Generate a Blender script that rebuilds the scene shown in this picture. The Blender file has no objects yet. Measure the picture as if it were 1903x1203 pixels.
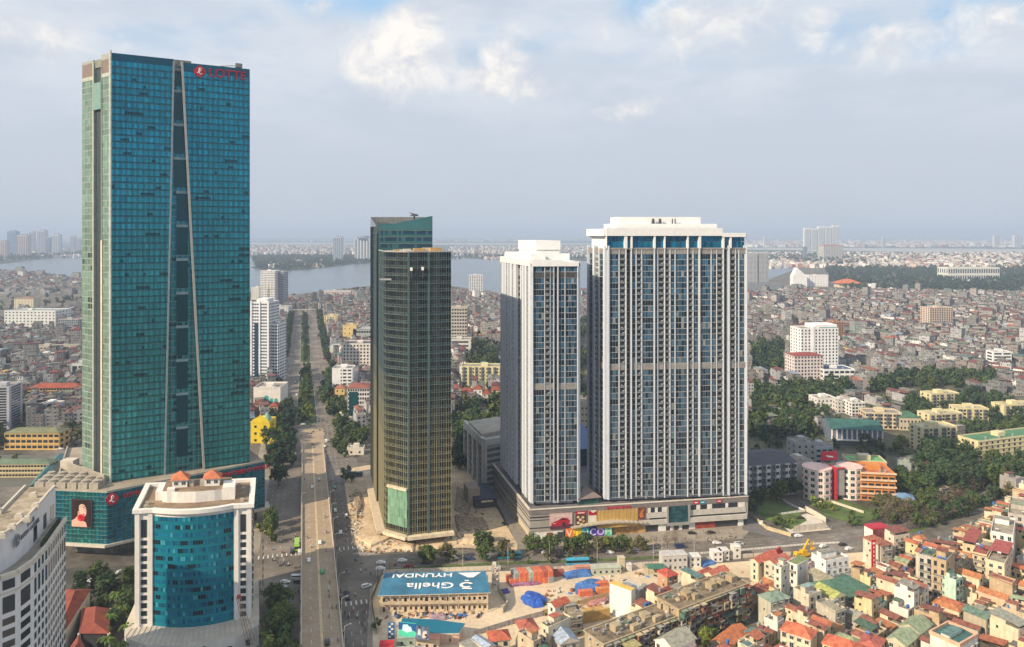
import bpy, math, random
import numpy as np
from mathutils import Vector
random.seed(7)
SC = bpy.context.scene
COL = SC.collection
# ---------------------------------------------------------------- camera, sky, sun, exposure
F, CX, HY, H = 1400.0, 951.5, 435.0, 160.0      # pixels of the 1903 wide frame; eye height in metres
cam = bpy.data.cameras.new('camera'); co = bpy.data.objects.new('camera', cam); COL.objects.link(co)
co.location = (0, 0, H); co.rotation_euler = (math.radians(90), 0, 0)
cam.sensor_width = 36; cam.lens = 36*F/1903; cam.shift_y = -(601.5-HY)/1903
cam.clip_start = 1; cam.clip_end = 80000
SC.camera = co
SUN_AZ = math.atan2(-0.82, -0.57)                # direction towards the sun (x, y)
SUN_EL = math.radians(31)
sd = Vector((math.sin(SUN_AZ)*math.cos(SUN_EL), math.cos(SUN_AZ)*math.cos(SUN_EL), math.sin(SUN_EL)))
sl = bpy.data.lights.new('sun', 'SUN'); so = bpy.data.objects.new('sun', sl); COL.objects.link(so)
sl.energy = 5.0; sl.angle = math.radians(0.6); sl.color = (1.0, 0.83, 0.60)
so.rotation_euler = sd.to_track_quat('Z', 'Y').to_euler(); so.location = (0, 0, 600)
SC.view_settings.view_transform = 'Standard'; SC.view_settings.look = 'None'
SC.view_settings.exposure = 0.30; SC.view_settings.gamma = 1
SC.cycles.use_denoising = True
SC.cycles.max_bounces = 5; SC.cycles.diffuse_bounces = 2; SC.cycles.glossy_bounces = 3
SC.cycles.transparent_max_bounces = 4; SC.cycles.volume_bounces = 0
W = bpy.data.worlds.new('World'); SC.world = W; W.use_nodes = True
def world():
 nt = W.node_tree; N = nt.nodes; L = nt.links
 for n in list(N): N.remove(n)
 out = N.new('ShaderNodeOutputWorld'); bg = N.new('ShaderNodeBackground'); bg.inputs[1].default_value = 0.095
 L.new(bg.outputs[0], out.inputs[0])
 sky = N.new('ShaderNodeTexSky'); sky.sky_type = 'NISHITA'; sky.sun_disc = False
 sky.sun_elevation = SUN_EL; sky.sun_rotation = SUN_AZ; sky.air_density = 1.2; sky.dust_density = 2.0
 tc = N.new('ShaderNodeTexCoord'); sep = N.new('ShaderNodeSeparateXYZ'); L.new(tc.outputs['Generated'], sep.inputs[0])
 def math_(op, a, b=None, c=None, clamp=False):
  m = N.new('ShaderNodeMath'); m.operation = op; m.use_clamp = clamp
  for i, x in enumerate((a, b, c)):
   if x is None: continue
   if isinstance(x, (int, float)): m.inputs[i].default_value = x
   else: L.new(x, m.inputs[i])
  return m.outputs[0]
 def ramp(v, a, b, c=0., d=1., smooth=True):
  m = N.new('ShaderNodeMapRange'); m.interpolation_type = 'SMOOTHSTEP' if smooth else 'LINEAR'
  L.new(v, m.inputs[0]); m.inputs[1].default_value = a; m.inputs[2].default_value = b
  m.inputs[3].default_value = c; m.inputs[4].default_value = d
  return m.outputs[0]
 def noise(scale, detail, rough, stretch=(1, 1, 1), off=(0, 0, 0), dist=0.):
  mp = N.new('ShaderNodeMapping'); mp.inputs['Scale'].default_value = stretch; mp.inputs['Location'].default_value = off
  L.new(tc.outputs['Generated'], mp.inputs[0])
  n = N.new('ShaderNodeTexNoise'); n.inputs['Scale'].default_value = scale; n.inputs['Detail'].default_value = detail
  n.inputs['Roughness'].default_value = rough; n.inputs['Distortion'].default_value = dist
  L.new(mp.outputs[0], n.inputs['Vector']); return n.outputs['Fac']
 def blob(px, py, r, sx=1.0, sy=1.0):      # 1 at a direction in the sky, 0 at r radians away
  v = Vector(((px-CX)/F, 1, (HY-py)/F)).normalized()
  s = N.new('ShaderNodeVectorMath'); s.operation = 'SUBTRACT'; L.new(tc.outputs['Generated'], s.inputs[0]); s.inputs[1].default_value = v
  k = N.new('ShaderNodeVectorMath'); k.operation = 'MULTIPLY'; L.new(s.outputs[0], k.inputs[0]); k.inputs[1].default_value = (1/sx, 1/sx, 1/sy)
  ln = N.new('ShaderNodeVectorMath'); ln.operation = 'LENGTH'; L.new(k.outputs[0], ln.inputs[0])
  return ramp(ln.outputs['Value'], 0, r, 1, 0)
 def mix(f, a, b):
  m = N.new('ShaderNodeMix'); m.data_type = 'RGBA'
  if isinstance(f, float): m.inputs[0].default_value = f
  else: L.new(f, m.inputs[0])
  for i, x in ((6, a), (7, b)):
   if isinstance(x, tuple): m.inputs[i].default_value = (*x, 1)
   else: L.new(x, m.inputs[i])
  return m.outputs[2]
 z = sep.outputs['Z']
 big = noise(3.2, 5, .55, (1, 1, 2.6), (3.1, .4, 1.7))
 # veil: thin almost everywhere, breaks to blue high up
 vcol = mix(ramp(z, -.02, .30), (5.0, 5.4, 5.95), (5.8, 6.4, 7.2))
 hi_ = math_('MULTIPLY', ramp(noise(5, 6, .58, (1, 1, 3.2), (1.1, 2.4, .7)), .38, .66), ramp(z, .08, .22))
 vcol = mix(ramp(big, .30, .75), vcol, (5.3, 5.7, 6.5)); vcol = mix(math_('MULTIPLY', hi_, .75), vcol, (6.9, 7.2, 7.7))
 gap = math_('MULTIPLY', ramp(big, .47, .36), ramp(z, .12, .26))
 sk = mix(.75, sky.outputs[0], (3.2, 5.2, 7.6)); base = mix(math_('SUBTRACT', .93, math_('MULTIPLY', gap, .45)), sk, vcol)
 for px, py, r in ((690, 0, .05), (1205, 8, .045), (590, -8, .05), (1790, 45, .06)):
  g = math_('MULTIPLY', blob(px, py, r, 1.4, .8), ramp(noise(14, 4, .6), .40, .55))
  base = mix(math_('MULTIPLY', g, .75), base, (2.6, 5.0, 7.6))
 # piled white clouds, soft veils below them
 cum = noise(13, 9, .62, (1, 1, 1.25), (.2, .9, .35), .5)
 shade = noise(20, 7, .6, (1, 1, 1.3), (.15, .86, .28), .4)
 bl = None
 for px, py, r, sx, sy in ((735, 105, .085, 1.3, .85), (770, 60, .06, 1.2, .8), (690, 120, .06, 1, .9), (940, 110, .062, 1.0, 1.0), (915, 150, .05, 1.4, .7),
                              (1010, 160, .06, 1.7, .7), (1160, 205, .05, 1.8, .5), (1515, 45, .05, .9, .9), (1700, 80, .08, 1.8, .6), (1290, 40, .09, 2, .7), (60, 60, .09, 2, .5), (1860, 30, .06, 1.4, .8)):
  b = blob(px, py, r*1.15, sx, sy)
  w = 1.0 if px in (735, 770, 690, 940, 915) else .62
  b = math_('MULTIPLY', b, w)
  bl = b if bl is None else math_('MAXIMUM', bl, b)
 dens = math_('ADD', math_('MULTIPLY', bl, 1.0), math_('MULTIPLY', math_('SUBTRACT', cum, .5), 1.7))
 cov = ramp(dens, .20, .90)
 ccol = mix(ramp(shade, .35, .62), (6.3, 6.5, 7.0), (9.2, 8.75, 8.2))
 base = mix(math_('MULTIPLY', cov, .92), base, ccol)
 L.new(base, bg.inputs[0])
world()
# ---------------------------------------------------------------- helpers
def G(px, py, z=0.0):
 Y = (H-z)*F/(py-HY); return ((px-CX)*Y/F, Y)
def PX(x, y, z=0.0): return (CX+F*x/y, HY+F*(H-z)/y)
def Zat(py, Y): return H-(py-HY)*Y/F
DU, DV = (0.9637, 0.267), (-0.267, 0.9637)       # across and along the boulevard
def B(u, v): return (7.0+u*DU[0]+v*DV[0], u*DU[1]+v*DV[1])
def UV(x, y): x -= 7.0; return (x*DU[0]+y*DU[1], x*DV[0]+y*DV[1])
BANG = math.atan2(DU[1], DU[0])
def inpoly(x, y, P):
 c = False; j = len(P)-1
 for i in range(len(P)):
  xi, yi = P[i]; xj, yj = P[j]
  if (yi > y) != (yj > y) and x < (xj-xi)*(y-yi)/(yj-yi)+xi: c = not c
  j = i
 return c
def srgb(h):
 h = h.lstrip('#'); r = [int(h[i:i+2], 16)/255 for i in (0, 2, 4)]
 return tuple(c/12.92 if c <= .04045 else ((c+.055)/1.055)**2.4 for c in r)
MATS = {}
def M(name, col=(.5, .5, .5), rough=.8, metal=0., var=.15, scale=.4, streak=0., attr=False, spec=.4, bump=0., win=False, wave=0., brick=None, fine=0.):
 if name in MATS: return MATS[name]
 m = bpy.data.materials.new(name); m.use_nodes = True; MATS[name] = m
 nt = m.node_tree; N = nt.nodes; L = nt.links; p = N['Principled BSDF']
 p.inputs['Roughness'].default_value = rough; p.inputs['Metallic'].default_value = metal
 p.inputs['Specular IOR Level'].default_value = spec
 tc = N.new('ShaderNodeTexCoord')
 def mul(a, b):
  x = N.new('ShaderNodeMix'); x.data_type = 'RGBA'; x.blend_type = 'MULTIPLY'; x.inputs[0].default_value = 1
  L.new(a, x.inputs[6]); L.new(b, x.inputs[7]); return x.outputs[2]
 def nz(scale, vec=None, lo=.35, hi=.65, a=.8, b=1.2, detail=5):
  n = N.new('ShaderNodeTexNoise'); n.inputs['Scale'].default_value = scale; n.inputs['Detail'].default_value = detail; n.inputs['Roughness'].default_value = .6
  L.new(vec or tc.outputs['Object'], n.inputs['Vector'])
  r = N.new('ShaderNodeMapRange'); L.new(n.outputs['Fac'], r.inputs[0]); r.inputs[1].default_value = lo; r.inputs[2].default_value = hi
  r.inputs[3].default_value = a; r.inputs[4].default_value = b
  return r.outputs[0], n
 if attr:
  at = N.new('ShaderNodeAttribute'); at.attribute_name = 'col'; c = at.outputs['Color']
 else:
  rgb = N.new('ShaderNodeRGB'); rgb.outputs[0].default_value = (*col, 1); c = rgb.outputs[0]
 n0 = None
 if var:
  r, n0 = nz(scale, a=1-var, b=1+var); c = mul(c, r)
 if fine:
  r, n0 = nz(scale*9, a=1-fine, b=1+fine); c = mul(c, r)
 if streak:
  mp = N.new('ShaderNodeMapping'); mp.inputs['Scale'].default_value = (1, 1, .12); L.new(tc.outputs['Object'], mp.inputs[0])
  r, _ = nz(.9, mp.outputs[0], .45, .75, 1.0, 1-streak); c = mul(c, r)
 if wave:
  wv = N.new('ShaderNodeTexWave'); wv.inputs['Scale'].default_value = wave; wv.bands_direction = 'X'; L.new(tc.outputs['UV'], wv.inputs['Vector'])
  r = N.new('ShaderNodeMapRange'); L.new(wv.outputs['Fac'], r.inputs[0]); r.inputs[3].default_value = .78; r.inputs[4].default_value = 1.1
  c = mul(c, r.outputs[0])
 if win:      # small openings on far walls, laid out in metres by the wall's own UVs
  sp = N.new('ShaderNodeSeparateXYZ'); L.new(tc.outputs['UV'], sp.inputs[0])
  def mt(op, a, b=None):
   k = N.new('ShaderNodeMath'); k.operation = op
   for i, x in enumerate((a, b)):
    if x is None: continue
    if isinstance(x, (int, float)): k.inputs[i].default_value = x
    else: L.new(x, k.inputs[i])
   return k.outputs[0]
  u = mt('DIVIDE', sp.outputs[0], 2.1); v = mt('DIVIDE', sp.outputs[1], 3.4)
  fu, fv = mt('FRACT', u), mt('FRACT', v)
  a = mt('MULTIPLY', mt('GREATER_THAN', fu, .26), mt('LESS_THAN', fu, .76))
  b = mt('MULTIPLY', mt('GREATER_THAN', fv, .28), mt('LESS_THAN', fv, .74))
  cb = N.new('ShaderNodeCombineXYZ'); L.new(mt('FLOOR', u), cb.inputs[0]); L.new(mt('FLOOR', v), cb.inputs[1])
  wn = N.new('ShaderNodeTexWhiteNoise'); L.new(cb.outputs[0], wn.inputs['Vector'])
  g = mt('MULTIPLY', mt('MULTIPLY', a, b), mt('GREATER_THAN', wn.outputs['Value'], .45))
  g = mt('MULTIPLY', g, mt('GREATER_THAN', sp.outputs[0], .5))
  x = N.new('ShaderNodeMix'); x.data_type = 'RGBA'; L.new(g, x.inputs[0]); L.new(c, x.inputs[6]); x.inputs[7].default_value = (.035, .045, .055, 1); c = x.outputs[2]
 L.new(c, p.inputs['Base Color'])
 if bump and n0 is not None:
  bp = N.new('ShaderNodeBump'); bp.inputs['Strength'].default_value = bump; bp.inputs['Distance'].default_value = .3
  L.new(n0.outputs['Fac'], bp.inputs['Height']); L.new(bp.outputs[0], p.inputs['Normal'])
 return m
def link(o, parent=None):
 COL.objects.link(o)
 if parent is not None: o.parent = parent
 return o
class MB:
 def __init__(s): s.v = []; s.f = []; s.m = []; s.c = []; s.uv = []
 def face(s, pts, m=0, c=None, uv=None):
  i = len(s.v); s.v.extend(pts); s.f.append(tuple(range(i, i+len(pts)))); s.m.append(m); s.c.append(c)
  s.uv.append(uv)
 def prism(s, P, z0, z1, m=0, mt=None, c=None, ct=None, bottom=False, top=True, z1s=None):
  n = len(P); u = 0.
  for i in range(n):
   a, b = P[i], P[(i+1) % n]; l = math.hypot(b[0]-a[0], b[1]-a[1])
   za = z1s[i] if z1s else z1; zb = z1s[(i+1) % n] if z1s else z1
   s.face([(a[0], a[1], z0), (b[0], b[1], z0), (b[0], b[1], zb), (a[0], a[1], za)], m, c, [(u, 0), (u+l, 0), (u+l, zb-z0), (u, za-z0)])
   u += l+7.3
  if top: s.face([(P[i][0], P[i][1], z1s[i] if z1s else z1) for i in range(n)], m if mt is None else mt, ct if ct else c, [(p[0], p[1]) for p in P])
  if bottom: s.face([(p[0], p[1], z0) for p in reversed(P)], m, c)
  return s
 def box(s, x0, y0, z0, x1, y1, z1, m=0, mt=None, c=None, ct=None, bottom=True):
  return s.prism([(x0, y0), (x1, y0), (x1, y1), (x0, y1)], z0, z1, m, mt, c, ct, bottom)
 def obox(s, cx, cy, z0, w, d, h, a=0, m=0, mt=None, c=None, ct=None, bottom=True):
  ca, sa = math.cos(a), math.sin(a)
  P = [(cx+x*ca-y*sa, cy+x*sa+y*ca) for x, y in ((-w/2, -d/2), (w/2, -d/2), (w/2, d/2), (-w/2, d/2))]
  return s.prism(P, z0, z0+h, m, mt, c, ct, bottom)
 def bar(s, p, q, r, m=0, n=4, r2=None, c=None):
  p, q = Vector(p), Vector(q); d = (q-p).normalized(); r2 = r if r2 is None else r2
  a = d.orthogonal().normalized() if abs(d.z) > .99 else d.cross(Vector((0, 0, 1))).normalized(); b = d.cross(a)
  R = []
  for pt, rr in ((p, r), (q, r2)):
   R.append([tuple(pt+(a*math.cos(t)+b*math.sin(t))*rr) for t in [2*math.pi*(k+.5)/n for k in range(n)]])
  for k in range(n):
   j = (k+1) % n; s.face([R[0][k], R[0][j], R[1][j], R[1][k]], m, c)
  s.face(R[1], m, c); s.face(R[0][::-1], m, c)
  return s
 def cyl(s, cx, cy, z0, z1, r0, r1=None, n=12, m=0, c=None): return s.bar((cx, cy, z0), (cx, cy, z1), r0, m, n, r1, c)
 def mesh(s, name, mats):
  me = bpy.data.meshes.new(name); me.from_pydata(s.v, [], s.f)
  for m in (mats if isinstance(mats, (list, tuple)) else [mats]): me.materials.append(m)
  if any(s.m): me.polygons.foreach_set('material_index', s.m)
  if any(c is not None for c in s.c):
   a = me.attributes.new('col', 'FLOAT_COLOR', 'FACE'); buf = []
   for c in s.c: buf.extend((c[0], c[1], c[2], 1) if c else (.5, .5, .5, 1))
   a.data.foreach_set('color', buf)
  if any(u is not None for u in s.uv):
   l = me.uv_layers.new(name='UVMap'); buf = []
   for f, u in zip(s.f, s.uv):
    if u is None or len(u) != len(f): buf.extend([0.]*(2*len(f)))
    else:
     for q in u: buf.extend(q)
   l.data.foreach_set('uv', buf)
  return me
 def build(s, name, mats, parent=None, smooth=False, loc=None, rz=None):
  if not s.f: return None
  me = s.mesh(name, mats)
  if smooth: me.polygons.foreach_set('use_smooth', [True]*len(me.polygons))
  o = link(bpy.data.objects.new(name, me), parent)
  if loc is not None: o.location = loc
  if rz is not None: o.rotation_euler = (0, 0, rz)
  return o
LABELS = {}
def tag(o, label=None, cat=None, group=None, kind=None):
 if label:
  n = LABELS.get(label, 0); LABELS[label] = n+1
  o['label'] = label
 if cat: o['category'] = cat
 if group: o['group'] = group
 if kind: o['kind'] = kind
 return o
def thing(name, label, cat, loc=(0, 0, 0), rz=0., group=None):
 o = bpy.data.objects.new(name, None); o.empty_display_size = 1; COL.objects.link(o)
 o.location = loc if len(loc) == 3 else (loc[0], loc[1], 0); o.rotation_euler = (0, 0, rz)
 return tag(o, label, cat, group)
def structure(name, mb, mats): return tag(mb.build(name, mats), kind='structure')
def put(me, name, parent, loc, rz=0., sc=None):
 o = link(bpy.data.objects.new(name, me), parent); o.location = loc; o.rotation_euler = (0, 0, rz)
 if sc: o.scale = sc
 return o
def spread(parent, name, items, mats, cap=100):
 """items: (mesh, (x,y,z), rz). The nearest `cap` are parts of their own, the rest one part."""
 if not items: return
 pl, ca, sa = parent.location, math.cos(parent.rotation_euler[2]), math.sin(parent.rotation_euler[2])
 def dist(it):
  x, y, z = it[1]; X = pl[0]+x*ca-y*sa; Y = pl[1]+x*sa+y*ca
  return X*X+Y*Y+(pl[2]+z-H)**2
 items = sorted(items, key=dist)
 for me, loc, rz in items[:cap]: put(me, name, parent, loc, rz)
 if len(items) > cap:
  mb = MB()
  for me, (x, y, z), rz in items[cap:]:
   c, s = math.cos(rz), math.sin(rz); vs = [v.co for v in me.vertices]
   for p in me.polygons:
    mb.face([(x+vs[i].x*c-vs[i].y*s, y+vs[i].x*s+vs[i].y*c, z+vs[i].z) for i in p.vertices], p.material_index)
  tag(mb.build(name, mats, parent), kind='stuff')
WM = {}
def winmesh(w, h, style='plain'):
 k = (round(w, 1), round(h, 1), style)
 if k in WM: return WM[k]
 mb = MB(); t = .08
 fr = 0 if style != 'dark' else 1
 # outward is -y; centre bottom at origin
 mb.face([(-w/2, -.03, 0), (w/2, -.03, 0), (w/2, -.03, h), (-w/2, -.03, h)], 1)
 for x0, x1, z0, z1 in ((-w/2, -w/2+t, 0, h), (w/2-t, w/2, 0, h), (-w/2+t, w/2-t, h-t, h), (-w/2+t, w/2-t, 0, t)):
  mb.box(x0, -.09, z0, x1, 0, z1, fr)
 if w > 1.1: mb.box(-t/2, -.085, t, t/2, 0, h-t, fr)
 if style == 'sill': mb.box(-w/2-.12, -.32, -.12, w/2+.12, 0, -.001, 0)
 if style == 'hood': mb.box(-w/2-.2, -.7, h+.05, w/2+.2, 0, h+.15, 0)
 WM[k] = mb.mesh('window', [M('window_frame', (.55, .54, .5), .6, var=.1), M('window_glass', (.025, .035, .045), .12, spec=.8, var=.3, scale=.15)])
 return WM[k]
def winmats(): winmesh(1, 1); return [MATS['window_frame'], MATS['window_glass']]
def text_mesh(body, size, mat, depth=.1, bold=0.0, sx=1.):
 cu = bpy.data.curves.new('lettering', 'FONT'); cu.body = body; cu.size = size; cu.extrude = depth; cu.align_x = 'CENTER'; cu.offset = bold
 o = bpy.data.objects.new('lettering', cu); COL.objects.link(o)
 bpy.context.view_layer.update()
 me = bpy.data.meshes.new_from_object(o.evaluated_get(bpy.context.evaluated_depsgraph_get()))
 bpy.data.objects.remove(o); me.materials.clear(); me.materials.append(mat)
 if sx != 1:
  for v in me.vertices: v.co.x *= sx
 return me
def text_on(name, body, size, mat, parent, loc, rz, depth=.1, upright=True, bold=0., sx=1., rx=None):
 o = link(bpy.data.objects.new(name, text_mesh(body, size, mat, depth, bold, sx)), parent)
 o.location = loc; o.rotation_euler = (math.radians(90) if upright else 0, 0, rz)
 return o
FOOT = []      # footprints of what is already built, so that the small houses keep clear of it
OCC = []       # (x0, x1, ytop, Y) of big things on the picture, to know which small houses show
LAND = []      # (name, x, y) landmarks for labels
def jit(c, a=.08): k = 1+random.uniform(-a, a); return tuple(min(1, max(0, x*k)) for x in c)
# ---------------------------------------------------------------- ground, water, roads
def sheet(P, z): mb = MB(); mb.face([(x, y, z) for x, y in P]); return mb
def gpoly(pts, z=0.): return [G(x, y, z) for x, y in pts]
m_ground = M('city_ground', (.13, .115, .095), .95, var=.5, scale=.02, fine=.25)
m_far = M('far_land', (.035, .055, .04), .95, var=.6, scale=.004)
m_asph = M('asphalt', (.185, .160, .135), .9, var=.34, scale=.045, fine=.12)
m_deckm = M('deck_surface', (.36, .275, .19), .9, var=.10, scale=.08, fine=.12)
m_pave = M('paving', (.30, .26, .21), .9, var=.2, scale=.12, fine=.1)
m_dirt = M('site_earth', (.56, .43, .28), .95, var=.22, scale=.05, fine=.16)
m_sand = M('compacted_sand', (.62, .50, .35), .95, var=.10, scale=.05, fine=.1)
m_grass = M('grass', (.085, .125, .03), .95, var=.4, scale=.1, fine=.25)
m_conc = M('concrete', (.40, .36, .30), .9, var=.15, scale=.2, streak=.25)
m_conc2 = M('pale_concrete', (.60, .54, .45), .85, var=.1, scale=.2, streak=.15)
m_white = M('white_paint', (.78, .75, .70), .6, var=.05, streak=.12)
m_mark = M('road_paint', (.62, .60, .55), .8, var=.15, scale=1.)
m_water = M('lake_water', (.11, .145, .19), .25, spec=.5, var=.12, scale=.004, bump=.0)
m_dark = M('dark_metal', (.05, .05, .055), .5, var=.1)
m_steel = M('galvanised_steel', (.45, .45, .44), .45, metal=.5, var=.1)
mb = MB(); R0 = 34000
mb.face([(R0*math.cos(t), R0*math.sin(t)+0, -.5) for t in [2*math.pi*k/48 for k in range(48)]])
structure('far_land', mb, m_far)
Pc = [(-2400, 100), (-1500, 60), (0, 40), (1500, 60), (2600, 200)]+[G(x, y) for x, y in ((1903, 478), (1640, 478), (1500, 492), (1390, 535), (1230, 530), (1075, 536), (930, 545), (830, 530), (700, 530), (600, 541), (540, 549), (470, 545), (300, 535), (150, 516), (60, 506), (0, 501), (-250, 500))]
structure('ground', sheet(Pc, 0.), m_ground)
lake = [(-300, 494), (0, 491), (60, 484), (150, 476), (300, 470), (440, 474), (470, 478), (640, 478), (840, 478), (900, 482), (960, 483), (1100, 486), (1390, 487), (1440, 490), (1500, 497), (1550, 499), (1530, 506), (1476, 522), (1470, 545), (1390, 549), (1075, 549), (930, 556), (830, 545), (700, 545), (600, 556), (540, 560), (470, 556), (300, 546), (150, 527), (60, 515), (0, 510), (-300, 512)]
structure('lake_water', sheet(gpoly(lake), -.3), m_water)
for nm, pts in (('river_water', [(380, 451.0), (620, 451.6), (900, 452.0), (1110, 452.4), (1110, 455.2), (900, 455), (620, 454.6), (380, 454.5)]), ('river_water', [(1380, 460.5), (1600, 461), (1903, 463), (2100, 464), (2100, 471), (1903, 471), (1640, 467.5), (1380, 464)])):
 structure(nm, sheet(gpoly(pts), -.2), M('river_water', (.42, .40, .36), .5, var=.08, scale=.002))
pen = [(466, 497), (480, 492), (540, 487), (640, 486), (700, 484), (700, 489), (650, 492), (600, 498), (560, 503), (520, 503), (475, 500)]
structure('far_shore', sheet(gpoly(pen), -.1), m_far)
# boulevard
def ribbon(pts, w, z, name, m, kind='structure'):
 L_, R_ = [], []
 for i, p in enumerate(pts):
  a = pts[max(0, i-1)]; b = pts[min(len(pts)-1, i+1)]; d = Vector((b[0]-a[0], b[1]-a[1])).normalized()
  ww = w[i] if isinstance(w, (list, tuple)) else w
  L_.append((p[0]-d.y*ww/2, p[1]+d.x*ww/2)); R_.append((p[0]+d.y*ww/2, p[1]-d.x*ww/2))
 mb = MB()
 for i in range(len(pts)-1): mb.face([(*R_[i], z), (*R_[i+1], z), (*L_[i+1], z), (*L_[i], z)])
 o = mb.build(name, m); return tag(o, kind=kind) if kind else o
ribbon([B(0, v) for v in (180, 520, 640, 960, 1300, 1700)], [60, 60, 56, 52, 50, 48], .004, 'boulevard_road', m_asph)
ribbon([B(-36, v) for v in (200, 330)]+[B(-35, 345)], 12, .12, 'pavement', m_pave)
ribbon([B(-33, v) for v in (400, 640, 960, 1300, 1600)], 10, .12, 'pavement', m_pave)
ribbon([B(32, v) for v in (560, 960, 1300, 1600)], 9, .12, 'pavement', m_pave)
crossP = [(-420, 255), (-230, 300)]+[G(*p) for p in ((420, 1115), (560, 1085), (700, 1052), (850, 1042), (1000, 1036), (1150, 1032), (1300, 1024), (1450, 1016), (1560, 1008), (1640, 993), (1710, 972), (1780, 945), (1850, 922), (1903, 905), (2000, 880))]
ribbon(crossP, [26, 26, 26, 27, 27, 25, 25, 25, 24, 23, 22, 19, 15, 13, 12, 12, 12], .008, 'cross_road', m_asph)
# warm worn lane between the lamps, median strips
ribbon([B(0, v) for v in (560, 575, 640)], [14, 16, 20], .012, 'boulevard_junction', m_deckm)
def median(v0, v1, w0, w1, mid=None):
 pts = [B(-4+2*0, v0), B(-4, v0+6), B(-4, (v0+v1)/2), B(-4, v1-6), B(-4, v1)]
 ribbon(pts, [w0*.4+1, w0+1, (w0+w1)/2+1, w1+1, w1*.4+1], .13, 'median_kerb', m_conc)
 ribbon(pts, [w0*.4, w0, (w0+w1)/2, w1, w1*.4], .20, 'median_lawn', M('dark_lawn', (.045, .075, .025), .95, var=.4, scale=.1, fine=.3))
median(655, 935, 17, 13); median(975, 1120, 12, 13); median(1128, 1290, 13, 13); median(1300, 1560, 12, 12)
# a low footbridge far down the boulevard
fb = thing('footbridge', 'pale footbridge crossing the boulevard far off before the lake', 'footbridge', (*B(-2, 1585), 0), BANG)
mb = MB(); mb.box(-42, -2, 6, 42, 2, 7.2); mb.build('deck', m_conc2, fb)
for x in (-40, 0, 40): mb = MB(); mb.box(x-.8, -1.5, 0, x+.8, 1.5, 5.98); mb.build('pier', m_conc2, fb)
# overpass
ov = thing('overpass', 'long concrete road overpass running down the middle of the boulevard', 'overpass')
deckv = [170, 300, 380, 440, 480, 520, 560, 590]; deckz = [7.2, 7.2, 7.0, 6.0, 4.6, 2.8, 1.0, .02]
def deck_edge(u, dz, vs=deckv): return [(*B(u, v), deckz[deckv.index(v)]+dz) for v in vs]
mb = MB(); HW = 7.5
for i in range(len(deckv)-1):
 a, b = deck_edge(-HW, 0)[i:i+2]; c, d = deck_edge(HW, 0)[i:i+2]
 mb.face([a, c, d, b], 0)
 mb.face([(c[0], c[1], c[2]), (c[0], c[1], max(-.2, c[2]-1.3)), (d[0], d[1], max(-.2, d[2]-1.3)), d], 1)
 mb.face([a, b, (b[0], b[1], max(-.2, b[2]-1.3)), (a[0], a[1], max(-.2, a[2]-1.3))], 1)
 mb.face([(a[0], a[1], a[2]-1.3), (b[0], b[1], b[2]-1.3), (d[0], d[1], d[2]-1.3), (c[0], c[1], c[2]-1.3)], 1)
mb.build('deck', [m_deckm, m_conc], ov)
for sgn in (-1, 1):
 mb = MB()
 for i in range(len(deckv)-1):
  for off, hh in ((sgn*(HW-.02), .9),):
   a = (*B(off-.18, deckv[i]), deckz[i]); b = (*B(off-.18, deckv[i+1]), deckz[i+1]); c = (*B(off+.18, deckv[i]), deckz[i]); d = (*B(off+.18, deckv[i+1]), deckz[i+1])
   up = lambda p: (p[0], p[1], p[2]+hh); dn = lambda p: (p[0], p[1], p[2]-.9)
   mb.face([up(a), up(c), up(d), up(b)]); mb.face([dn(a), up(a), up(b), dn(b)]); mb.face([dn(c), dn(d), up(d), up(c)])
 mb.build('parapet', m_conc2, ov)
mb = MB()
for i in range(len(deckv)-1):
 for u0, u1 in ((-.45, -.05), (.05, .45)):
  mb.face([(*B(u0, deckv[i]), deckz[i]+.012), (*B(u1, deckv[i]), deckz[i]+.012), (*B(u1, deckv[i+1]), deckz[i+1]+.012), (*B(u0, deckv[i+1]), deckz[i+1]+.012)])
mb.build('centre_line', M('worn_yellow_paint', (.62, .47, .28), .8, var=.2), ov)
mb = MB()
for v in range(175, 560, 9):
 for u in (-3.8, 3.8):
  z = np.interp(v, deckv, deckz)+.012; z2 = np.interp(v+3, deckv, deckz)+.012
  mb.face([(*B(u-.08, v), z), (*B(u+.08, v), z), (*B(u+.08, v+3), z2), (*B(u-.08, v+3), z2)])
tag(mb.build('lane_marking', m_mark, ov), kind='stuff')
for v in range(185, 520, 24):
 z = np.interp(v, deckv, deckz)-1.32
 if z < 1: continue
 mb = MB(); x, y = B(0, v); mb.obox(x, y, 0, 3.2, 1.6, z, BANG); mb.build('pier', m_conc, ov)
# lane markings at ground level
mb = MB()
def stripe(p, q, w=.15, z=.02):
 d = Vector((q[0]-p[0], q[1]-p[1])).normalized(); n = (-d.y*w/2, d.x*w/2)
 mb.face([(p[0]-n[0], p[1]-n[1], z), (q[0]-n[0], q[1]-n[1], z), (q[0]+n[0], q[1]+n[1], z), (p[0]+n[0], p[1]+n[1], z)])
for u in (-25, -21.5, -18, 12, 15.5, 19, 22.5):
 for v in list(range(180, 330, 8))+list(range(395, 640, 8)): stripe(B(u, v), B(u, v+3))
for u in (-22, -17, 12, 17):
 for v in range(640, 1300, 10): stripe(B(u, v), B(u, v+4), .2)
for k in range(9):
 stripe(B(11+k*2.2, 392), B(11+k*2.2, 396), .6)
 stripe(B(-28+k*2.2, 392), B(-28+k*2.2, 396), .6)
 stripe(B(11+k*2.2, 333), B(11+k*2.2, 337), .6)
for p in range(4, len(crossP)-2):
 a, b = Vector(crossP[p]), Vector(crossP[p+1]); n = int((b-a).length/8)
 for off in (-3.6, 3.4, 7):
  d = (b-a).normalized(); nn = Vector((-d.y, d.x))*off
  for k in range(n): stripe(a+d*(k*8)+nn, a+d*(k*8+3.2)+nn)
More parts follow.
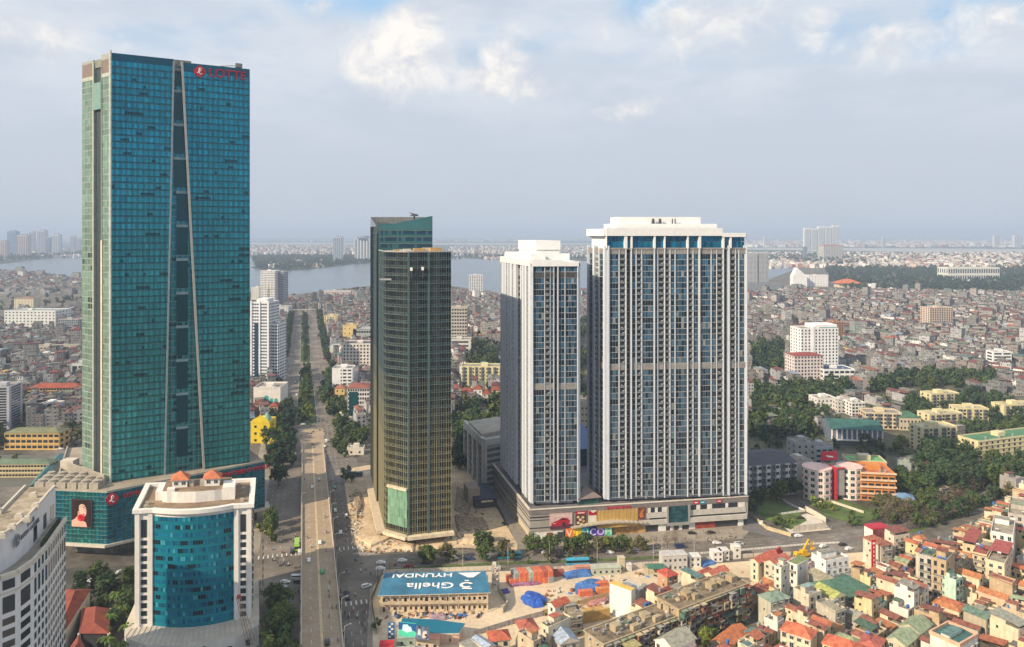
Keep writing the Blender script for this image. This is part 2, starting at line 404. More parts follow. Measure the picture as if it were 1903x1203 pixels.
# chevrons by the traffic island
for k in range(5): stripe(G(655+k*7, 1030+k*.5), G(668+k*7, 1026+k*.5), .35)
tag(mb.build('road_marking', m_mark), kind='structure')
# site grounds and kerbs
z1 = .03
structure('building_site_ground', sheet(gpoly([(640, 900), (648, 950), (660, 985), (652, 1012), (700, 1028), (860, 1018), (960, 1026), (962, 1012), (900, 905), (868, 868), (850, 850), (700, 862), (655, 870)]), .05), m_dirt)
structure('station_site_ground', sheet(gpoly([(692, 1300), (690, 1150), (694, 1090), (712, 1068), (930, 1062), (1130, 1056), (1300, 1050), (1480, 1036), (1560, 1030), (1620, 1025), (1640, 1060), (1500, 1085), (1330, 1110), (1215, 1140), (1130, 1200), (1000, 1300)]), .06), m_sand)
structure('hoarding_path', sheet(gpoly([(676, 1300), (684, 1160), (688, 1095), (694, 1090), (692, 1150), (694, 1300)]), .10), m_pave)
structure('traffic_island', sheet(gpoly([(610, 1130), (624, 1128), (630, 1203), (612, 1203)]), .02), m_asph)
structure('mall_forecourt', sheet(gpoly([(940, 980), (985, 1008), (1000, 1022), (1120, 1019), (1380, 1002), (1395, 985), (1388, 960), (1100, 980)]), .09), m_pave)
structure('grey_side_road', sheet(gpoly([(1380, 985), (1440, 1000), (1470, 1003), (1400, 960), (1392, 930), (1380, 900), (1376, 960)]), .10), M('slate_paving', (.15, .14, .135), .9, var=.2))
structure('mall_side_lane', sheet(gpoly([(905, 905), (932, 950), (965, 1020), (1000, 1024), (985, 1002), (955, 950), (938, 915), (925, 880)]), .095), M('lane_paving', (.24, .21, .18), .9, var=.2))
structure('lawn', sheet(gpoly([(1392, 935), (1420, 965), (1470, 985), (1500, 968), (1478, 948), (1450, 930), (1420, 918)]), .2), m_grass)
structure('lawn', sheet(gpoly([(1500, 930), (1535, 960), (1600, 978), (1640, 955), (1600, 940), (1545, 922)]), .2), m_grass)
structure('villa_yard', sheet(gpoly([(1470, 962), (1500, 955), (1520, 962), (1545, 985), (1470, 992), (1450, 975)]), .15), m_conc2)
ribbon([G(x, y) for x, y in ((720, 1060), (850, 1051), (1000, 1045), (1130, 1041), (1230, 1036))], 2.6, .16, 'road_verge', m_grass)
structure('roadside_verge', sheet(gpoly([(1650, 1000), (1720, 975), (1800, 945), (1860, 922), (1850, 930), (1770, 965), (1700, 990)]), .15), m_grass)
structure('school_yard', sheet(gpoly([(-60, 846), (92, 846), (52, 905), (-60, 905)]), .1), M('yard_paving', (.13, .13, .11), .9, var=.15))
structure('hotel_forecourt', sheet(gpoly([(60, 1060), (250, 1050), (250, 1240), (40, 1400), (20, 1200)]), .07), M('shade_toned_asphalt', (.075, .07, .06), .9, var=.3, scale=.08))  # ground colour darkened to stand for the shadows between hotel and office
structure('park_ground', sheet(gpoly([(1388, 735), (1903, 700), (2000, 900), (1903, 888), (1760, 935), (1640, 960), (1520, 900), (1392, 880)]), .04), M('park_soil', (.10, .095, .06), .95, var=.4, scale=.05))
# ---------------------------------------------------------------- trees
def leafmat(name, col): return M(name, col, .75, attr=True, var=.3, scale=.5, spec=.15)
m_leaf = leafmat('foliage', (.06, .08, .03)); m_bark = M('bark', (.10, .075, .05), .95, var=.2)
TREES = {}
def crown(seed, tone, R=4.0, Hh=3.2, z=5.5, nc=16, nl=34, sz=.55, core=True, mesh=True, mb=None, off=(0, 0), S=1.):
 rnd = random.Random(seed); mb = mb or MB()
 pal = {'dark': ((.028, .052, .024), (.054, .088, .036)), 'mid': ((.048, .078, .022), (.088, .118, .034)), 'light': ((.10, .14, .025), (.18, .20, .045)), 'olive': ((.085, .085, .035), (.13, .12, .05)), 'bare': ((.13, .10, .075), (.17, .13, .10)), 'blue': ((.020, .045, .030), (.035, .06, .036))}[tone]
 cl = []
 for i in range(nc):
  t = rnd.uniform(0, 2*math.pi); h = rnd.uniform(-.9, 1); r = math.sqrt(max(0, 1-h*h))*rnd.uniform(.45, 1.0)
  cl.append((R*r*math.cos(t)*rnd.uniform(.75, 1.15), R*r*math.sin(t)*rnd.uniform(.75, 1.15), z+Hh*h*rnd.uniform(.7, 1.1), R*rnd.uniform(.26, .42), rnd.random()))
 for x, y, zz, r, k in cl:
  base = tuple(a+(b-a)*k for a, b in zip(*pal))
  if core and tone != 'bare':
   q = r*.72; V = [(x+q, y, zz), (x, y+q, zz), (x-q, y, zz), (x, y-q, zz), (x, y, zz+q*.9), (x, y, zz-q*.9)]
   for a, b, c in ((0, 1, 4), (1, 2, 4), (2, 3, 4), (3, 0, 4), (1, 0, 5), (2, 1, 5), (3, 2, 5), (0, 3, 5)):
    mb.face([(off[0]+V[i][0]*S, off[1]+V[i][1]*S, V[i][2]*S) for i in (a, b, c)], 0, base)
  for j in range(nl if tone != 'bare' else nl//2):
   d = Vector((rnd.gauss(0, 1), rnd.gauss(0, 1), rnd.gauss(0, 1))).normalized(); p = Vector((x, y, zz))+d*r*rnd.uniform(.7, 1.15)
   nrm = (d+Vector((rnd.gauss(0, .45), rnd.gauss(0, .45), rnd.gauss(0, .45)+.35))).normalized(); a = nrm.orthogonal().normalized(); b = nrm.cross(a)
   th = rnd.uniform(0, 6.28); a, b = a*math.cos(th)+b*math.sin(th), b*math.cos(th)-a*math.sin(th)
   s_ = sz*rnd.uniform(.6, 1.3)*(1 if tone != 'bare' else .55); c = tuple(q*rnd.uniform(.75, 1.3) for q in base)
   mb.face([((off[0]+w.x*S), (off[1]+w.y*S), w.z*S) for w in (p+a*s_, p+b*s_*.6, p-a*s_, p-b*s_*.6)], 0, c)
 return mb
def trunk(seed, z=5.2, R=3.):
 rnd = random.Random(seed); mb = MB(); mb.bar((0, 0, -.1), (rnd.uniform(-.3, .3), rnd.uniform(-.3, .3), z*.62), .28, r2=.2, n=6)
 for k in range(5):
  t = 2*math.pi*k/5+rnd.random(); mb.bar((0, 0, z*(.45+.06*k)), (R*.6*math.cos(t), R*.6*math.sin(t), z*(.95+.1*rnd.random())), .13, r2=.05, n=5)
 return mb
for tone in ('dark', 'mid', 'light', 'olive', 'bare', 'blue'):
 for k in range(3):
  nc, nl, sz = (20, 46, .46) if k < 3 else (16, 34, .5)
  TREES[(tone, k)] = (crown(hash((tone == 'mid', k))*7+k*31+len(tone), tone, nc=nc, nl=nl, sz=sz).mesh('crown', m_leaf), trunk(k+5).mesh('trunk', m_bark))
TL = []        # (x, y, scale, tone, clusterlabel, zscale)
def tree(x, y, s, tone, label, group, zs=1.0, loc_z=0.):
 s *= random.uniform(.78, 1.22); zs *= random.uniform(.82, 1.25)
 c, t = TREES[(tone, random.randrange(3))]
 o = thing('tree', label, 'tree', (x, y, loc_z), random.uniform(0, 6.28), group); o.scale = (s, s, s*zs)
 put(t, 'trunk', o, (0, 0, 0)); put(c, 'crown', o, (0, 0, 0))
 return o
def scatter(poly, spacing, smin, smax, tones, label, group, zs=1.0, world_=False):
 P = poly if world_ else gpoly(poly); xs = [p[0] for p in P]; ys = [p[1] for p in P]
 step = spacing; n = 0; y = min(ys)
 while y < max(ys):
  x = min(xs)
  while x < max(xs):
   a, b = x+random.uniform(-.4, .4)*step, y+random.uniform(-.4, .4)*step
   if inpoly(a, b, P): TL.append((a, b, random.uniform(smin, smax), random.choice(tones), label, group, zs)); n += 1
   x += step
  y += step
def row(pts, spacing, smin, smax, tones, label, group, zs=1.0, jitter=1.):
 for a, b in zip(pts[:-1], pts[1:]):
  L_ = math.hypot(b[0]-a[0], b[1]-a[1]); n = max(1, int(L_/spacing))
  for k in range(n):
   t = (k+random.uniform(0, .3))/n; TL.append((a[0]+(b[0]-a[0])*t+random.uniform(-jitter, jitter), a[1]+(b[1]-a[1])*t+random.uniform(-jitter, jitter), random.uniform(smin, smax), random.choice(tones), label, group, zs))
PALM = None
def palm(x, y, s, label, group=None):
 global PALM
 if PALM is None:
  rnd = random.Random(3); mb = MB()
  for k in range(18):
   t = 2*math.pi*k/18+rnd.uniform(-.15, .15); L_ = rnd.uniform(2.6, 3.4); rise = rnd.uniform(.2, 1.4)
   prev = None
   for j in range(6):
    q = j/5; r = L_*q; zz = 7+rise*math.sin(q*2.2)-1.9*q*q*(1.3-rise*.5); p = Vector((r*math.cos(t), r*math.sin(t), zz)); sd_ = Vector((-math.sin(t), math.cos(t), 0))*(.55*math.sin(math.pi*(q*.85+.12)))
    if prev:
     p0, s0 = prev; c = (rnd.uniform(.06, .12), rnd.uniform(.11, .16), .03)
     mb.face([tuple(p0), tuple(p), tuple(p+sd_+Vector((0, 0, -.25))), tuple(p0+s0+Vector((0, 0, -.25)))], 0, c)
     mb.face([tuple(p0), tuple(p0-s0+Vector((0, 0, -.25))), tuple(p-sd_+Vector((0, 0, -.25))), tuple(p)], 0, c)
    prev = (p, sd_)
  tk = MB(); tk.bar((0, 0, -.1), (.1, .1, 7.1), .28, r2=.16, n=8)
  PALM = (mb.mesh('crown', m_leaf), tk.mesh('trunk', m_bark))
 o = thing('palm_tree', label, 'palm tree', (x, y, 0), random.uniform(0, 6), group); o.scale = (s,)*3
 put(PALM[1], 'trunk', o, (0, 0, 0)); put(PALM[0], 'crown', o, (0, 0, 0))
# near trees and clusters (pixel outlines of the ground they stand on)
scatter([(497, 785), (522, 765), (543, 770), (545, 800), (541, 880), (528, 912), (497, 912), (499, 850)], 8.5, 1.0, 1.5, ['dark', 'dark', 'mid', 'blue'], 'dark tree in the clump between glass podium and boulevard', 'trees packed left of the boulevard')
row([B(-31, v) for v in (650, 1000)], 8, .9, 1.3, ['dark', 'dark', 'blue'], 'dark street tree left of the boulevard', 'street trees left of the boulevard')
row([B(-41, v) for v in (690, 900)], 9, .9, 1.3, ['dark', 'blue'], 'second-row dark tree left of the boulevard', 'second row of trees left of the boulevard')
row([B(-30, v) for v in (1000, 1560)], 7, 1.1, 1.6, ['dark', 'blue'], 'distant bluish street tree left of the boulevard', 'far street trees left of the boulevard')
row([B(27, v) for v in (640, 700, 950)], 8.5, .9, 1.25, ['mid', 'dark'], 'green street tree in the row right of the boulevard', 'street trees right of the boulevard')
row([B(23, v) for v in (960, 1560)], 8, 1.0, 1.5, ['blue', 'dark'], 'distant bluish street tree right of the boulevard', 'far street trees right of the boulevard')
row([B(-4, v) for v in (662, 680, 760)], 7, .8, 1.2, ['mid', 'light', 'mid'], 'green tree on the near part of the planted median', 'trees on the near median', jitter=4)
row([B(-4, v) for v in (760, 930)], 6, .8, 1.2, ['dark', 'mid'], 'darker tree further along the planted median', 'trees on the middle of the median', jitter=4)
row([B(-4, v) for v in (985, 1110)], 7, .6, .9, ['dark', 'mid'], 'dark tree on the second stretch of median', 'trees on the second median', jitter=3)
row([B(-4, v) for v in (1135, 1285)], 8, .7, 1.0, ['dark', 'blue'], 'dark tree on the third stretch of median', 'trees on the third median', jitter=3)
row([B(-4, v) for v in (1300, 1550)], 8, .9, 1.2, ['dark', 'blue'], 'far dark tree on the last stretch of median', 'trees on the far median', jitter=3)
scatter([(602, 700), (622, 690), (640, 720), (640, 775), (618, 775), (604, 750)], 9, .9, 1.3, ['dark', 'mid'], 'dark green tree before the white boulevard blocks', 'trees before the white blocks')
scatter([(618, 800), (640, 790), (684, 790), (684, 830), (650, 850), (622, 860)], 8, .8, 1.3, ['mid', 'dark', 'mid'], 'park tree left of the bronze tower', 'trees left of the bronze glass tower')
scatter([(640, 880), (655, 880), (655, 905), (640, 905)], 10, .7, 1., ['mid'], 'small tree by the parked vehicles left of the bronze glass tower', 'small trees by the bronze tower')
scatter([(470, 1145), (520, 1125), (540, 1150), (548, 1203), (540, 1260), (470, 1270)], 8.5, 1.1, 1.45, ['light', 'mid', 'mid'], 'big yellow-green tree right of the curved blue office', 'big trees right of the curved blue office')
row([G(485, 985), G(508, 1010), G(505, 960), G(500, 940)], 9, .7, 1.0, ['light', 'mid'], 'light green pavement tree near the blue office', 'pavement trees near the blue office')
scatter([(850, 800), (932, 790), (932, 835), (905, 850), (872, 850), (845, 835)], 8.5, 1.1, 1.6, ['dark', 'dark', 'mid'], 'dark tree in the mass behind the bronze glass tower', 'trees behind the bronze glass tower')
scatter([(840, 845), (868, 845), (868, 880), (842, 872)], 8, 1.1, 1.5, ['dark'], 'tall dark tree left of the grey concrete office', 'trees beside the grey concrete office')
scatter([(868, 670), (925, 655), (932, 690), (880, 700)], 13, 1.0, 1.5, ['dark', 'blue'], 'far dark tree behind the cream housing block', 'trees behind the cream housing block')
for x, y, s, tn in ((788, 1046, 1.15, 'mid'), (803, 1050, 1.1, 'mid'), (828, 1044, .95, 'olive'), (843, 1046, .8, 'olive'), (900, 1042, 1.1, 'mid'), (893, 1030, 1.1, 'mid'), (912, 1022, .9, 'mid'), (905, 1008, .9, 'mid'), (936, 1038, .9, 'olive'), (950, 1042, .8, 'olive')):
 TL.append((*G(x, y), s*.9, tn, 'green tree before the bronze tower site', 'trees before the bronze tower', 1.))
row([G(992, 1032), G(1100, 1030)], 4.5, .85, 1.1, ['mid', 'mid'], 'round green tree in front of the coloured letter hoarding', 'trees before the letter hoarding', jitter=.6)
row([G(1105, 1028), G(1215, 1022)], 4.2, .7, 1.1, ['mid', 'olive', 'light'], 'yellowish green tree before the golden mall wall', 'trees before the golden mall wall', jitter=.8)
row([G(1215, 1020), G(1385, 1004)], 5.5, .6, .85, ['olive', 'bare', 'mid'], 'thin olive street tree before the right half of the mall', 'thin trees before the right of the mall', jitter=.8)
row([G(975, 1050), G(1130, 1043)], 10, .4, .6, ['bare', 'olive', 'mid'], 'thin leafless young tree on the verge of the cross road', 'young trees on the road verge', jitter=.4)
row([G(985, 1036), G(1210, 1028)], 6, .45, .62, ['bare', 'olive', 'bare'], 'pale leafless tree on the kerb before the mall', 'leafless trees before the mall', jitter=.8)
scatter([(1390, 925), (1440, 890), (1480, 905), (1500, 925), (1420, 940), (1400, 960), (1388, 960)], 7.5, .8, 1.2, ['dark', 'mid'], 'dark garden tree beside the walled villa lawn', 'garden trees beside the villa lawn')
scatter([(1495, 925), (1530, 945), (1560, 950), (1540, 962), (1505, 940)], 7, .6, .9, ['light', 'mid'], 'bushy green tree before the rounded hotel', 'bushy trees before the red and white hotel')
scatter([(1425, 962), (1470, 968), (1485, 985), (1440, 985)], 6.5, .5, .7, ['mid', 'light'], 'low round tree on the villa lawn', 'low trees on the villa lawn')
scatter([(1570, 985), (1605, 980), (1605, 965), (1575, 962)], 7, .6, .8, ['mid', 'light'], 'round tree at the corner of the lawn by the road', 'round trees at the lawn corner')
scatter([(1390, 790), (1430, 745), (1520, 745), (1545, 760), (1530, 800), (1480, 820), (1400, 820)], 9, 1.0, 1.5, ['dark', 'dark', 'mid'], 'dark tree in the wood right of the wide tower', 'trees in the wood right of the wide tower')
scatter([(1540, 845), (1600, 838), (1680, 850), (1680, 825), (1660, 840), (1600, 832)], 9, .8, 1.2, ['mid', 'dark', 'light'], 'green tree between sports hall and orange school', 'trees below the teal roofed hall')
scatter([(1700, 880), (1720, 845), (1770, 830), (1800, 850), (1810, 900), (1790, 925), (1730, 925)], 9, 1.3, 1.9, ['dark', 'dark'], 'huge dark tree right of the orange school', 'huge trees right of the orange school')
scatter([(1665, 880), (1700, 890), (1740, 930), (1735, 955), (1690, 960), (1668, 930)], 8, .8, 1.2, ['mid', 'dark', 'mid'], 'green tree right of the orange school', 'trees right of the orange school')
scatter([(1790, 800), (1830, 780), (1903, 785), (1960, 830), (1830, 870), (1800, 850)], 9.5, 1.0, 1.5, ['dark', 'dark', 'mid'], 'dark tree among the cream apartment blocks', 'trees among the cream apartment blocks')
scatter([(1680, 760), (1730, 745), (1735, 790), (1712, 800), (1690, 800)], 10, 1.1, 1.6, ['dark', 'dark'], 'dark tree left of the cream apartment blocks', 'trees left of the cream apartment blocks')
scatter([(1700, 740), (1840, 740), (1903, 760), (1960, 775), (1790, 780), (1720, 760)], 12, 1.0, 1.6, ['dark', 'blue'], 'dark tree behind the cream apartment blocks', 'trees behind the cream apartment blocks')
scatter([(1830, 880), (1903, 868), (1990, 880), (1960, 915), (1903, 905), (1840, 915)], 8.5, 1., 1.4, ['dark', 'mid'], 'dark tree beside the curving road at the right edge', 'trees beside the curving road')
row([G(1640, 975), G(1700, 962), G(1760, 940), G(1830, 905)], 5, .8, 1.15, ['bare', 'bare', 'olive'], 'brown leafless tree along the curving road', 'leafless trees along the curving road', jitter=3)
scatter([(1640, 962), (1700, 942), (1790, 905), (1850, 885), (1860, 900), (1780, 938), (1700, 966), (1650, 985)], 6.5, .7, 1.1, ['bare', 'bare', 'olive', 'mid'], 'bare tree between lawn corner and curving road', 'bare trees above the curving road')
scatter([(130, 1095), (245, 1085), (248, 1150), (210, 1180), (160, 1120)], 9.5, .8, 1.15, ['dark', 'mid'], 'dark tree between hotel and blue office', 'dark trees between hotel and blue office')
row([G(1690, 985), G(1760, 968), G(1830, 938), G(1890, 912)], 5, .8, 1.1, ['bare', 'olive', 'mid', 'dark'], 'mixed roadside tree on the near side of the curving road', 'near roadside trees by the curving road', jitter=2.5)
row([G(1830, 905), G(1903, 885)], 5, .9, 1.2, ['dark', 'mid', 'bare'], 'tree where the curving road leaves the picture', 'trees at the end of the curving road', jitter=3)
scatter([(1605, 945), (1660, 930), (1690, 955), (1640, 972)], 6, .6, 1., ['bare', 'olive', 'mid'], 'half bare tree in the garden below the orange school', 'half bare garden trees')
scatter([(1390, 685), (1400, 655), (1450, 650), (1460, 690), (1420, 705)], 12, 1.1, 1.7, ['dark', 'blue'], 'dark tree in the clump left of the white high rise', 'clump of trees left of the white high rise')
scatter([(1590, 725), (1660, 705), (1700, 690), (1850, 705), (1850, 718), (1700, 722), (1650, 728)], 12, 1.0, 1.5, ['dark', 'blue'], 'dark tree in the belt across the red roofed quarter', 'belt of trees across the red roofed quarter')
scatter([(1395, 740), (1500, 722), (1580, 728), (1570, 745), (1440, 760)], 11, 1.0, 1.4, ['dark', 'dark', 'mid'], 'dark tree in the band below the pink and white blocks', 'band of trees below the pink block')
scatter([(-60, 800), (12, 790), (14, 835), (-60, 850)], 9, .9, 1.3, ['dark'], 'dark tree left of the long yellow school', 'trees left of the yellow school')
scatter([(115, 800), (154, 790), (154, 835), (120, 830)], 9, .7, 1.0, ['dark', 'olive'], 'olive tree between the yellow school and the green tower', 'trees right of the yellow school')
scatter([(20, 760), (45, 745), (60, 790), (20, 790)], 10, .9, 1.2, ['dark', 'blue'], 'dark tree behind the yellow school', 'trees behind the yellow school')
row([G(30, 828), G(110, 832)], 9, .5, .8, ['olive', 'mid'], 'small olive tree standing before the yellow school front', 'small trees before the yellow school')
row([G(-10, 868), G(85, 872)], 8, .5, .7, ['olive', 'bare'], 'thin bare tree in the grey school yard', 'thin trees in the school yard')
for x, y, s in ((150, 1098, .9), (200, 1092, 1.0), (142, 1120, .6), (178, 1095, .8), (225, 1110, .9), (165, 1130, .7)):
 TL.append((*G(x, y), s*.8, random.choice(['olive', 'mid']), 'small tree in the car park below the advertising screen', 'trees below the advertising screen', 1.))
scatter([(-60, 905), (60, 880), (50, 850), (-60, 870)], 20, .6, .9, ['mid'], 'small tree behind the curved white hotel', 'small trees behind the hotel')
PL = ((383, 1262, 1.35), (352, 1290, 1.1), (200, 1225, 1.1), (222, 1240, 1.2), (238, 1200, 1.1), (205, 1180, 1.1), (228, 1160, 1.1), (192, 1205, 1.), (236, 1132, 1.0), (215, 1135, 1.))
for x, y, s in PL:
 k = sorted(p[0] for p in PL).index(x); palm(*G(x, y), s, 'bright green palm before the curved blue office, '+('right' if x > 370 else 'left') if x > 300 else 'dark palm between red roofs and blue office, %s from left' % ['first', 'second', 'third', 'fourth', 'fifth', 'sixth', 'seventh', 'eighth'][k], 'palms before the blue office' if x > 300 else 'palms beside the red roofs')
scatter([(240, 1240), (330, 1260), (330, 1300), (240, 1300)], 7, .6, .9, ['mid', 'light'], 'low green tree at the foot of the blue office', 'low trees at the foot of the blue office')
scatter([(710, 1150), (716, 1180), (700, 1200), (698, 1160)], 6, .55, .8, ['olive', 'mid'], 'bushy tree left of the site billboard', 'bushy trees left of the site billboard')
scatter([(1290, 1178), (1330, 1180), (1350, 1203), (1300, 1215)], 6.5, .7, .9, ['light', 'mid', 'olive'], 'bright courtyard tree behind the old flats', 'courtyard trees behind the old flats')
scatter([(1455, 1225), (1475, 1225), (1475, 1240), (1455, 1240)], 7, 1.0, 1.2, ['mid'], 'dark green tree before the orange roofed villas', 'tree before the orange roofed villas')
scatter([(1590, 1100), (1615, 1095), (1630, 1110), (1600, 1118)], 6, .7, .9, ['olive', 'light'], 'brownish yellow tree behind the large green roof', 'trees behind the large green roof')
# ---------------------------------------------------------------- glass and facade helpers
def lerp(a, b, t): return (a[0]+(b[0]-a[0])*t, a[1]+(b[1]-a[1])*t)
def s_at(A, B_, px):
 k = (px-CX)/F; dx, dy = B_[0]-A[0], B_[1]-A[1]
 return (k*A[1]-A[0])/(dx-k*dy)
def wallpt(A, B_, s, off=0.):      # point on the line A->B, moved outwards (right-hand side of A->B is outside)
 l = math.hypot(B_[0]-A[0], B_[1]-A[1]); n = ((B_[1]-A[1])/l, -(B_[0]-A[0])/l)
 p = lerp(A, B_, s); return (p[0]+n[0]*off, p[1]+n[1]*off)
def panel(mb, A, B_, s0, s1, z0, z1, off, m=0, c=None):
 a, b = wallpt(A, B_, s0, off), wallpt(A, B_, s1, off)
 mb.face([(*a, z0), (*b, z0), (*b, z1), (*a, z1)], m, c)
def wbox(mb, A, B_, s0, s1, z0, z1, o0, o1, m=0, c=None):
 P = [wallpt(A, B_, s0, o1), wallpt(A, B_, s1, o1), wallpt(A, B_, s1, o0), wallpt(A, B_, s0, o0)]
 mb.prism(P, z0, z1, m, bottom=True, c=c)
def glassmat(name, rough=.12, metal=.55, spec=.6):
 return M(name, rough=rough, metal=metal, attr=True, var=.14, scale=.035, spec=spec)
m_gl = glassmat('tinted_glass', .2, .35, .25); m_mul = M('mullion_metal', (.05, .17, .17), .5, var=.1)
rnd = random.Random(11)
def curtain(gl, mu, A, B_, z0, z1, nf, nb, cfn, lo=lambda z: 0., hi=lambda z: 1., off=0., sp=.28, spc=None, vm=.08, hm=.14, mul=True, dark=.05):
 fh = (z1-z0)/nf; L_ = math.hypot(B_[0]-A[0], B_[1]-A[1])
 for f in range(nf):
  za, zb = z0+f*fh, z0+(f+1)*fh; zm = (za+zb)/2; s0, s1 = lo(zm), hi(zm)
  run = 0
  for b in range(nb):
   a, c_ = max(b/nb, s0), min((b+1)/nb, s1)
   if c_-a < 1e-4: continue
   zs = za+fh*sp; cc = cfn(f/nf, b/nb)
   dk_ = False
   if run > 0: run -= 1; dk_ = True
   elif rnd.random() < dark: run = rnd.choice((0, 1, 1, 2, 4)) if nb < 90 else rnd.choice((1, 2, 3, 5, 9)); dk_ = True
   if dk_ and nb > 90: panel(gl, A, B_, a, c_, zs, zs+(zb-zs)*.55, off+.03, 0, tuple(q*.25 for q in cc))
   elif dk_: cc = tuple(q*.28 for q in cc)
   panel(gl, A, B_, a, c_, zs, zb, off, 0, cc)
   s_ = cfn(f/nf, b/nb) if spc is None else spc(f/nf, b/nb)
   panel(gl, A, B_, a, c_, za, zs, off+.02, 0, s_)
  if mul: wbox(mu, A, B_, s0, s1, za-hm/2, za+hm/2, off, off+.14)
 if mul:
  for b in range(nb+1):
   s = b/nb
   if nb > 90 and b % 4: continue
   # a mullion runs wherever its place on the wall lies between the two limits
   zs = [z0+(z1-z0)*k/40 for k in range(41) if lo(z0+(z1-z0)*k/40) <= s <= hi(z0+(z1-z0)*k/40)]
   if len(zs) > 1: wbox(mu, A, B_, s-vm/2/L_, s+vm/2/L_, zs[0], zs[-1], off, off+.10)
# ---------------------------------------------------------------- tall teal tower and its podium
LT = thing('glass_skyscraper', 'very tall teal glass tower with a wedge-shaped groove and a red LOTTE sign', 'skyscraper')
A0, A1, A2 = (-205.3, 385.0), (-145.7, 418.5), (-229.0, 401.6)
A3 = (-165, 465); ZT = 252.7; ZP = 33.
FOOT.append([(-262, 376), (-198.6, 368), (-135, 418), (-158, 505), (-268, 480)])
cB = lambda: (rnd.uniform(.85, 1.2))
def lotte_c(f, b):  # greener lower panes: reflection put into the glass colour
 top = (.003, .225, .34); low = (.040, .26, .27); t = min(1, max(0, (f-.25)/.55)); k = rnd.choice((.78, .9, 1, 1.0, 1.12, 1.3))*(1.22 if (round(b*104) % 4) < 2 else .80)
 return tuple((low[i]+(top[i]-low[i])*t)*k for i in range(3))
def lotte_s(f, b):
 c = lotte_c(f, b); return tuple(q*.46 for q in c)
sLt, sRt = s_at(A0, A1, 323), s_at(A0, A1, 338); sLb, sRb = s_at(A0, A1, 306), s_at(A0, A1, 379)
lineL = lambda z: sLb+(sLt-sLb)*(z-ZP)/(ZT-ZP); lineR = lambda z: sRb+(sRt-sRb)*(((z-ZP)/(ZT-ZP)))
gl, mu = MB(), MB(); nf = 62
curtain(gl, mu, A0, A1, ZP, ZT-4, nf, 104, lotte_c, lambda z: 0, lineL, spc=lotte_s, dark=.018)
curtain(gl, mu, A0, A1, ZP, ZT-6, nf, 104, lotte_c, lineR, lambda z: 1, spc=lotte_s, dark=.018)
panel(gl, A0, A1, 0, sLt, ZT-4, ZT, 0, 0, (.004, .08, .13)); panel(gl, A0, A1, sRt, 1, ZT-6, ZT-1.2, 0, 0, (.004, .09, .14))
gl.build('curtain_wall', m_gl, LT); mu.build('mullion_grid', m_mul, LT)
core = MB(); core.prism([wallpt(A0, A1, 0, -3), wallpt(A0, A1, 1, -3), A3, wallpt(A2, A0, 0, -.5)], ZP-1, ZT-5, 0)
core.prism([wallpt(A0, A1, 0, -.02), wallpt(A0, A1, sLb-.02, -.02), wallpt(A0, A1, sLb-.02, -3), wallpt(A0, A1, 0, -3)], ZP, ZT-4, 0, top=True)
core.build('core', M('dark_core', (.03, .05, .055), .6), LT)
g2, m2 = MB(), MB()       # the groove: recessed glass, darker in the middle
curtain(g2, m2, A0, A1, ZP, ZT-3, nf, 104, lambda f, b: tuple(q*.8 for q in lotte_c(f, b)), lineL, lineR, off=-2.6, dark=.05, vm=.12)
for k in range(12):
 z = ZP+8+k*18; zb = min(ZT-6, z+14.5)
 def clampS(v, zz): return min(max(v, lineL(zz)+.004), lineR(zz)-.004)
 sl0, sr0 = s_at(A0, A1, 329), s_at(A0, A1, 350)
 a, b = clampS(sl0-(.0 if k < 8 else .02), zb), clampS(sr0, zb)
 if b-a > .01: wbox(g2, A0, A1, a, b, z, zb, -2.55, -2.2, 0, (.006, .065, .085)); wbox(m2, A0, A1, a-.003, b+.003, zb+.1, zb+1.5, -2.5, -1.9)
g2.build('groove_glass', m_gl, LT); m2.build('groove_mullion', M('groove_trim', (.22, .34, .36), .5), LT)
def fin(mb, s0t, s0b, w, zt, zb, A=A0, B_=A1, o0=-.3, o1=.7):
 l = math.hypot(B_[0]-A[0], B_[1]-A[1]); a = w/2/l
 def ring(s, z): return [(*wallpt(A, B_, s-a, o1), z), (*wallpt(A, B_, s+a, o1), z), (*wallpt(A, B_, s+a, o0), z), (*wallpt(A, B_, s-a, o0), z)]
 r0, r1 = ring(s0b, zb), ring(s0t, zt)
 for i in range(4): j = (i+1) % 4; mb.face([r0[i], r0[j], r1[j], r1[i]])
 mb.face(r1); mb.face(r0[::-1])
mb = MB(); fin(mb, sRt, sRb, 1.1, ZT-1, ZP-1); mb.build('white_fin', M('pale_fin', (.44, .43, .38), .5, var=.08), LT)
mb = MB(); fin(mb, sLt, sLb, .8, ZT-1, ZP-1, o0=-2.6); mb.build('grey_fin', M('grey_fin', (.30, .33, .36), .5), LT)
# side face: two pale panelled bands either side of a dark slot, brown crown
def s_side(px): return 1-s_at(A0, A2, px)      # 0 at back-left A2, 1 at the near corner
q0, q1, q2 = s_side(174), s_side(189), 1.0
def side_c(f, b):
 k = rnd.choice((.75, .9, 1, 1.15)); return (.17*k, .27*k, .21*k)
gs, ms = MB(), MB()
curtain(gs, ms, A2, A0, ZP, ZT-12, nf, 10, side_c, lambda z: 0, lambda z: q0, sp=.2, vm=.14, hm=.2, dark=.02)
curtain(gs, ms, A2, A0, ZP, ZT-12, nf, 10, side_c, lambda z: q1, lambda z: 1, sp=.2, vm=.14, hm=.2, dark=.02)
curtain(gs, ms, A2, A0, ZP, ZT-8, nf, 16, lambda f, b: (.010, .07, .07), lambda z: q0, lambda z: q1, off=-3, mul=True, dark=.2)
gs.build('side_curtain_wall', glassmat('side_glass', .3, .2, .5), LT)
ms.build('side_mullion_grid', M('pale_mullion', (.42, .46, .40), .5), LT)
mb = MB(); cB_ = (.20, .15, .125)
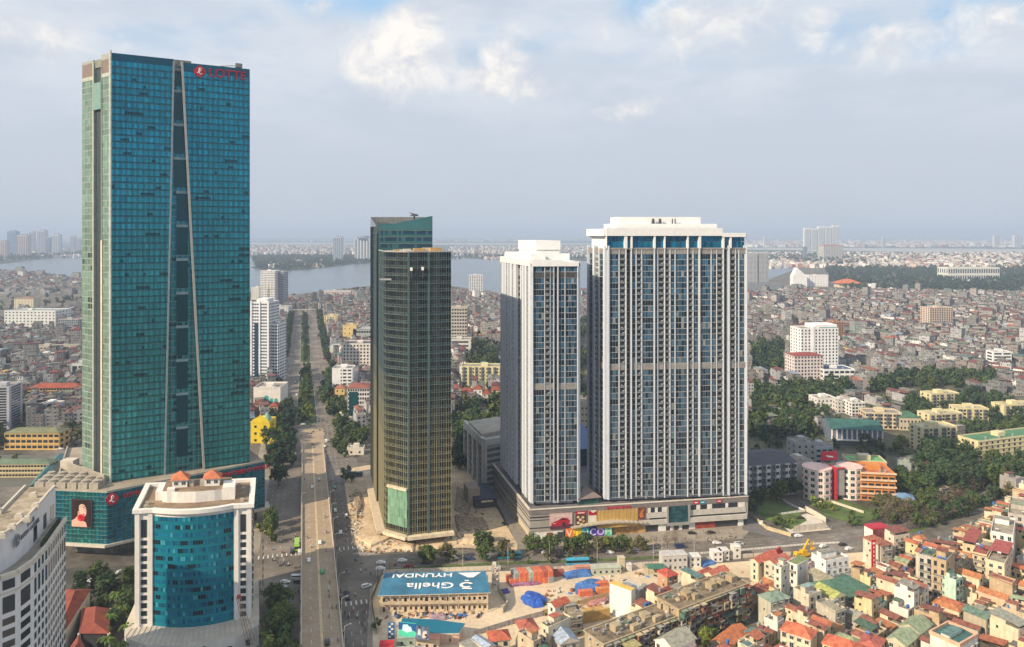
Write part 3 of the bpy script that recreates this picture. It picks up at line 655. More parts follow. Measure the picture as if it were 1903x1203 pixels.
for a, b in ((0, q0), (q1, 1)):
 wbox(mb, A2, A0, a, b, ZT-10, ZT-3, -1.5, .1, 0, cB_); wbox(mb, A2, A0, a, b, ZT-3, ZT-(.1 if a else 1.6), -1.5, .1, 0, (.30, .32, .28)); wbox(mb, A2, A0, a, b, ZT-12, ZT-10, -1.5, .25, 0, (.38, .40, .35))
wbox(mb, A2, A0, q0-.02, q0+.02, ZP, ZT-3, -3, .35, 0, (.40, .42, .36)); wbox(mb, A2, A0, q1-.01, q1+.04, ZP, ZT-96, -3, .5, 0, (.62, .55, .42)); wbox(mb, A2, A0, q1-.01, q1+.02, ZT-96, ZT-3, -3, .3, 0, (.20, .24, .22))
wbox(mb, A2, A0, q0, q1, ZT-28, ZT-14, -2.9, .5, 0, (.16, .28, .26))
for k in range(44): wbox(mb, A2, A0, q0+.02, q1-.01, ZP+3.54*k+1.5, ZP+3.54*k+1.9, -2.9, -1.5, 0, (.34, .30, .24))
mb.build('crown_band', M('crown_panels', attr=True, rough=.6, var=.1), LT)
mb = MB(); mb.bar((*wallpt(A0, A1, 0, .25), ZP), (*wallpt(A0, A1, 0, .25), ZT+1.2), .6, n=6); mb.build('corner_fin', M('cream_fin', (.62, .62, .55), .5), LT)
mb = MB(); P4 = [wallpt(A0, A1, .01, -.4), wallpt(A0, A1, .99, -.4), A3, A2]; mb.prism(P4, ZT-6, ZT-4.5, 0)
bk = (A3[0]-A1[0], A3[1]-A1[1])
mb.prism([lerp(P4[0], P4[3], .06), lerp(P4[1], P4[2], .06), lerp(P4[1], P4[2], .94), lerp(P4[0], P4[3], .94)], ZT-4.5, ZT-1.8, 0)
for s in (.40, .50): x, y = wallpt(A0, A1, s, -6); mb.obox(x, y, ZT-4, 9, 5, 4.6, .5, 0)
x, y = wallpt(A0, A1, .92, -5); mb.obox(x, y, ZT-3, 1.2, 1.2, 3.2, 0); mb.bar((x-9, y-2, ZT+.4), (x+2, y, ZT+1.2), .25); mb.obox(x+.5, y, ZT, 3.5, 2.5, 2.2, .5)
mb.build('roof', M('roof_plant', (.22, .22, .2), .8), LT)
SG = thing('rooftop_sign', 'red LOTTE lettering with a diamond emblem high on the teal tower', 'sign', (*wallpt(A0, A1, 0, .3), 0), math.atan2(A1[1]-A0[1], A1[0]-A0[0]))
LLEN = math.hypot(A1[0]-A0[0], A1[1]-A0[1]); m_red = M('sign_red', (.55, .015, .04), .5, var=.05); m_crim = M('sign_crimson', (.36, .008, .04), .5, var=.05); m_wht = M('sign_white', (.85, .82, .8), .5, var=0)
xs = s_at(A0, A1, 419)*LLEN
text_on('letters', 'LOTTE', 6.6, m_crim, SG, (xs+1, 0, ZT-7.5), 0, .3, bold=.10, sx=.98)
def emblem(par, cx, cz, r, dep=.35, letter='l'):
 mb = MB(); n = 32; P = []
 for k in range(n):
  t = 2*math.pi*k/n; q = (abs(math.cos(t))**1.5+abs(math.sin(t))**1.5)**(-1/1.5); P.append((cx+r*q*math.cos(t), cz+r*q*math.sin(t)))
 mb.face([(x, -dep, z) for x, z in P])
 for i in range(n): a, b = P[i], P[(i+1) % n]; mb.face([(a[0], 0, a[1]), (b[0], 0, b[1]), (b[0], -dep, b[1]), (a[0], -dep, a[1])])
 mb.build('emblem', m_red, par)
 mb = MB()      # looped white script letter
 pts = [(-.38, -.30), (-.1, -.12), (.16, .22), (.22, .48), (.06, .60), (-.1, .40), (-.1, 0), (-.02, -.38), (.14, -.50), (.34, -.34)]
 for a, b in zip(pts[:-1], pts[1:]): mb.bar((cx+a[0]*r, -dep-.1, cz+a[1]*r), (cx+b[0]*r, -dep-.1, cz+b[1]*r), r*.085, n=6)
 mb.build('emblem_letter', m_wht, par)
emblem(SG, s_at(A0, A1, 371)*LLEN, ZT-5.3, 3.1)
PD = thing('glass_podium', 'blue-green tiled glass podium at the foot of the tall teal tower', 'podium building')
C0, C1, C2, C3, C4 = (-227, 373), (-198.6, 369.5), (-137.8, 420), (-170, 466), (-264, 447)
gl, mu = MB(), MB()
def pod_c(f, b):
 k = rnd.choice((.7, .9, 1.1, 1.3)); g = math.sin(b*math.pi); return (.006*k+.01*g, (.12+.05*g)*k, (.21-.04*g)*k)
def tile(A, B_, nfl, nbb):
 fh = (ZP-8.)/nfl
 for f in range(nfl):
  for b in range(nbb):
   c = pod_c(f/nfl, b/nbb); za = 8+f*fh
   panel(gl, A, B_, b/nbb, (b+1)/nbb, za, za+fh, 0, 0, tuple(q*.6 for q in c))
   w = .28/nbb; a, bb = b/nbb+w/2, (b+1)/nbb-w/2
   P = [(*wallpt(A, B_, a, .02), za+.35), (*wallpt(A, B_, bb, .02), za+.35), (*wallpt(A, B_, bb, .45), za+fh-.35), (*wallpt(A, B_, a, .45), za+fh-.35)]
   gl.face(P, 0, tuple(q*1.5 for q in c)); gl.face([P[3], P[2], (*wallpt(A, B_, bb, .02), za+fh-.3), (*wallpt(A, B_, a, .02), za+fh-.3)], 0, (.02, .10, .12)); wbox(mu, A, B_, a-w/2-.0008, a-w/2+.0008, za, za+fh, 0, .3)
 for f in range(nfl+1): wbox(mu, A, B_, 0, 1, 8+f*fh-.06, 8+f*fh+.06, 0, .5)
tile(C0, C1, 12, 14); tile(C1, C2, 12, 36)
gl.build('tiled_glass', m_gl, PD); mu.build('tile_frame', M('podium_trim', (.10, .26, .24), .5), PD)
mb = MB(); mb.prism([wallpt(C0, C1, 0, -.05), C1, wallpt(C1, C2, 1, -.05), C3, C4], 8, ZP, 0, 1, bottom=True); mb.build('wall', [M('podium_wall', (.34, .33, .29), .8, streak=.2), M('podium_roof', (.33, .28, .22), .9, var=.2, scale=.06, fine=.1)], PD)
i_ = lambda A, o=-4.: A
mb = MB(); mb.prism([(-222, 380), (-199, 376), (-143, 422), (-170, 458), (-256, 440)], 0, 7.98, 0); mb.build('ground_floor', M('shopfront', (.10, .10, .09), .5, var=.4, scale=.3), PD)
mb = MB(); Pc_ = [wallpt(C0, C1, -.05, 1.6), wallpt(C0, C1, 1.0, 1.9), wallpt(C1, C2, 1.03, 1.6), (C2[0]-1, C2[1]+9), (C0[0]+3, C0[1]+5)]
mb.prism(Pc_, 6.6, 7.9, 0, bottom=True); mb.build('canopy', m_conc2, PD)
mb = MB(); wbox(mb, C4, C0, 0, 1, ZP, ZP+1.2, -.6, .1); wbox(mb, C0, C1, 0, 1, ZP, ZP+.9, -.5, .15); wbox(mb, C1, C2, 0, 1, ZP, ZP+.9, -.5, .15); mb.build('parapet', m_conc, PD)
mb = MB()      # white louvred screen round the foot of the tower
for k in range(40):
 s = k/40; x, y = lerp((-237, 402), (-206, 381), s); mb.obox(x, y, ZP, .5, .5, 5.2, .3)
mb.build('louvre_screen', m_conc2, PD)
m_ct = M('cooling_tower_shell', (.40, .36, .30), .8, var=.2)
cm = MB(); cm.box(-2.2, -2.2, 0, 2.2, 2.2, 3.0); cm.cyl(0, 0, 3, 3.9, 1.6, 1.8, 12); ctm = cm.mesh('cooling_tower', m_ct)
for r in range(3):
 for k in range(6):
  x, y = -236+k*5.6-r*1.2, 378+r*6.0-k*.3
  if r == 2 and k > 3: continue
  if PX(x, y, ZP)[0] < 205: put(ctm, 'cooling_tower', PD, (x, y, ZP))
mb = MB(); mb.box(-243, 405, ZP, -236, 411, ZP+5); mb.box(-236, 418, ZP, -233, 425, ZP+2); mb.build('plant_room', m_conc2, PD)
PS = thing('wall_sign', 'red lettering and round red emblem along the top of the glass podium', 'sign', (*wallpt(C1, C2, 0, .9), 0), math.atan2(C2[1]-C1[1], C2[0]-C1[0]))
plen = math.hypot(C2[0]-C1[0], C2[1]-C1[1])
emblem(PS, 2.0, ZP-3.2, 3.0); text_on('letters', 'LOTTE DEPARTMENT STORE', 2.6, m_red, PS, (24, 0, ZP-3.6), 0, .2, bold=.05)
PS2 = thing('wall_sign', 'small red LOTTE lettering near the right end of the glass podium', 'sign', (*wallpt(C1, C2, 0, .9), 0), math.atan2(C2[1]-C1[1], C2[0]-C1[0]))
text_on('letters', 'LOTTE DEPARTMENT STORE', 2.9, m_red, PS2, (62, 0, ZP-3.6), 0, .2, bold=.05)
# advertising screen: a woman's face with a red rose
ra = math.atan2(C1[1]-C0[1], C1[0]-C0[0]); sx = s_at(C0, C1, 154)
AD = thing('advertising_screen', 'big advertising screen of a woman with a red rose on the glass podium', 'advertising screen', (*wallpt(C0, C1, sx, .7), 11.6+4.5), ra)
def flat(name, pts, col, d, par=AD, rough=.5):
 mb = MB(); mb.face([(x, -d, z) for x, z in pts]); return mb.build(name, M('print_'+'%02x%02x%02x' % tuple(int(c*255) for c in col), col, rough, var=.08, scale=.5), par)
def oval(cx, cz, rx, rz_, n=20, a=0.): return [(cx+rx*math.cos(t)*math.cos(a)-rz_*math.sin(t)*math.sin(a), cz+rx*math.cos(t)*math.sin(a)+rz_*math.sin(t)*math.cos(a)) for t in [2*math.pi*k/n for k in range(n)]]
mb = MB(); mb.box(-5.5, -.3, -.3, 5.5, 0, 13.6); mb.build('frame', m_dark, AD)
PIC = flat('picture', [(-5.2, 0), (5.2, 0), (5.2, 13.3), (-5.2, 13.3)], (.03, .006, .006), .32)
flat('shoulder', par=PIC, col=(.72, .42, .32), d=.34, pts=[(-5.2, 0), (3.0, 0), (2.4, 2.2), (.2, 3.4), (-1.2, 5.4), (-2.4, 5.0), (-3.6, 3.8), (-5.2, 3.0)])
flat('neck', [(-2.2, 3), (.5, 3), (1.0, 6.0), (-1.0, 8.0), (-1.9, 7.6)], (.58, .30, .22), .36, PIC)
flat('face', oval(.7, 8.4, 1.9, 3.3, a=.25), (.76, .48, .38), .38, PIC)
flat('hair', [(-3.2, 11), (-2.6, 12.8), (0, 13.2), (3, 12.9), (4.6, 11), (5.0, 6), (4.7, .3), (3.4, .3), (3.9, 5), (3.2, 9), (2.2, 10.6), (.4, 11.3), (-1.4, 10.6)], (.015, .005, .004), .40, PIC)
flat('hair', [(-3.6, 9.2), (-3.4, 12.0), (-1.5, 13.1), (1.5, 13.2), (3.4, 12.4), (2.4, 10.9), (.8, 11.5), (-.7, 11.0), (-1.7, 9.8), (-2.2, 8.0), (-2.9, 7.6)], (.015, .005, .004), .41, PIC); flat('eye', oval(1.5, 9.4, .75, .2, a=-.3), (.05, .02, .02), .42, PIC); flat('eyebrow', oval(1.2, 10.3, 1.0, .16, a=-.3), (.12, .04, .03), .42, PIC); flat('eye', oval(-.6, 9.9, .5, .16, a=-.2), (.06, .02, .02), .42, PIC)
flat('nose', [(1.9, 9.2), (2.7, 7.6), (1.8, 7.5)], (.62, .32, .24), .42, PIC); flat('lips', oval(1.3, 6.2, .7, .26, a=-.25), (.55, .03, .04), .42, PIC)
flat('rose', oval(-.1, 4.5, 1.9, 1.75), (.62, .01, .02), .44, PIC); flat('petal', oval(-.3, 4.9, .9, .7), (.35, .0, .01), .46, PIC); flat('petal', oval(.7, 4.0, .7, .9), (.42, .0, .015), .46, PIC)
pass
OCC.append((150, 466, 95, 385)); OCC.append((60, 494, 835, 372)); LAND.append(('the tall teal tower', -190, 420))
# ---------------------------------------------------------------- curved blue office
BO = thing('office_building', 'white fourteen-storey office with a bulging bright blue glass front and orange-roofed pavilions', 'office building', (-146, 291.5, 0), math.radians(9))
FOOT.append([(-150, 270), (-92, 282), (-104, 332), (-160, 328)])
Wd, Dp, Z0, Z1, NFl = 45.0, 31.0, 8.0, 53.5, 14
bul = lambda x: -3.6*(1-((x-Wd/2)/(Wd/2-7))**2) if abs(x-Wd/2) < Wd/2-7 else 0.
arc = [(7+(Wd-14)*k/16, bul(7+(Wd-14)*k/16)) for k in range(17)]
mb = MB(); mb.prism([(0, 0), (7, 0)]+[(x, y+.3) for x, y in arc[1:-1]]+[(Wd-7, 0), (Wd, 0), (Wd, Dp), (0, Dp)], 0, Z1-1.2, 0, 1)
mb.build('wall', [m_white, M('office_roof', (.24, .17, .11), .95, var=.25, scale=.15, fine=.15)], BO)
gl, mu = MB(), MB(); fh = (Z1-3-Z0)/NFl
def blue_c(f, x):
 k = rnd.choice((.6, .85, 1, 1.15, 1.35)); return (.002*k, .20*k, .34*k)
for f in range(NFl):
 za = Z0+f*fh; run = 0
 for i in range(16):
  a, b = arc[i], arc[i+1]
  for t0, t1 in ((0, .5), (.5, 1)):
   c = blue_c(f, i)
   if run: run -= 1; c = (.008, .03, .05)
   elif rnd.random() < .09: run = rnd.choice((0, 1, 2)); c = (.008, .03, .05)
   elif rnd.random() < .10: c = (.06, .46, .56)
   p, q = lerp(a, b, t0), lerp(a, b, t1)
   gl.face([(*p, za+fh*.42), (*q, za+fh*.42), (*q, za+fh), (*p, za+fh)], 0, c)
   gl.face([(p[0], p[1]-.03, za), (q[0], q[1]-.03, za), (q[0], q[1]-.03, za+fh*.42), (p[0], p[1]-.03, za+fh*.42)], 0, (.004, .24, .33))
   mu.bar((p[0], p[1]-.03, za+fh*.42), (p[0], p[1]-.03, za+fh), .05)
  for z in (za, za+fh*.42): mu.bar((a[0], a[1]-.05, z), (b[0], b[1]-.05, z), .05)
gl.build('curved_glass', glassmat('blue_glass', .15, .4, .35), BO); mu.build('mullion_grid', M('blue_mullion', (.03, .13, .17), .5), BO)
for x in (0, 4.9, Wd-7, Wd-2.0): mb = MB(); mb.box(x+.2, -.6, Z0-1, x+1.85, .1, Z1-1.1); mb.build('column', m_white, BO)
it = []
for f in range(NFl-2):
 for x in (3.5, Wd-3.3):
  it.append((winmesh(2.2, 1.9, 'dark'), (x, -.02, Z0+.9+f*fh*1.0), 0))
it += [(winmesh(2.2, 5.2, 'dark'), (x, -.02, Z1-9.5), 0) for x in (3.5, Wd-3.3)]
for f in range(NFl):
 for y in (6, 12, 19, 26): it.append((winmesh(2.2, 1.9, 'dark'), (Wd+.02, y, Z0+.9+f*fh), math.pi/2)); it.append((winmesh(2.2, 1.9, 'dark'), (-.02, y, Z0+.9+f*fh), -math.pi/2))
spread(BO, 'window', it, winmats())
mb = MB(); cor = [(-.8, -1.0), (7, -1.0)]+[(x, y-1.1) for x, y in arc]+[(Wd-7, -1.2), (Wd+1, -1.2), (Wd+1, Dp+1), (-1, Dp+1)]
inn = [(1.2, .6), (7, .6)]+[(x, y+1.0) for x, y in arc]+[(Wd-7, .6), (Wd-1.2, .6), (Wd-1.2, Dp-1.2), (1.2, Dp-1.2)]
n = len(cor)
for i in range(n):
 j = (i+1) % n; a, b, c, d = cor[i], cor[j], inn[j], inn[i]
 mb.face([(*a, Z1-1.5), (*b, Z1-1.5), (*b, Z1), (*a, Z1)]); mb.face([(*a, Z1), (*b, Z1), (*c, Z1), (*d, Z1)]); mb.face([(*c, Z1-1.2), (*d, Z1-1.2), (*d, Z1), (*c, Z1)]); mb.face([(*b, Z1-1.5), (*a, Z1-1.5), (*d, Z1-1.5), (*c, Z1-1.5)])
mb.build('cornice', m_white, BO)
mb = MB(); mb.prism([(9, 10), (15, 8.2), (Wd/2, 7.4), (Wd-15, 8.2), (Wd-9, 10), (Wd-9, 24), (9, 24)], Z1-1.2, Z1+3.2, 0, 1)
mb.box(11, 8.8, Z1-1.2, 14, 11.5, Z1+4.2); mb.box(Wd-12, 8.8, Z1-1.2, Wd-7, 18, Z1+3.8); mb.box(6, 12, Z1-1.2, 9, 22, Z1+2.4)
mb.build('penthouse', [m_white, MATS['office_roof']], BO)
for x in (15.5, Wd-16.5):
 mb = MB(); mb.box(x-3, 13.5, Z1+3.2, x+3, 19.5, Z1+6.3); pav_ = mb.build('pavilion', m_white, BO)
 mb = MB(); P = [(x-3.8, 12.7), (x+3.8, 12.7), (x+3.8, 20.3), (x-3.8, 20.3)]
 for i in range(4): mb.face([(*P[i], Z1+6.3), (*P[(i+1) % 4], Z1+6.3), (x, 16.5, Z1+9.2)])
 mb.face([(*p, Z1+6.29) for p in P[::-1]]); mb.build('pavilion_roof', M('orange_tiles', (.50, .16, .075), .8, var=.2), pav_)
 for dx in (-1.5, 1.5): put(winmesh(1.6, 1.4), 'window', pav_, (x+dx, 13.48, Z1+4.2))
for x in (20, 24.5): mb = MB(); mb.box(x-1, 14, Z1+3.2, x+1, 18, Z1+5); mb.build('roof_unit', m_conc, BO)
for x, y in ((3.5, 4), (3.5, 8), (41, 6), (41, 20), (39, 25)): mb = MB(); mb.box(x-.7, y-.7, Z1-1.2, x+.7, y+.7, Z1); mb.build('roof_unit', m_conc, BO)
mb = MB(); mb.prism([(-4, 1), (-2, -8), (6, -14), (Wd/2, -17.5), (Wd-6, -14), (Wd+3, -6), (Wd+3, 2), (Wd+2, Dp+2), (-3, Dp+2)], 0, 7.98, 0, 1); mb.build('podium', [m_white, M('podium_terrace', (.50, .45, .38), .9, var=.1, scale=.3, fine=.1)], BO)
mb = MB()
for k in range(26):
 t = k/25; x = -1+(Wd+2)*t; y0 = bul(x)-.8; mb.bar((x, y0, 8.15), (x*1.0+(x-Wd/2)*.08, y0-11-3*math.sin(t*math.pi), 8.15), .10)
mb.build('terrace_rib', m_conc2, BO)
for k in range(14): x = 1+k*3.3; put(winmesh(1.7, 2.2, 'dark'), 'window', BO, (x, -13.0-3.6*math.sin(math.pi*x/Wd) if 6 < x < 40 else -11, 3), 0)
for o in [c for c in bpy.data.objects if c.parent == BO or c.parent and c.parent.parent == BO]:      # the plan is a parallelogram: its sides lean along the boulevard
 if o.name.startswith(('window',)): o.location.x -= .155*o.location.y
 elif o.data.users == 1:
  for v in o.data.vertices: v.co.x -= .155*v.co.y
OCC.append((245, 475, 890, 291)); LAND.append(('the curved blue office', -125, 300))
BO.scale = (.965, 1, 1)
tc_ = thing('construction_crane', 'slim rusty lattice crane leaning beside the curved blue office', 'crane', (-100.5, 280, 8))
mb = MB()
for a in ((-.6, -.6), (.6, -.6), (.6, .6), (-.6, .6)): mb.bar((a[0]*2+3.4, a[1]*2, 0), (a[0]-1.2, a[1], 17), .09)
for k in range(10): z = 1.7*k; q = 1-z/17*.5; xo = 3.4-4.6*z/17; mb.bar((xo-.9*q, -.9*q, z), (xo+.9*q-.4, .9*q, z+1.7), .06); mb.bar((xo+.9*q, -.9*q, z), (xo-.9*q-.4, -.9*q, z+1.7), .06)
mb.build('mast', M('rusty_steel', (.30, .20, .13), .8, var=.3), tc_); mb = MB(); mb.box(-1.6, -.5, 16.5, -.4, .5, 17.8); mb.build('head', M('faded_red_paint', (.40, .08, .06), .7), tc_)
# ---------------------------------------------------------------- curved white hotel
HT = thing('hotel', 'curved white hotel with rows of dark windows and a roof terrace', 'hotel')
Zt, Zu = 64.0, 74.0
ed = [(-120, 196), (-128, 203), (-136, 207), (-140.2, 210.5), (-141.2, 215), (-141.6, 221), (-143.2, 232), (-146.5, 242), (-150.3, 254.5)]
ed = [G(-190, 1140, Zt), G(-120, 1105, Zt), G(-60, 1087, Zt), G(0, 1076, Zt), G(32, 1065, Zt), G(62, 1044, Zt), G(89, 1014, Zt), G(106, 989, Zt), G(122, 966, Zt)]
up_ = [G(-190, 1062, Zu), G(-120, 1035, Zu), G(-60, 1012, Zu), G(0, 998, Zu), G(28, 982, Zu), G(54, 960, Zu), G(76, 935, Zu), G(90, 918, Zu), G(103, 905, Zu)]
backs = [(-176, 262), (-178, 200)]
mb = MB(); mb.prism(ed+backs, 0, Zt-.3, 0, 1); mb.build('wall', [M('hotel_wall', (.70, .69, .69), .7, var=.05, streak=.08), M('hotel_terrace', (.28, .25, .21), .9, var=.2)], HT)
mb = MB(); mb.prism(up_+[G(46, 905, Zu), G(0, 952, Zu), (-172, 215), (-175, 205)], Zt-.3, Zu, 0, 1); mb.build('upper_wall', [MATS['hotel_wall'], M('hotel_roof', (.34, .28, .20), .95, var=.4, scale=.12, fine=.2)], HT)
def strip(mb, pts, z0, z1, o0, o1, m=0):
 for i in range(len(pts)-1): wbox(mb, pts[i], pts[i+1], 0, 1, z0, z1, o0, o1, m)
mb = MB(); strip(mb, ed, Zt-.3, Zt+.9, -.5, .5); strip(mb, ed, Zt-4.6, Zt-4.2, -.1, .35); mb.build('cornice', m_conc2, HT)
mb = MB(); strip(mb, up_, Zu, Zu+.7, -.5, .15); strip(mb, [G(46, 905, Zu), G(0, 952, Zu)][::1], Zu, Zu+.7, -.5, .15); mb.build('parapet', m_conc2, HT)
it = []; sl_ = 3.25
for i in range(len(ed)-1):
 A, B_ = ed[i], ed[i+1]; L_ = math.hypot(B_[0]-A[0], B_[1]-A[1]); ang = math.atan2(B_[1]-A[1], B_[0]-A[0])
 wide = i < 5; n = max(1, round(L_/(5.2 if wide else 2.9))) if i != 4 else 1
 for k in range(n):
  p = wallpt(A, B_, (k+.5)/n, .02)
  w = min(4.2, L_/n*.72) if wide else 1.5
  for f in range(17):
   z = Zt-4-(f+1)*sl_+.2
   if f in (0,): it.append((winmesh(w, 2.6, 'dark'), (*p, Zt-3.6), ang))
   if f in (0, 1) and not wide:
    if f == 0: it.append((winmesh(w, 4.6, 'dark'), (*p, Zt-10), ang))
    continue
   if wide and f == 1: it.append((winmesh(w, 4.6, 'dark'), (*p, Zt-10.2), ang)); continue
   if f > 1: it.append((winmesh(w, 1.9, 'dark'), (*p, z), ang))
for k, s in enumerate((.15, .5, .85)):
 i = 5+k if k < 3 else 7; p = wallpt(up_[5+k], up_[6+k], .5, .02) if k < 3 else None
 it.append((winmesh(3.4, 4.6, 'dark'), (*p, Zt+.3), math.atan2(up_[6+k][1]-up_[5+k][1], up_[6+k][0]-up_[5+k][0])))
spread(HT, 'window', it, winmats(), 100)
for x, y in ((48, 985), (75, 970), (90, 945), (60, 965), (30, 1000), (20, 955), (85, 925)):
 gx, gy = G(x, y, Zu); mb = MB(); mb.obox(gx-4, gy, Zu, 2.2, 1.6, 1.2, .3); mb.obox(gx-4, gy, Zu+1.21, 1.4, 1.2, .5, .3); mb.build('roof_unit', m_conc2, HT)
for k in range(9):
 p = lerp(ed[6], ed[8], k/9); mb = MB(); mb.obox(p[0]-1.6, p[1], Zt-.28, .9, .9, .8, .2); mb.cyl(p[0]-1.6, p[1], Zt+.5, Zt+1.6, .7, .3, 6); mb.build('planter', m_leaf2 := M('planter_green', (.04, .06, .03), .9), HT)
uA, uB = up_[3], up_[6]; ang = math.atan2(uB[1]-uA[1], uB[0]-uA[0])
HS = thing('wall_sign', 'grey hotel lettering and flower emblem on the upper wall of the curved hotel', 'sign', (*wallpt(up_[4], up_[5], .2, .4), Zu-5.2), math.atan2(up_[6][1]-up_[4][1], up_[6][0]-up_[4][0]))
m_sl = M('sign_slate', (.14, .15, .18), .5)
for k in range(5): mb = MB(); t = 2*math.pi*k/5+.3; mb.cyl(-1.5, 0, 0, .01, .1, .1); P = [(-1.6+1.2*math.cos(t)+.8*math.cos(a), 1.5+1.2*math.sin(t)+.8*math.sin(a)) for a in [2*math.pi*j/12 for j in range(12)]]; mb = MB(); mb.face([(x, -.1, z) for x, z in P]); mb.build('emblem_petal', m_sl, HS)
text_on('letters', 'HANOI\nDAEWOO HOTEL', 1.9, m_sl, HS, (9, 0, 2.4), 0, .12, bold=.03)
FOOT.append([(-182, 180), (-130, 180), (-135, 215), (-148, 262), (-185, 268)]); OCC.append((-50, 124, 940, 230)); LAND.append(('the curved white hotel', -155, 240))
# red roofed hotel wing
for i, (poly, z, lab) in enumerate((([(122, 1092), (170, 1092), (124, 1165), (90, 1203)], 9.5, 'long red-brown hipped roof wing right behind the curved white hotel'), ([(152, 1128), (205, 1128), (203, 1175), (146, 1175)], 8.0, 'red-brown roofed entrance porch beside the curved white hotel'), ([(146, 1176), (160, 1203), (118, 1300), (90, 1260)], 8.6, 'lower red-brown roof running towards the viewer by the curved white hotel'))):
 P = [G(x, y, z) for x, y in poly]; P = P[::-1] if sum((P[i][0]*P[(i+1) % 4][1]-P[(i+1) % 4][0]*P[i][1]) for i in range(4)) < 0 else P
 cx, cy = sum(p[0] for p in P)/4, sum(p[1] for p in P)/4
 t_ = thing('hotel_wing', lab, 'building', (cx, cy, 0)); Q = [(p[0]-cx, p[1]-cy) for p in P]
 mb = MB(); mb.prism([(x*.93, y*.93) for x, y in Q], 0, z-.6, 0); mb.build('wall', m_conc2 if i != 1 else m_dark, t_)
 if i == 1:
  for p in Q: mb = MB(); mb.cyl(p[0]*.97, p[1]*.97, 0, z-.6, .5, n=8); mb.build('column', m_white, t_)
 mb = MB(); e = [(*q, z-.6) for q in Q]; r0 = (*lerp(lerp(Q[0], Q[1], .5), lerp(Q[2], Q[3], .5), .18), z+2); r1 = (*lerp(lerp(Q[0], Q[1], .5), lerp(Q[2], Q[3], .5), .82), z+2)
 mb.face([e[0], e[1], r0]); mb.face([e[1], e[2], r1, r0]); mb.face([e[2], e[3], r1]); mb.face([e[3], e[0], r0, r1]); mb.face(e[::-1]); mb.build('roof', M('brown_red_tiles', (.22, .055, .035), .85, var=.25, scale=.3), t_); FOOT.append(P)
# ---------------------------------------------------------------- bronze glass tower
BT = thing('glass_tower', 'unfinished bronze and green glass tower with a slanting crown above a lower curved block', 'skyscraper')
a0, a1, a2, a3 = (-67, 397), (-53.5, 387), (-31.9, 393.5), (-44, 440)
am = (-76.5, 433); t0, t1 = (-92, 491), (-78.5, 437)
FOOT.append([(-95, 495), (-66, 392), (-53, 382), (-26, 390), (-44, 500)])
Zf, Zb = 150.5, 168.5
def br(f, b):  # glass colour carries painted reflections: sunlit city below, sky above
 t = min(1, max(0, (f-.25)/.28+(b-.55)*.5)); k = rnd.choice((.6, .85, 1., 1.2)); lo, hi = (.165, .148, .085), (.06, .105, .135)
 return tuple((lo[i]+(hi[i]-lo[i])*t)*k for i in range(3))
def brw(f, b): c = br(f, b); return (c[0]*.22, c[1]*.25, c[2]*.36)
gl, mu, mv = MB(), MB(), MB(); m_bg = glassmat('bronze_reflection_glass', .15, .45)
def face_bt(A, B_, nb, z0=5., z1=Zf, nfl=36, win=True):
 fh = (z1-z0)/nfl
 for f in range(nfl):
  za = z0+f*fh
  for b in range(nb):
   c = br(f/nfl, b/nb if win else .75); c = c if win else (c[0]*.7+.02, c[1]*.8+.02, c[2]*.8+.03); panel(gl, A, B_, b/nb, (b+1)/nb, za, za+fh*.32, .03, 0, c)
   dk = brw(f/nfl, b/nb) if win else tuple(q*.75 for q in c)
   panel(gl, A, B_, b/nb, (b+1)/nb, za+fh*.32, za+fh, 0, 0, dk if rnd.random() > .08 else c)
  wbox(mu, A, B_, 0, 1, za-.08, za+.08, 0, .25); wbox(mu, A, B_, 0, 1, za+fh*.32-.05, za+fh*.32+.05, 0, .2)
 L_ = math.hypot(B_[0]-A[0], B_[1]-A[1])
 for b in range(nb+1):
  w = .07 if b % 4 else .14
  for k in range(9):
   t = min(1, max(0, ((k+.5)/9-.25)/.35)); c = tuple(p+(q-p)*t for p, q in zip((.38, .34, .20), (.10, .15, .17))); wbox(mv, A, B_, b/nb-w/2/L_, b/nb+w/2/L_, z0+(z1-z0)*k/9, z0+(z1-z0)*(k+1)/9, 0, .3, 0, c)  # reflected sunlit city put into the mullion colour, yellowish low, teal high
# curved corner between the side and the front
arcp = [am, lerp(am, a0, .93), (-66.2, 395.6), (-64.6, 394.2), a1, a2]
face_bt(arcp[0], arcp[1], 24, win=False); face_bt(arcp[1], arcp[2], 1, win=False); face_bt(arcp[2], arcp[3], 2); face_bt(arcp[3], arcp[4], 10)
s1 = s_at(a1, a2, 770); mid = lerp(a1, a2, .05)
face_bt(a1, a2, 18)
wbox(mv, a1, a2, .0, .04, 5, Zf, 0, .5, 0, (.08, .13, .12)); wbox(mv, a1, a2, s_at(a1, a2, 797)-.02, s_at(a1, a2, 797)+.02, 5, Zf, 0, .5, 0, (.08, .13, .12))
mb = MB(); mb.prism([arcp[0]]+arcp[1:]+[a3, (-70, 440)], 4.9, Zf, 0, 1); mb.build('core', [M('tower_core', (.06, .07, .06), .7), m_conc], BT)
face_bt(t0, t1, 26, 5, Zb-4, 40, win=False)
fA, fB = (-77.5, 437.5), (-46.2, 437.5)
def face_back(): 
 for f in range(5):
  za = Zf-4+f*3.9
  for b in range(24):
   c = (.04, .13, .15) if f < 4 else (.05, .15, .15); dk = f < 4 and b % 8 not in (0,) and rnd.random() > .15
   panel(gl, fA, fB, b/24, (b+1)/24, za, za+1.5, .03, 0, c); panel(gl, fA, fB, b/24, (b+1)/24, za+1.5, za+3.9, 0, 0, (.015, .05, .09) if dk else c)
  wbox(mu, fA, fB, 0, 1, za-.08, za+.08, 0, .2)
face_back()
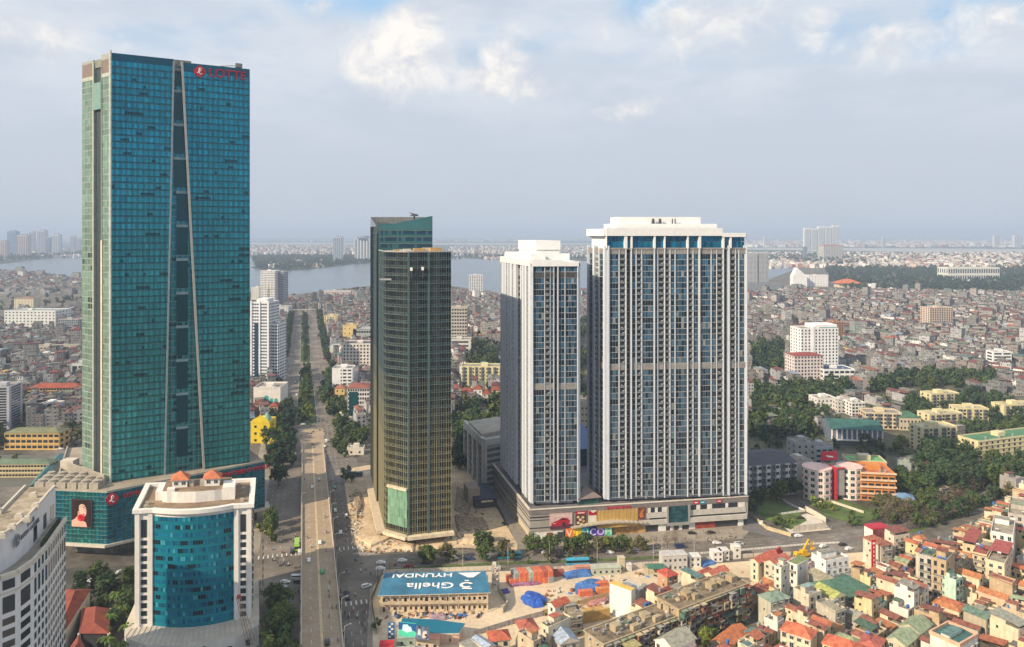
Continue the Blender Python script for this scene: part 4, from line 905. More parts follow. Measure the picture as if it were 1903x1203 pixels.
# slanting crown
zl, zr = 164.2, 170.5
gl.face([(*wallpt(fA, fB, 0, .05), Zf+15.4), (*wallpt(fA, fB, 1, .05), Zf+15.4), (*wallpt(fA, fB, 1, .05), zr), (*wallpt(fA, fB, 0, .05), zl)] if zl > Zf+15.4 else [(*wallpt(fA, fB, 0, .05), Zf+12), (*wallpt(fA, fB, 1, .05), Zf+12), (*wallpt(fA, fB, 1, .05), zr), (*wallpt(fA, fB, 0, .05), zl)], 0, (.05, .16, .17))
gl.face([(*wallpt(t0, t1, 0, .05), Zb-4), (*wallpt(t0, t1, 1, .05), Zb-6), (*wallpt(t0, t1, 1, .05), zl), (*wallpt(t0, t1, 0, .05), 171)], 0, (.10, .14, .12))
gl.build('curtain_wall', m_bg, BT); mu.build('floor_band', M('bronze_trim', (.18, .20, .13), .5), BT); mv.build('mullion', M('reflection_toned_mullion', attr=True, rough=.45, var=.1), BT)
mb = MB(); mb.prism([t0, t1, (-77.4, 437.7), (-46.3, 437.7), (-57, 492)], 4.9, Zb-8, 0, 1); mb.build('rear_core', [MATS['tower_core'], m_conc], BT)
mb = MB(); wbox(mb, (-57, 491), t0, 0, 1, Zb-8, 171, -.5, 0); wbox(mb, (-46.2, 437.7), (-57, 491), 0, 1, Zb-8, 170.5, -.5, 0)
for k in range(7): x = -88+k*5; mb.box(x, 486-k*.3, Zb-8, x+.5, 486.6-k*.3, 171)
mb.build('crown_screen', m_conc2, BT)
mb = MB(); mb.box(-84, 470, Zb-8, -78, 478, Zb-1); mb.box(-72, 462, Zb-8, -60, 478, Zb-2); mb.build('plant_room', m_conc, BT)
CR = thing('roof_crane', 'dark satellite dish shaped roof crane on the bronze glass tower', 'crane', (-59, 455, 165))
mb = MB(); mb.bar((0, 0, -2), (0, 0, 6), .5); mb.build('mast', m_dark, CR); mb = MB(); mb.bar((-3, 0, 7.8), (2.4, 0, 6.4), .3); mb.build('jib', m_dark, CR); mb = MB(); mb.cyl(0, 0, 5.8, 7, 2.8, 1.6, 12); mb.build('slewing_drum', m_dark, CR)
mb = MB()       # finished roof edge of the lower block
for i in range(len(arcp)-1): wbox(mb, arcp[i], arcp[i+1], 0, 1, Zf, Zf+.5, -.6, .3)
mb.build('parapet', M('rim_grey', (.30, .33, .32), .6), BT)
for x, y, w, d, h in ((-62, 404, 3, 3, 1.2), (-56, 402, 4, 2, 1.5), (-50, 405, 6, 3, 1.8), (-41, 402, 6, 5, 2.2), (-46, 410, 5, 3, 2), (-60, 412, 5, 2, 1)): mb = MB(); mb.obox(x, y, Zf, w, d, h, .3); mb.build('roof_unit', random.choice([m_conc2, M('amber_timber', (.45, .28, .12), .8)]), BT)
gN = MB(); n_ = 8
for i in range(n_):
 for j in range(4): panel(gN, arcp[3], arcp[4], i/n_, (i+1)/n_, 9+j*4.7, 9+(j+1)*4.7, .55+.25*random.random(), 0, jit((.17, .31, .21), .16))
gN.build('green_netting', M('netting', attr=True, rough=.9, var=.1), BT)
mb = MB(); wbox(mb, arcp[3], arcp[4], 0, 1, 28, 29.3, .2, 1.6); wbox(mb, a1, a2, -.02, 1.05, 3.6, 5.2, -1, 3.2); wbox(mb, arcp[3], a1, -.1, 1.05, 3.6, 5.2, -1, 3.2); mb.build('canopy', M('cream_canopy', (.66, .56, .40), .7, var=.2), BT)
mb = MB(); wbox(mb, t0, a0, -.02, 1.02, 3.2, 4.8, -1, 4.5); mb.build('side_canopy', M('sandy_canopy', (.62, .50, .36), .8, var=.1), BT)
mb = MB()
for s in range(9): x, y = lerp(t0, a0, s/8); mb.obox(x+1, y, 0, .9, .9, 4.85, BANG)
for s in range(6): x, y = lerp(a1, a2, s/5); mb.obox(x, y+2, 0, .9, .9, 4.85, BANG)
x, y = -60, 430; mb.prism([(-66, 400), (-54, 391), (-35, 397), (-46, 470), (-82, 480)], 0, 3, 0)
mb.build('ground_column', M('bare_concrete', (.22, .19, .15), .9), BT)
for px, py in ((764, 498), (785, 497)):
 s = s_at(a1, a2, px); x, y = wallpt(a1, a2, max(s, -.2), .9); z = Zat(py, y)
 o = thing('access_cradle', 'small white box hung high on the bronze tower, %s of the pair' % ('left' if px < 770 else 'right'), 'cradle', (x, y, z-3)); mb = MB(); mb.box(-.6, -.5, 1.5, .6, .4, 3.2); mb.build('hood', m_white, o); mb = MB(); mb.box(-.3, -.4, -2.5, .3, .3, 1.5); mb.build('frame', m_dark, o)
x, y = wallpt(arcp[3], arcp[4], -.05, 1.2); o = thing('access_cradle', 'grey gondola slung at the left corner of the bronze tower', 'cradle', (x, y, Zat(521, y))); mb = MB(); mb.box(-3.2, -.4, 0, 3.2, .4, .9); mb.build('basket', m_steel, o); mb = MB(); mb.bar((-2.8, 0, .9), (-2.8, 0, 4), .07); mb.bar((2.8, 0, .9), (2.8, 0, 2), .07); mb.build('cable', m_dark, o)
OCC.append((688, 837, 405, 390)); LAND.append(('the bronze glass tower', -55, 400))
# ---------------------------------------------------------------- the two white residential towers and their mall
m_fin = M('white_render', (.58, .62, .68), .7, var=.05, streak=.1); m_rg = glassmat('apartment_glass', .18, .35, .3)
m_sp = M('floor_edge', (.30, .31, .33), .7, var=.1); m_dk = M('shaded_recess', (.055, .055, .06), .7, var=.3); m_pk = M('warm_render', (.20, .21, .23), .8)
BALC = {}
def balc(w, h, d=1.2, kind=0):
 k = (round(w, 1), round(h, 1), d, kind)
 if k not in BALC:
  mb = MB(); w2 = w/2; mb.box(-w2, -.35, -.12, w2, d, .12, 0); mb.box(-w2, -.38, .12, w2, -.30, 1.0, 1); mb.face([(-w2, d-.05, .12), (w2, d-.05, .12), (w2, d-.05, h), (-w2, d-.05, h)], 2)
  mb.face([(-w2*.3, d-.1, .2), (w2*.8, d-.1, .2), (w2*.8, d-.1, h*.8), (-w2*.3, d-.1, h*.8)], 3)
  if kind == 1: mb.box(w2*.1, -.2, .12, w2*.8, .6, 1.5, 0)
  if kind == 2: mb.box(-w2*.7, -.1, .12, w2*.1, .5, 1.2, 4)
  BALC[k] = mb.mesh('balcony', [m_sp, M('rail_glass', (.14, .17, .18), .2, spec=.7), M('balcony_wall', (.16, .16, .165), .8), m_dk, M('washing', (.5, .42, .38), .8)])
 return BALC[k]
def resi(par, A, B_, z0, nf, fh, cells, mid, tone=(.035, .115, .195), name='', top=None):
 """cells: (type, s0, s1): W wide white fin, w thin pier, G glass, B balcony, D dark slot, R rendered strip"""
 gl, fn, dk, bl = MB(), MB(), MB(), []; ang = math.atan2(B_[1]-A[1], B_[0]-A[0]); L_ = math.hypot(B_[0]-A[0], B_[1]-A[1]); zt = z0+nf*fh
 for t, s0, s1 in cells:
  if t == 'W': wbox(fn, A, B_, s0, s1, z0-.6, zt+1.5, -.5, .9)
  elif t == 'w': wbox(fn, A, B_, s0, s1, z0, zt, -.5, .35)
  elif t == 'R': wbox(fn, A, B_, s0, s1, z0, zt, -.5, -.2, 1)
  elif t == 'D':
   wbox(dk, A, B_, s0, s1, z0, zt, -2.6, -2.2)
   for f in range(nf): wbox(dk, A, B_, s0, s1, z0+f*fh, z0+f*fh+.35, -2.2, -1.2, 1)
  if t in 'GB':
   nb = max(1, round((s1-s0)*L_/1.35))
   for f in range(nf):
    za = z0+f*fh
    if f in mid: wbox(fn, A, B_, s0, s1, za, za+fh, -.5, .1, 2); continue
    if t == 'G' or (top and f >= top):
     dkr = rnd.random() < .12
     for b in range(nb):
      a, c_ = s0+(s1-s0)*b/nb, s0+(s1-s0)*(b+1)/nb; k = rnd.choice((.25, .5, .8, 1., 1.2, 1.5)) if not dkr else .25
      g = 1-f/nf; c = tuple((tone[i]*(1-g)+(.085, .130, .165)[i]*g)*k for i in range(3)); e = .08/L_
      if rnd.random() < .03: c = rnd.choice(((.36, .36, .34), (.26, .27, .27), (.25, .3, .32)))
      panel(gl, A, B_, a+e, c_-e, za+.34, za+fh, -.06, 0, c); panel(gl, A, B_, a, a+e, za+.3, za+fh, -.03, 1)
     panel(gl, A, B_, s0, s1, za, za+.34, -.02, 1)
    else:
     p = wallpt(A, B_, (s0+s1)/2, 0); w = (s1-s0)*L_
     bl.append((balc(w, fh-.15, kind=rnd.choice((0, 0, 0, 1, 2))), (p[0], p[1], za+.15), ang))
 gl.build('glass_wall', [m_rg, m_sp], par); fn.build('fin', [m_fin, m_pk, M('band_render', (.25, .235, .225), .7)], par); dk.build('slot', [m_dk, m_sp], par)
 spread(par, 'balcony', bl, list(BALC.values())[0].materials[:] if BALC else None)
def cells_px(A, B_, s):
 out = []; xs = [float(q) for q in s.split()[::2]]; ts = s.split()[1::2]
 for i, t in enumerate(ts): out.append((t, s_at(A, B_, xs[i]), s_at(A, B_, xs[i+1])))
 return out
ZM = 16.
# big tower
TA, TB = G(1104, 929, ZM), G(1387, 924, ZM); TA = (47.5, 404.5); TB = (127.6, 412.5)
TA0 = TA
BR = thing('apartment_tower', 'wide white apartment tower with many vertical fins, the larger of the pair on the mall', 'apartment building')
nf, fh = 43, 3.12
sc = 1203/320.
z = lambda v: 1080+v/sc
seq = [(174, 'W'), (203, 'G'), (258, 'w'), (272, 'B'), (305, 'W'), (318, 'D'), (342, 'W'), (356, 'G'), (378, 'w'), (390, 'B'), (416, 'w'), (430, 'G'), (503, 'W'), (517, 'G'), (530, 'w'), (540, 'B'), (576, 'W'), (587, 'B'), (612, 'w'), (628, 'G'), (650, 'w'), (662, 'G'), (737, 'W'), (748, 'B'), (774, 'w'), (788, 'G'), (814, 'W'), (834, 'G'), (902, 'w'), (914, 'G'), (942, 'w'), (951, 'B'), (984, 'W'), (998, 'D'), (1016, 'W'), (1043, 'B'), (1072, 'w'), (1084, 'G'), (1094, 'w'), (1108, 'G'), (1146, 'W'), (1160, None)]
def seq_cells(A, B_, seq, f):
 out = []
 for i, (v, t) in enumerate(seq[:-1]):
  a, b = s_at(A, B_, f(v)), s_at(A, B_, f(seq[i+1][0])); e = (b-a)*.32 if t == 'w' else 0
  if t == 'W': g_ = (b-a)*.28; a += g_; b -= g_; out += [('R', a-g_, a), ('R', b, b+g_)]
  if t == 'w': out += [('R', a, a+e), ('w', a+e, b-e), ('R', b-e, b)]
  else: out.append((t, a, b))
 return out
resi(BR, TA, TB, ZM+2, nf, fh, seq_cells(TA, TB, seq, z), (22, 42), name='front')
# its left flank, running back
TC = (TA[0]+DV[0]*27+0, TA[1]+DV[1]*27); 
TA_ = wallpt(TA, TB, s_at(TA, TB, z(174)), 0)
TL0 = (TA_[0]+DV[0]*26, TA_[1]+DV[1]*26)
resi(BR, TL0, TA_, ZM+2, nf, fh, [('W', 0, .03), ('G', .03, .33), ('W', .33, .42), ('B', .42, .62), ('w', .62, .66), ('G', .66, .92), ('W', .92, 1)], (22, 42), tone=(.02, .07, .11))
TR1 = (TB[0]+DV[0]*26, TB[1]+DV[1]*26)
resi(BR, TB, TR1, ZM+2, nf, fh, [('W', 0, .04), ('G', .04, .3), ('w', .3, .36), ('B', .36, .5), ('w', .5, .55), ('G', .55, .9), ('W', .9, 1)], (22, 42))
zt = ZM+2+nf*fh
i2 = lambda p, q, s: lerp(p, q, s)
mb = MB(); mb.prism([wallpt(TA_, TB, .01, -2.7), wallpt(TA_, TB, .99, -2.7), lerp(TB, TR1, .97), lerp(TA_, TL0, .97)], ZM, zt, 0, 0); mb.build('core', M('tower_wall', (.38, .39, .41), .8), BR)
m_cw = M('crown_render', (.74, .75, .75), .7, var=.04, streak=.08)
mb = MB()
resiTop = MB()
for a, b, zz in ((0, .83, zt+11), (.83, 1, zt+8.4)): wbox(mb, TA_, TB, a, b, zz-4.2 if a == 0 else zz-2.2, zz, -3, 1.3)
wbox(mb, TA_, TB, 0, 1, zt-.6, zt+.4, -3, .4, 1)
wbox(mb, TL0, TA_, 0, 1, zt+6.8, zt+10.6, -2, 1.2); wbox(mb, TB, TR1, 0, 1, zt+6.0, zt+8.2, -2, 1.2); wbox(mb, TR1, TL0, 0, 1, zt+6.0, zt+9.6, -2, 1.2)
for v0, v1 in ((80, 100), (135, 178), (300, 320), (345, 356), (505, 517), (578, 586), (738, 748), (818, 834), (985, 997), (1035, 1047), (1148, 1160)):
 a, b = max(0, s_at(TA_, TB, z(v0))), min(1, s_at(TA_, TB, z(v1)))
 if b > a: wbox(mb, TA_, TB, a, b, zt, zt+7.0 if b < .86 else zt+6.3, -2, 1.0)
for s in range(46): wbox(mb, TA_, TB, s/46-.0015, s/46+.0015, zt+7.4, zt+10.8 if s < 38 else zt+8.2, 1.3, 1.34)
mb.build('crown', [m_cw, MATS['band_render']], BR)
gl = MB()
for b in range(44):
 for k in (0, 1): panel(gl, TA_, TB, b/44, (b+1)/44-.001, zt+.4+k*3.4, zt+3.6+k*3.4, -1.0, 0, jit((.006, .13, .24), .45))
gl.build('penthouse_glass', m_rg, BR)
mb = MB(); q = lambda s, d: (lerp(TA_, TB, s)[0]+DV[0]*d, lerp(TA_, TB, s)[1]+DV[1]*d)
mb.prism([q(.02, 1.8), q(.98, 1.8), q(.98, 25), q(.02, 25)], zt, zt+8, 0); mb.prism([q(.10, 5), q(.83, 5), q(.83, 23), q(.10, 23)], zt+8, zt+13.4, 0); mb.prism([q(.14, 8), q(.73, 8), q(.73, 21), q(.14, 21)], zt+13.4, zt+17.2, 0)
mb.build('roof_plant_room', m_cw, BR)
for s in (.37, .42, .51, .53): x, y = q(s, 6); mb = MB(); mb.cyl(x, y, zt+13.4, zt+16.2, 1.0 if s < .5 else .35, .6 if s < .5 else .3, 8); mb.build('roof_machine', m_dark, BR)
FOOT.append([(45, 398), (132, 408), (128, 445), (38, 438)]); OCC.append((1101, 1388, 405, 405)); LAND.append(('the wide white tower', 88, 415))
# slim tower
SA, SB = (10.6, 399.0), (35.5, 401.5)
SL0 = (SA[0]-17, SA[1]+67)
SR = thing('apartment_tower', 'narrow white apartment tower seen on its corner, the smaller of the pair on the mall', 'apartment building')
zz = lambda v: 910+v/(1203/310.)
nf2 = 40
seq2 = [(302, 'W'), (316, 'G'), (392, 'w'), (402, 'B'), (434, 'w'), (440, 'G'), (458, 'W'), (466, 'D'), (484, 'W'), (498, 'G'), (538, 'w'), (548, 'G'), (628, 'W'), (640, None)]
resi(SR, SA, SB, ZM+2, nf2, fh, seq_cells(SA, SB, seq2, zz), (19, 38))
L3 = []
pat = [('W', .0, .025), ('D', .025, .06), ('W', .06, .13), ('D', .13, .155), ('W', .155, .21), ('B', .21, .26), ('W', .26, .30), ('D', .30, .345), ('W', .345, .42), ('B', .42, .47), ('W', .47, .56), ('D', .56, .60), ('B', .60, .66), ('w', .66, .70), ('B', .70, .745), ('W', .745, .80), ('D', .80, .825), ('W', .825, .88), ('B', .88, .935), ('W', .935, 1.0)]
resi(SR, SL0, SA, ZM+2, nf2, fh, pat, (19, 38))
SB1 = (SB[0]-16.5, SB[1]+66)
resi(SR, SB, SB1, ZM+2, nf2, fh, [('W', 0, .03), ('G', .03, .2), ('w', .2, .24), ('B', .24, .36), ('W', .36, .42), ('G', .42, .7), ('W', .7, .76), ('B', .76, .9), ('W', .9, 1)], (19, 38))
zs = ZM+2+nf2*fh
mb = MB(); mb.prism([wallpt(SA, SB, .1, -2.7), wallpt(SA, SB, .9, -2.7), lerp(SB, SB1, .98), lerp(SA, SL0, .98)], ZM, zs+.2, 0); mb.build('core', MATS['tower_wall'], SR)
mb = MB(); wbox(mb, SA, SB, 0, .63, zs, zs+3.4, -3, 1.0); wbox(mb, SA, SB, .63, 1, zs, zs+2.6, -3, 1.0); wbox(mb, SL0, SA, 0, 1, zs, zs+3.4, -2.5, 1.0); wbox(mb, SB, SB1, 0, 1, zs, zs+2.6, -2, 1.0); wbox(mb, SB1, SL0, 0, 1, zs, zs+3, -2, .5)
s_ = lambda s, d: (lerp(SA, SB, s)[0]+DV[0]*d, lerp(SA, SB, s)[1]+DV[1]*d)
mb.prism([s_(.02, 3), s_(.98, 3), s_(.98, 62), s_(.02, 62)], zs, zs+2.2, 0)
mb.prism([s_(.02, 4), s_(.34, 4), s_(.40, 60), s_(.04, 60)], zs+2.2, zs+6.5, 0)
mb.prism([s_(.24, 12), s_(.74, 12), s_(.74, 46), s_(.24, 46)], zs+2.2, zs+13.0, 0); mb.prism([s_(.22, 11.5), s_(.76, 11.5), s_(.76, 46.5), s_(.22, 46.5)], zs+8.5, zs+13.6, 0)
mb.prism([s_(.74, 12), s_(.97, 12), s_(.97, 34), s_(.74, 34)], zs+2.2, zs+6.5, 0)
mb.build('crown', m_cw, SR)
mb = MB(); wbox(mb, SA, SB, 0, 1, zs-fh*1.9, zs-fh, -.5, .2); mb.build('dark_band', m_dk, SR)
FOOT.append([(5, 392), (38, 396), (20, 470), (-12, 470)]); OCC.append((931, 1075, 450, 400)); LAND.append(('the narrow white tower', 15, 420))
# mall
ML = thing('shopping_mall', 'grey stone shopping mall with a golden wall and posters under the white towers', 'shopping mall')
MA, MB2, MR = (9.3, 393.0), (129.5, 413.5), (126, 470); MLb = (-14, 480)
MW = M('mall_stone', (.36, .33, .29), .8, var=.1, scale=.1, streak=.1)
mb = MB(); mb.prism([MA, MB2, MR, MLb], 4.2, ZM-.6, 0, 1, bottom=True); mb.build('wall', [MW, M('mall_roof', (.16, .15, .15), .9, var=.3, scale=.1)], ML)
mb = MB()
for a, b, c in ((MLb, MA, 0), (MA, MB2, 0), (MB2, MR, 0)): wbox(mb, a, b, 0, 1, ZM-2.6, ZM-.1, -.8, .35, 0); wbox(mb, a, b, 0, 1, ZM-.1, ZM+.15, -.8, .6, 1)
mb.build('fascia', [M('fascia_stone', (.20, .175, .165), .7), m_conc2], ML)
mp = lambda px: s_at(MA, MB2, px)
def bandpart(n_, m_, *args): mb = MB(); wbox(mb, *args); mb.build(n_, m_, ML)
m_bd, m_st = M('band_glass', (.03, .035, .045), .2), M('pale_stone', (.50, .47, .42), .8, var=.1)
for px0, px1, z0_, z1_, o in ((984, 1021, 11.5, 12.2, .06), (984, 1021, 10.1, 10.5, .06), (984, 1021, 6.0, 6.5, .06), (1207, 1385, 6.7, 7.6, .05)): bandpart('window_band', m_bd, MA, MB2, mp(px0), mp(px1), z0_, z1_, -.2, o)
for z0_ in (11.5, 9.8, 6.0): bandpart('window_band', m_bd, MLb, MA, 0, .99, z0_, z0_+.6, -.2, .06)
for px0, px1 in ((1209, 1217), (1222, 1230), (1284, 1294), (1301, 1314), (1323, 1348), (1353, 1371)): bandpart('window', m_bd, MA, MB2, mp(px0), mp(px1), 10.6, 13.0, -.2, .08)
for px0, px1 in ((1204, 1209), (1217, 1222), (1230, 1238), (1294, 1301), (1314, 1323), (1348, 1353), (1371, 1384)): bandpart('pier', M('white_stone', (.70, .67, .60), .8), MA, MB2, mp(px0), mp(px1), 10.5, 13.1, -.2, .25)
for a in ((1199, 1238, 7.6, 10.4, .30), (1281.5, 1386, 7.6, 10.4, .30), (1281.5, 1386, 4.2, 6.6, 1.4), (1190, 1238, 4.2, 6.6, .9)): bandpart('stone_band', m_st, MA, MB2, mp(a[0]), mp(a[1]), a[2], a[3], -.2, a[4])
gl = MB()
for b in range(9):
 for k in range(4): a = mp(1241)+(mp(1278)-mp(1241))*b/9; c_ = mp(1241)+(mp(1278)-mp(1241))*(b+1)/9; panel(gl, MA, MB2, a, c_, 4.8+k*2.1, 4.8+(k+1)*2.1-.1, .9-k*.12, 0, jit((.03, .10, .12), .3))
gl.build('entrance_glass', m_rg, ML)
mb = MB(); wbox(mb, MA, MB2, mp(1238), mp(1241), 3, 13.6, -.2, 1.3); wbox(mb, MA, MB2, mp(1278), mp(1281), 3, 13.6, -.2, 1.3); wbox(mb, MA, MB2, mp(1238), mp(1281), 3.2, 4.7, -.2, 1.4); mb.build('entrance_frame', m_steel, ML)
g = MB(); n = 22
for k in range(n):
 a, b = mp(1108.5)+(mp(1185)-mp(1108.5))*k/n, mp(1108.5)+(mp(1185)-mp(1108.5))*(k+1)/n; wbox(g, MA, MB2, a, b-.0006, 7.2, 13.6, -.1, .30+.12*(k % 2))
 t = (k+.5)/n; wbox(g, MA, MB2, a, b, 4.2+1.0*math.sin(math.pi*t), 5.6+1.6*math.sin(math.pi*t), -.1, .8+2.2*math.sin(math.pi*t))
g.build('golden_wall', M('gold_cladding', (.62, .40, .13), .45, metal=.25, var=.12, scale=.2), ML)
mb = MB()
for k in range(16):
 t0_, t1_ = k/16, (k+1)/16; a, b = mp(1060)+(mp(1200)-mp(1060))*t0_, mp(1060)+(mp(1200)-mp(1060))*t1_; h0 = 5.2+2.4*math.sin(math.pi*((t0_+t1_)/2))
 wbox(mb, MA, MB2, a, b, h0, h0+.7, .0, 2.0+2.2*math.sin(math.pi*(t0_+t1_)/2))
mb.build('curved_canopy', M('canopy_stone', (.44, .38, .29), .7), ML)
mb = MB(); wbox(mb, MA, MB2, 0, 1, 0, 4.18, -3, -.6, 0)
for px0, px1, m_ in ((986, 1047, 1), (1224, 1238, 1), (1281, 1292, 1), (1372, 1382, 1), (1140, 1200, 2), (1292, 1330, 3), (1246, 1252, 1), (1262, 1268, 1)): wbox(mb, MA, MB2, mp(px0), mp(px1), .1, 4.15, -.55, -.2, m_)
wbox(mb, MA, MB2, mp(1016), mp(1027), .1, 3.4, -.2, 0., 3); wbox(mb, MA, MB2, mp(1036), mp(1046), .1, 3.4, -.2, 0., 0)
mb.build('shopfronts', [M('shop_dark', (.05, .05, .055), .4), M('shop_white', (.72, .72, .68), .6), M('shop_gold', (.40, .24, .08), .6, var=.4, scale=.4), M('shop_red', (.28, .05, .03), .6, var=.4, scale=.5)], ML)
mb = MB(); P = [MLb, MA, (13, 398), (-8, 480)]; mb.prism([(MLb[0]+1, MLb[1]), (MA[0]+.6, MA[1]+.8), (12, 398), (-6, 478)], 0, 4.15, 0); mb.build('side_base', M('side_stone', (.52, .44, .33), .8, var=.1), ML)
def poster(name, label, px0, px1, z0_, z1_, parts, frame=m_dark, off=.5):
 s = (mp(px0)+mp(px1))/2; L_ = math.hypot(MB2[0]-MA[0], MB2[1]-MA[1]); w = (mp(px1)-mp(px0))*L_
 o = thing(name, label, 'poster', (*wallpt(MA, MB2, s, off), z0_), math.atan2(MB2[1]-MA[1], MB2[0]-MA[0])); h = z1_-z0_
 mb = MB(); mb.box(-w/2, -.1, 0, w/2, .15, h); bo_ = mb.build('board', M('board_'+name+str(px0), parts[0], .6), o)
 for i, (nm, pts, c) in enumerate(parts[1:]):
  mb = MB(); mb.face([(x*w/2, -.12-.02*i, zz_*h) for x, zz_ in pts]); mb.build(nm, M('ink_%02x%02x%02x' % tuple(int(q*255) for q in c), c, .5, var=.05), bo_)
 return o, w, h
poster('car_poster', 'pale poster of a dark red car on the left of the mall front', 1021, 1063, 5.4, 13.4, [(.62, .42, .38), ('ground', [(-1, 0), (1, 0), (1, .28), (-1, .22)], (.12, .03, .05)), ('car_body', [(-.85, .25), (-.6, .2), (.2, .18), (.75, .3), (.8, .5), (.55, .68), (.1, .72), (-.2, .58), (-.6, .48), (-.85, .38)], (.42, .015, .04)), ('car_window', [(-.15, .56), (.1, .66), (.45, .64), (.5, .55)], (.06, .02, .03)), ('wheel', [(.25+.16*math.cos(t), .27+.16*math.sin(t)) for t in [k*.523 for k in range(12)]], (.05, .02, .03)), ('headlight', [(-.75, .36), (-.5, .4), (-.45, .34)], (.75, .7, .7)), ('heading', [(-.6, .82), (.3, .84), (.3, .88), (-.6, .86)], (.85, .8, .75))])
poster('food_poster', 'tall dark poster of round dishes with a red top on the mall front', 1069, 1088.5, 5.4, 13.8, [(.10, .03, .02), ('top_band', [(-1, .82), (1, .82), (1, 1), (-1, 1)], (.45, .02, .03)), ('heading', [(-.6, .87), (.7, .87), (.7, .94), (-.6, .94)], (.75, .6, .55))]+[('dish', [(x+.3*math.cos(t), y+.085*math.sin(t)) for t in [k*.698 for k in range(9)]], c) for x, y, c in ((-.5, .65, (.6, .45, .2)), (.4, .62, (.55, .42, .3)), (-.1, .48, (.62, .5, .32)), (.5, .38, (.5, .3, .12)), (-.5, .3, (.62, .52, .36)), (.1, .2, (.6, .5, .3)), (.6, .14, (.5, .2, .1)))])
poster('red_white_poster', 'small red over white poster beside the golden mall wall', 1093, 1108, 7.6, 13.8, [(.68, .62, .5), ('red_field', [(-1, .6), (1, .6), (1, .95), (.1, .8), (-.6, 1), (-1, 1)], (.42, .01, .03)), ('figure', [(-.2, .15), (.4, .15), (.4, .4), (-.2, .4)], (.75, .7, .5))])
poster('orange_poster', 'dark orange patterned poster right of the golden mall wall', 1185.5, 1199, 7.6, 13.8, [(.16, .05, .03), ('flame', [(-.5, .1), (.5, .2), (.2, .5), (.6, .9), (-.3, .7), (-.7, .4)], (.52, .16, .04))])
# lettering hoarding
LB = thing('letter_hoarding', 'rainbow coloured hoarding with big white VINCOM letters before the mall', 'hoarding', (*wallpt(MA, MB2, (mp(1050)+mp(1137))/2, .8), .4), math.atan2(MB2[1]-MA[1], MB2[0]-MA[0]))
wL = (mp(1137)-mp(1050))*math.hypot(MB2[0]-MA[0], MB2[1]-MA[1])
mb = MB(); mb.box(-wL/2, .02, -.4, wL/2, .3, 5.0); mb.build('board', m_dark, LB)
for k, (ch, bg, fg) in enumerate((('V', (.80, .20, .03), (.95, .62, .45)), ('I', (.85, .55, .02), (.95, .80, .10)), ('N', (.02, .45, .50), (.45, .80, .85)), ('C', (.06, .04, .35), (.62, .60, .85)), ('O', (.14, .06, .40), (.60, .50, .80)), ('M', (.10, .55, .35), (.50, .85, .62)))):
 x0 = -wL/2+wL*k/6; mb = MB(); mb.box(x0, -.05, -.3, x0+wL/6-.03, 0, 4.9); mb.build('panel', M('panel_'+ch, bg, .5, var=.05), LB)
 text_on('letter', ch, 5.0, M('letter_'+ch, fg, .5, var=0), LB, (x0+wL/12, -.1, .5), 0, .05, bold=.12)
MS = thing('wall_sign', 'red lettering on the dark fascia above the golden mall wall', 'sign', (*wallpt(MA, MB2, mp(1150), .42), ZM-2.1), math.atan2(MB2[1]-MA[1], MB2[0]-MA[0]))
text_on('letters', 'VINCOM CENTER', 1.75, m_red, MS, (0, 0, 0), 0, .1, bold=.05)
for px, c, lb in ((1293, (.5, .02, .03), 'red square logo on the mall fascia, left of the blue one'), (1305, (.02, .25, .35), 'blue square logo on the mall fascia beside the red one'), (1336, (.45, .02, .04), 'small red logo at the right end of the mall fascia')):
 o = thing('logo_sign', lb, 'sign', (*wallpt(MA, MB2, mp(px), .45), ZM-2.3), math.atan2(MB2[1]-MA[1], MB2[0]-MA[0])); mb = MB(); mb.box(-1.6, -.1, 0, 1.6, 0, 1.7); mb.build('plate', M('logo_%d' % px, c, .5), o); mb = MB(); mb.box(-.9, -.16, .6, .9, -.11, 1.0); mb.build('mark', m_wht, o)
LK = thing('link_building', 'dark blue glass block with a sloping blue roof in the gap between the white towers', 'building', (46, 470, 0), BANG)
mb = MB(); mb.box(-22, 0, 0, 10, 40, 26); mb.build('wall', M('navy_wall', (.03, .045, .08), .5), LK); gl = MB()
for f in range(7):
 for b in range(12): gl.face([(-22+b*2.7, -.05, f*3.6+1), (-19.5+b*2.7, -.05, f*3.6+1), (-19.5+b*2.7, -.05, f*3.6+3.6), (-22+b*2.7, -.05, f*3.6+3.6)], 0, jit((.02, .07, .12), .3))
gl.build('glass_wall', m_rg, LK); mb = MB(); mb.face([(-23, -1, 26.2), (11, -1, 26.2), (11, 41, 33), (-23, 41, 33)]); mb.prism([(-22.5, 0), (10.5, 0), (10.5, .5), (-22.5, .5)], 25.9, 26.15, 0); mb.build('roof', M('blue_sheet', (.03, .10, .26), .5, var=.1), LK)
FOOT.append([(20, 465), (62, 475), (50, 520), (8, 510)])
GP = thing('roof_pavilion', 'grey pyramid roofed pavilion on the mall roof between the white towers', 'pavilion', (41.5, 402.5, ZM-.6), BANG+.0)
mb = MB(); P = [(-7, 0), (7, 0), (7, 14), (-7, 14)]; 
for i in range(4): mb.face([(*P[i], 3.2), (*P[(i+1) % 4], 3.2), (0, 7, 8)])
mb.face([(*p, 3.19) for p in P[::-1]]); mb.build('roof', M('taupe_sheet', (.22, .17, .15), .7), GP); mb = MB(); mb.box(-6, 1, 0, 6, 13, 3.1); mb.build('wall', M('green_glass', (.03, .09, .07), .3, var=.4), GP)
FOOT.append([(MA[0], MA[1]-2), (132, 410), (128, 475), (-16, 482)])
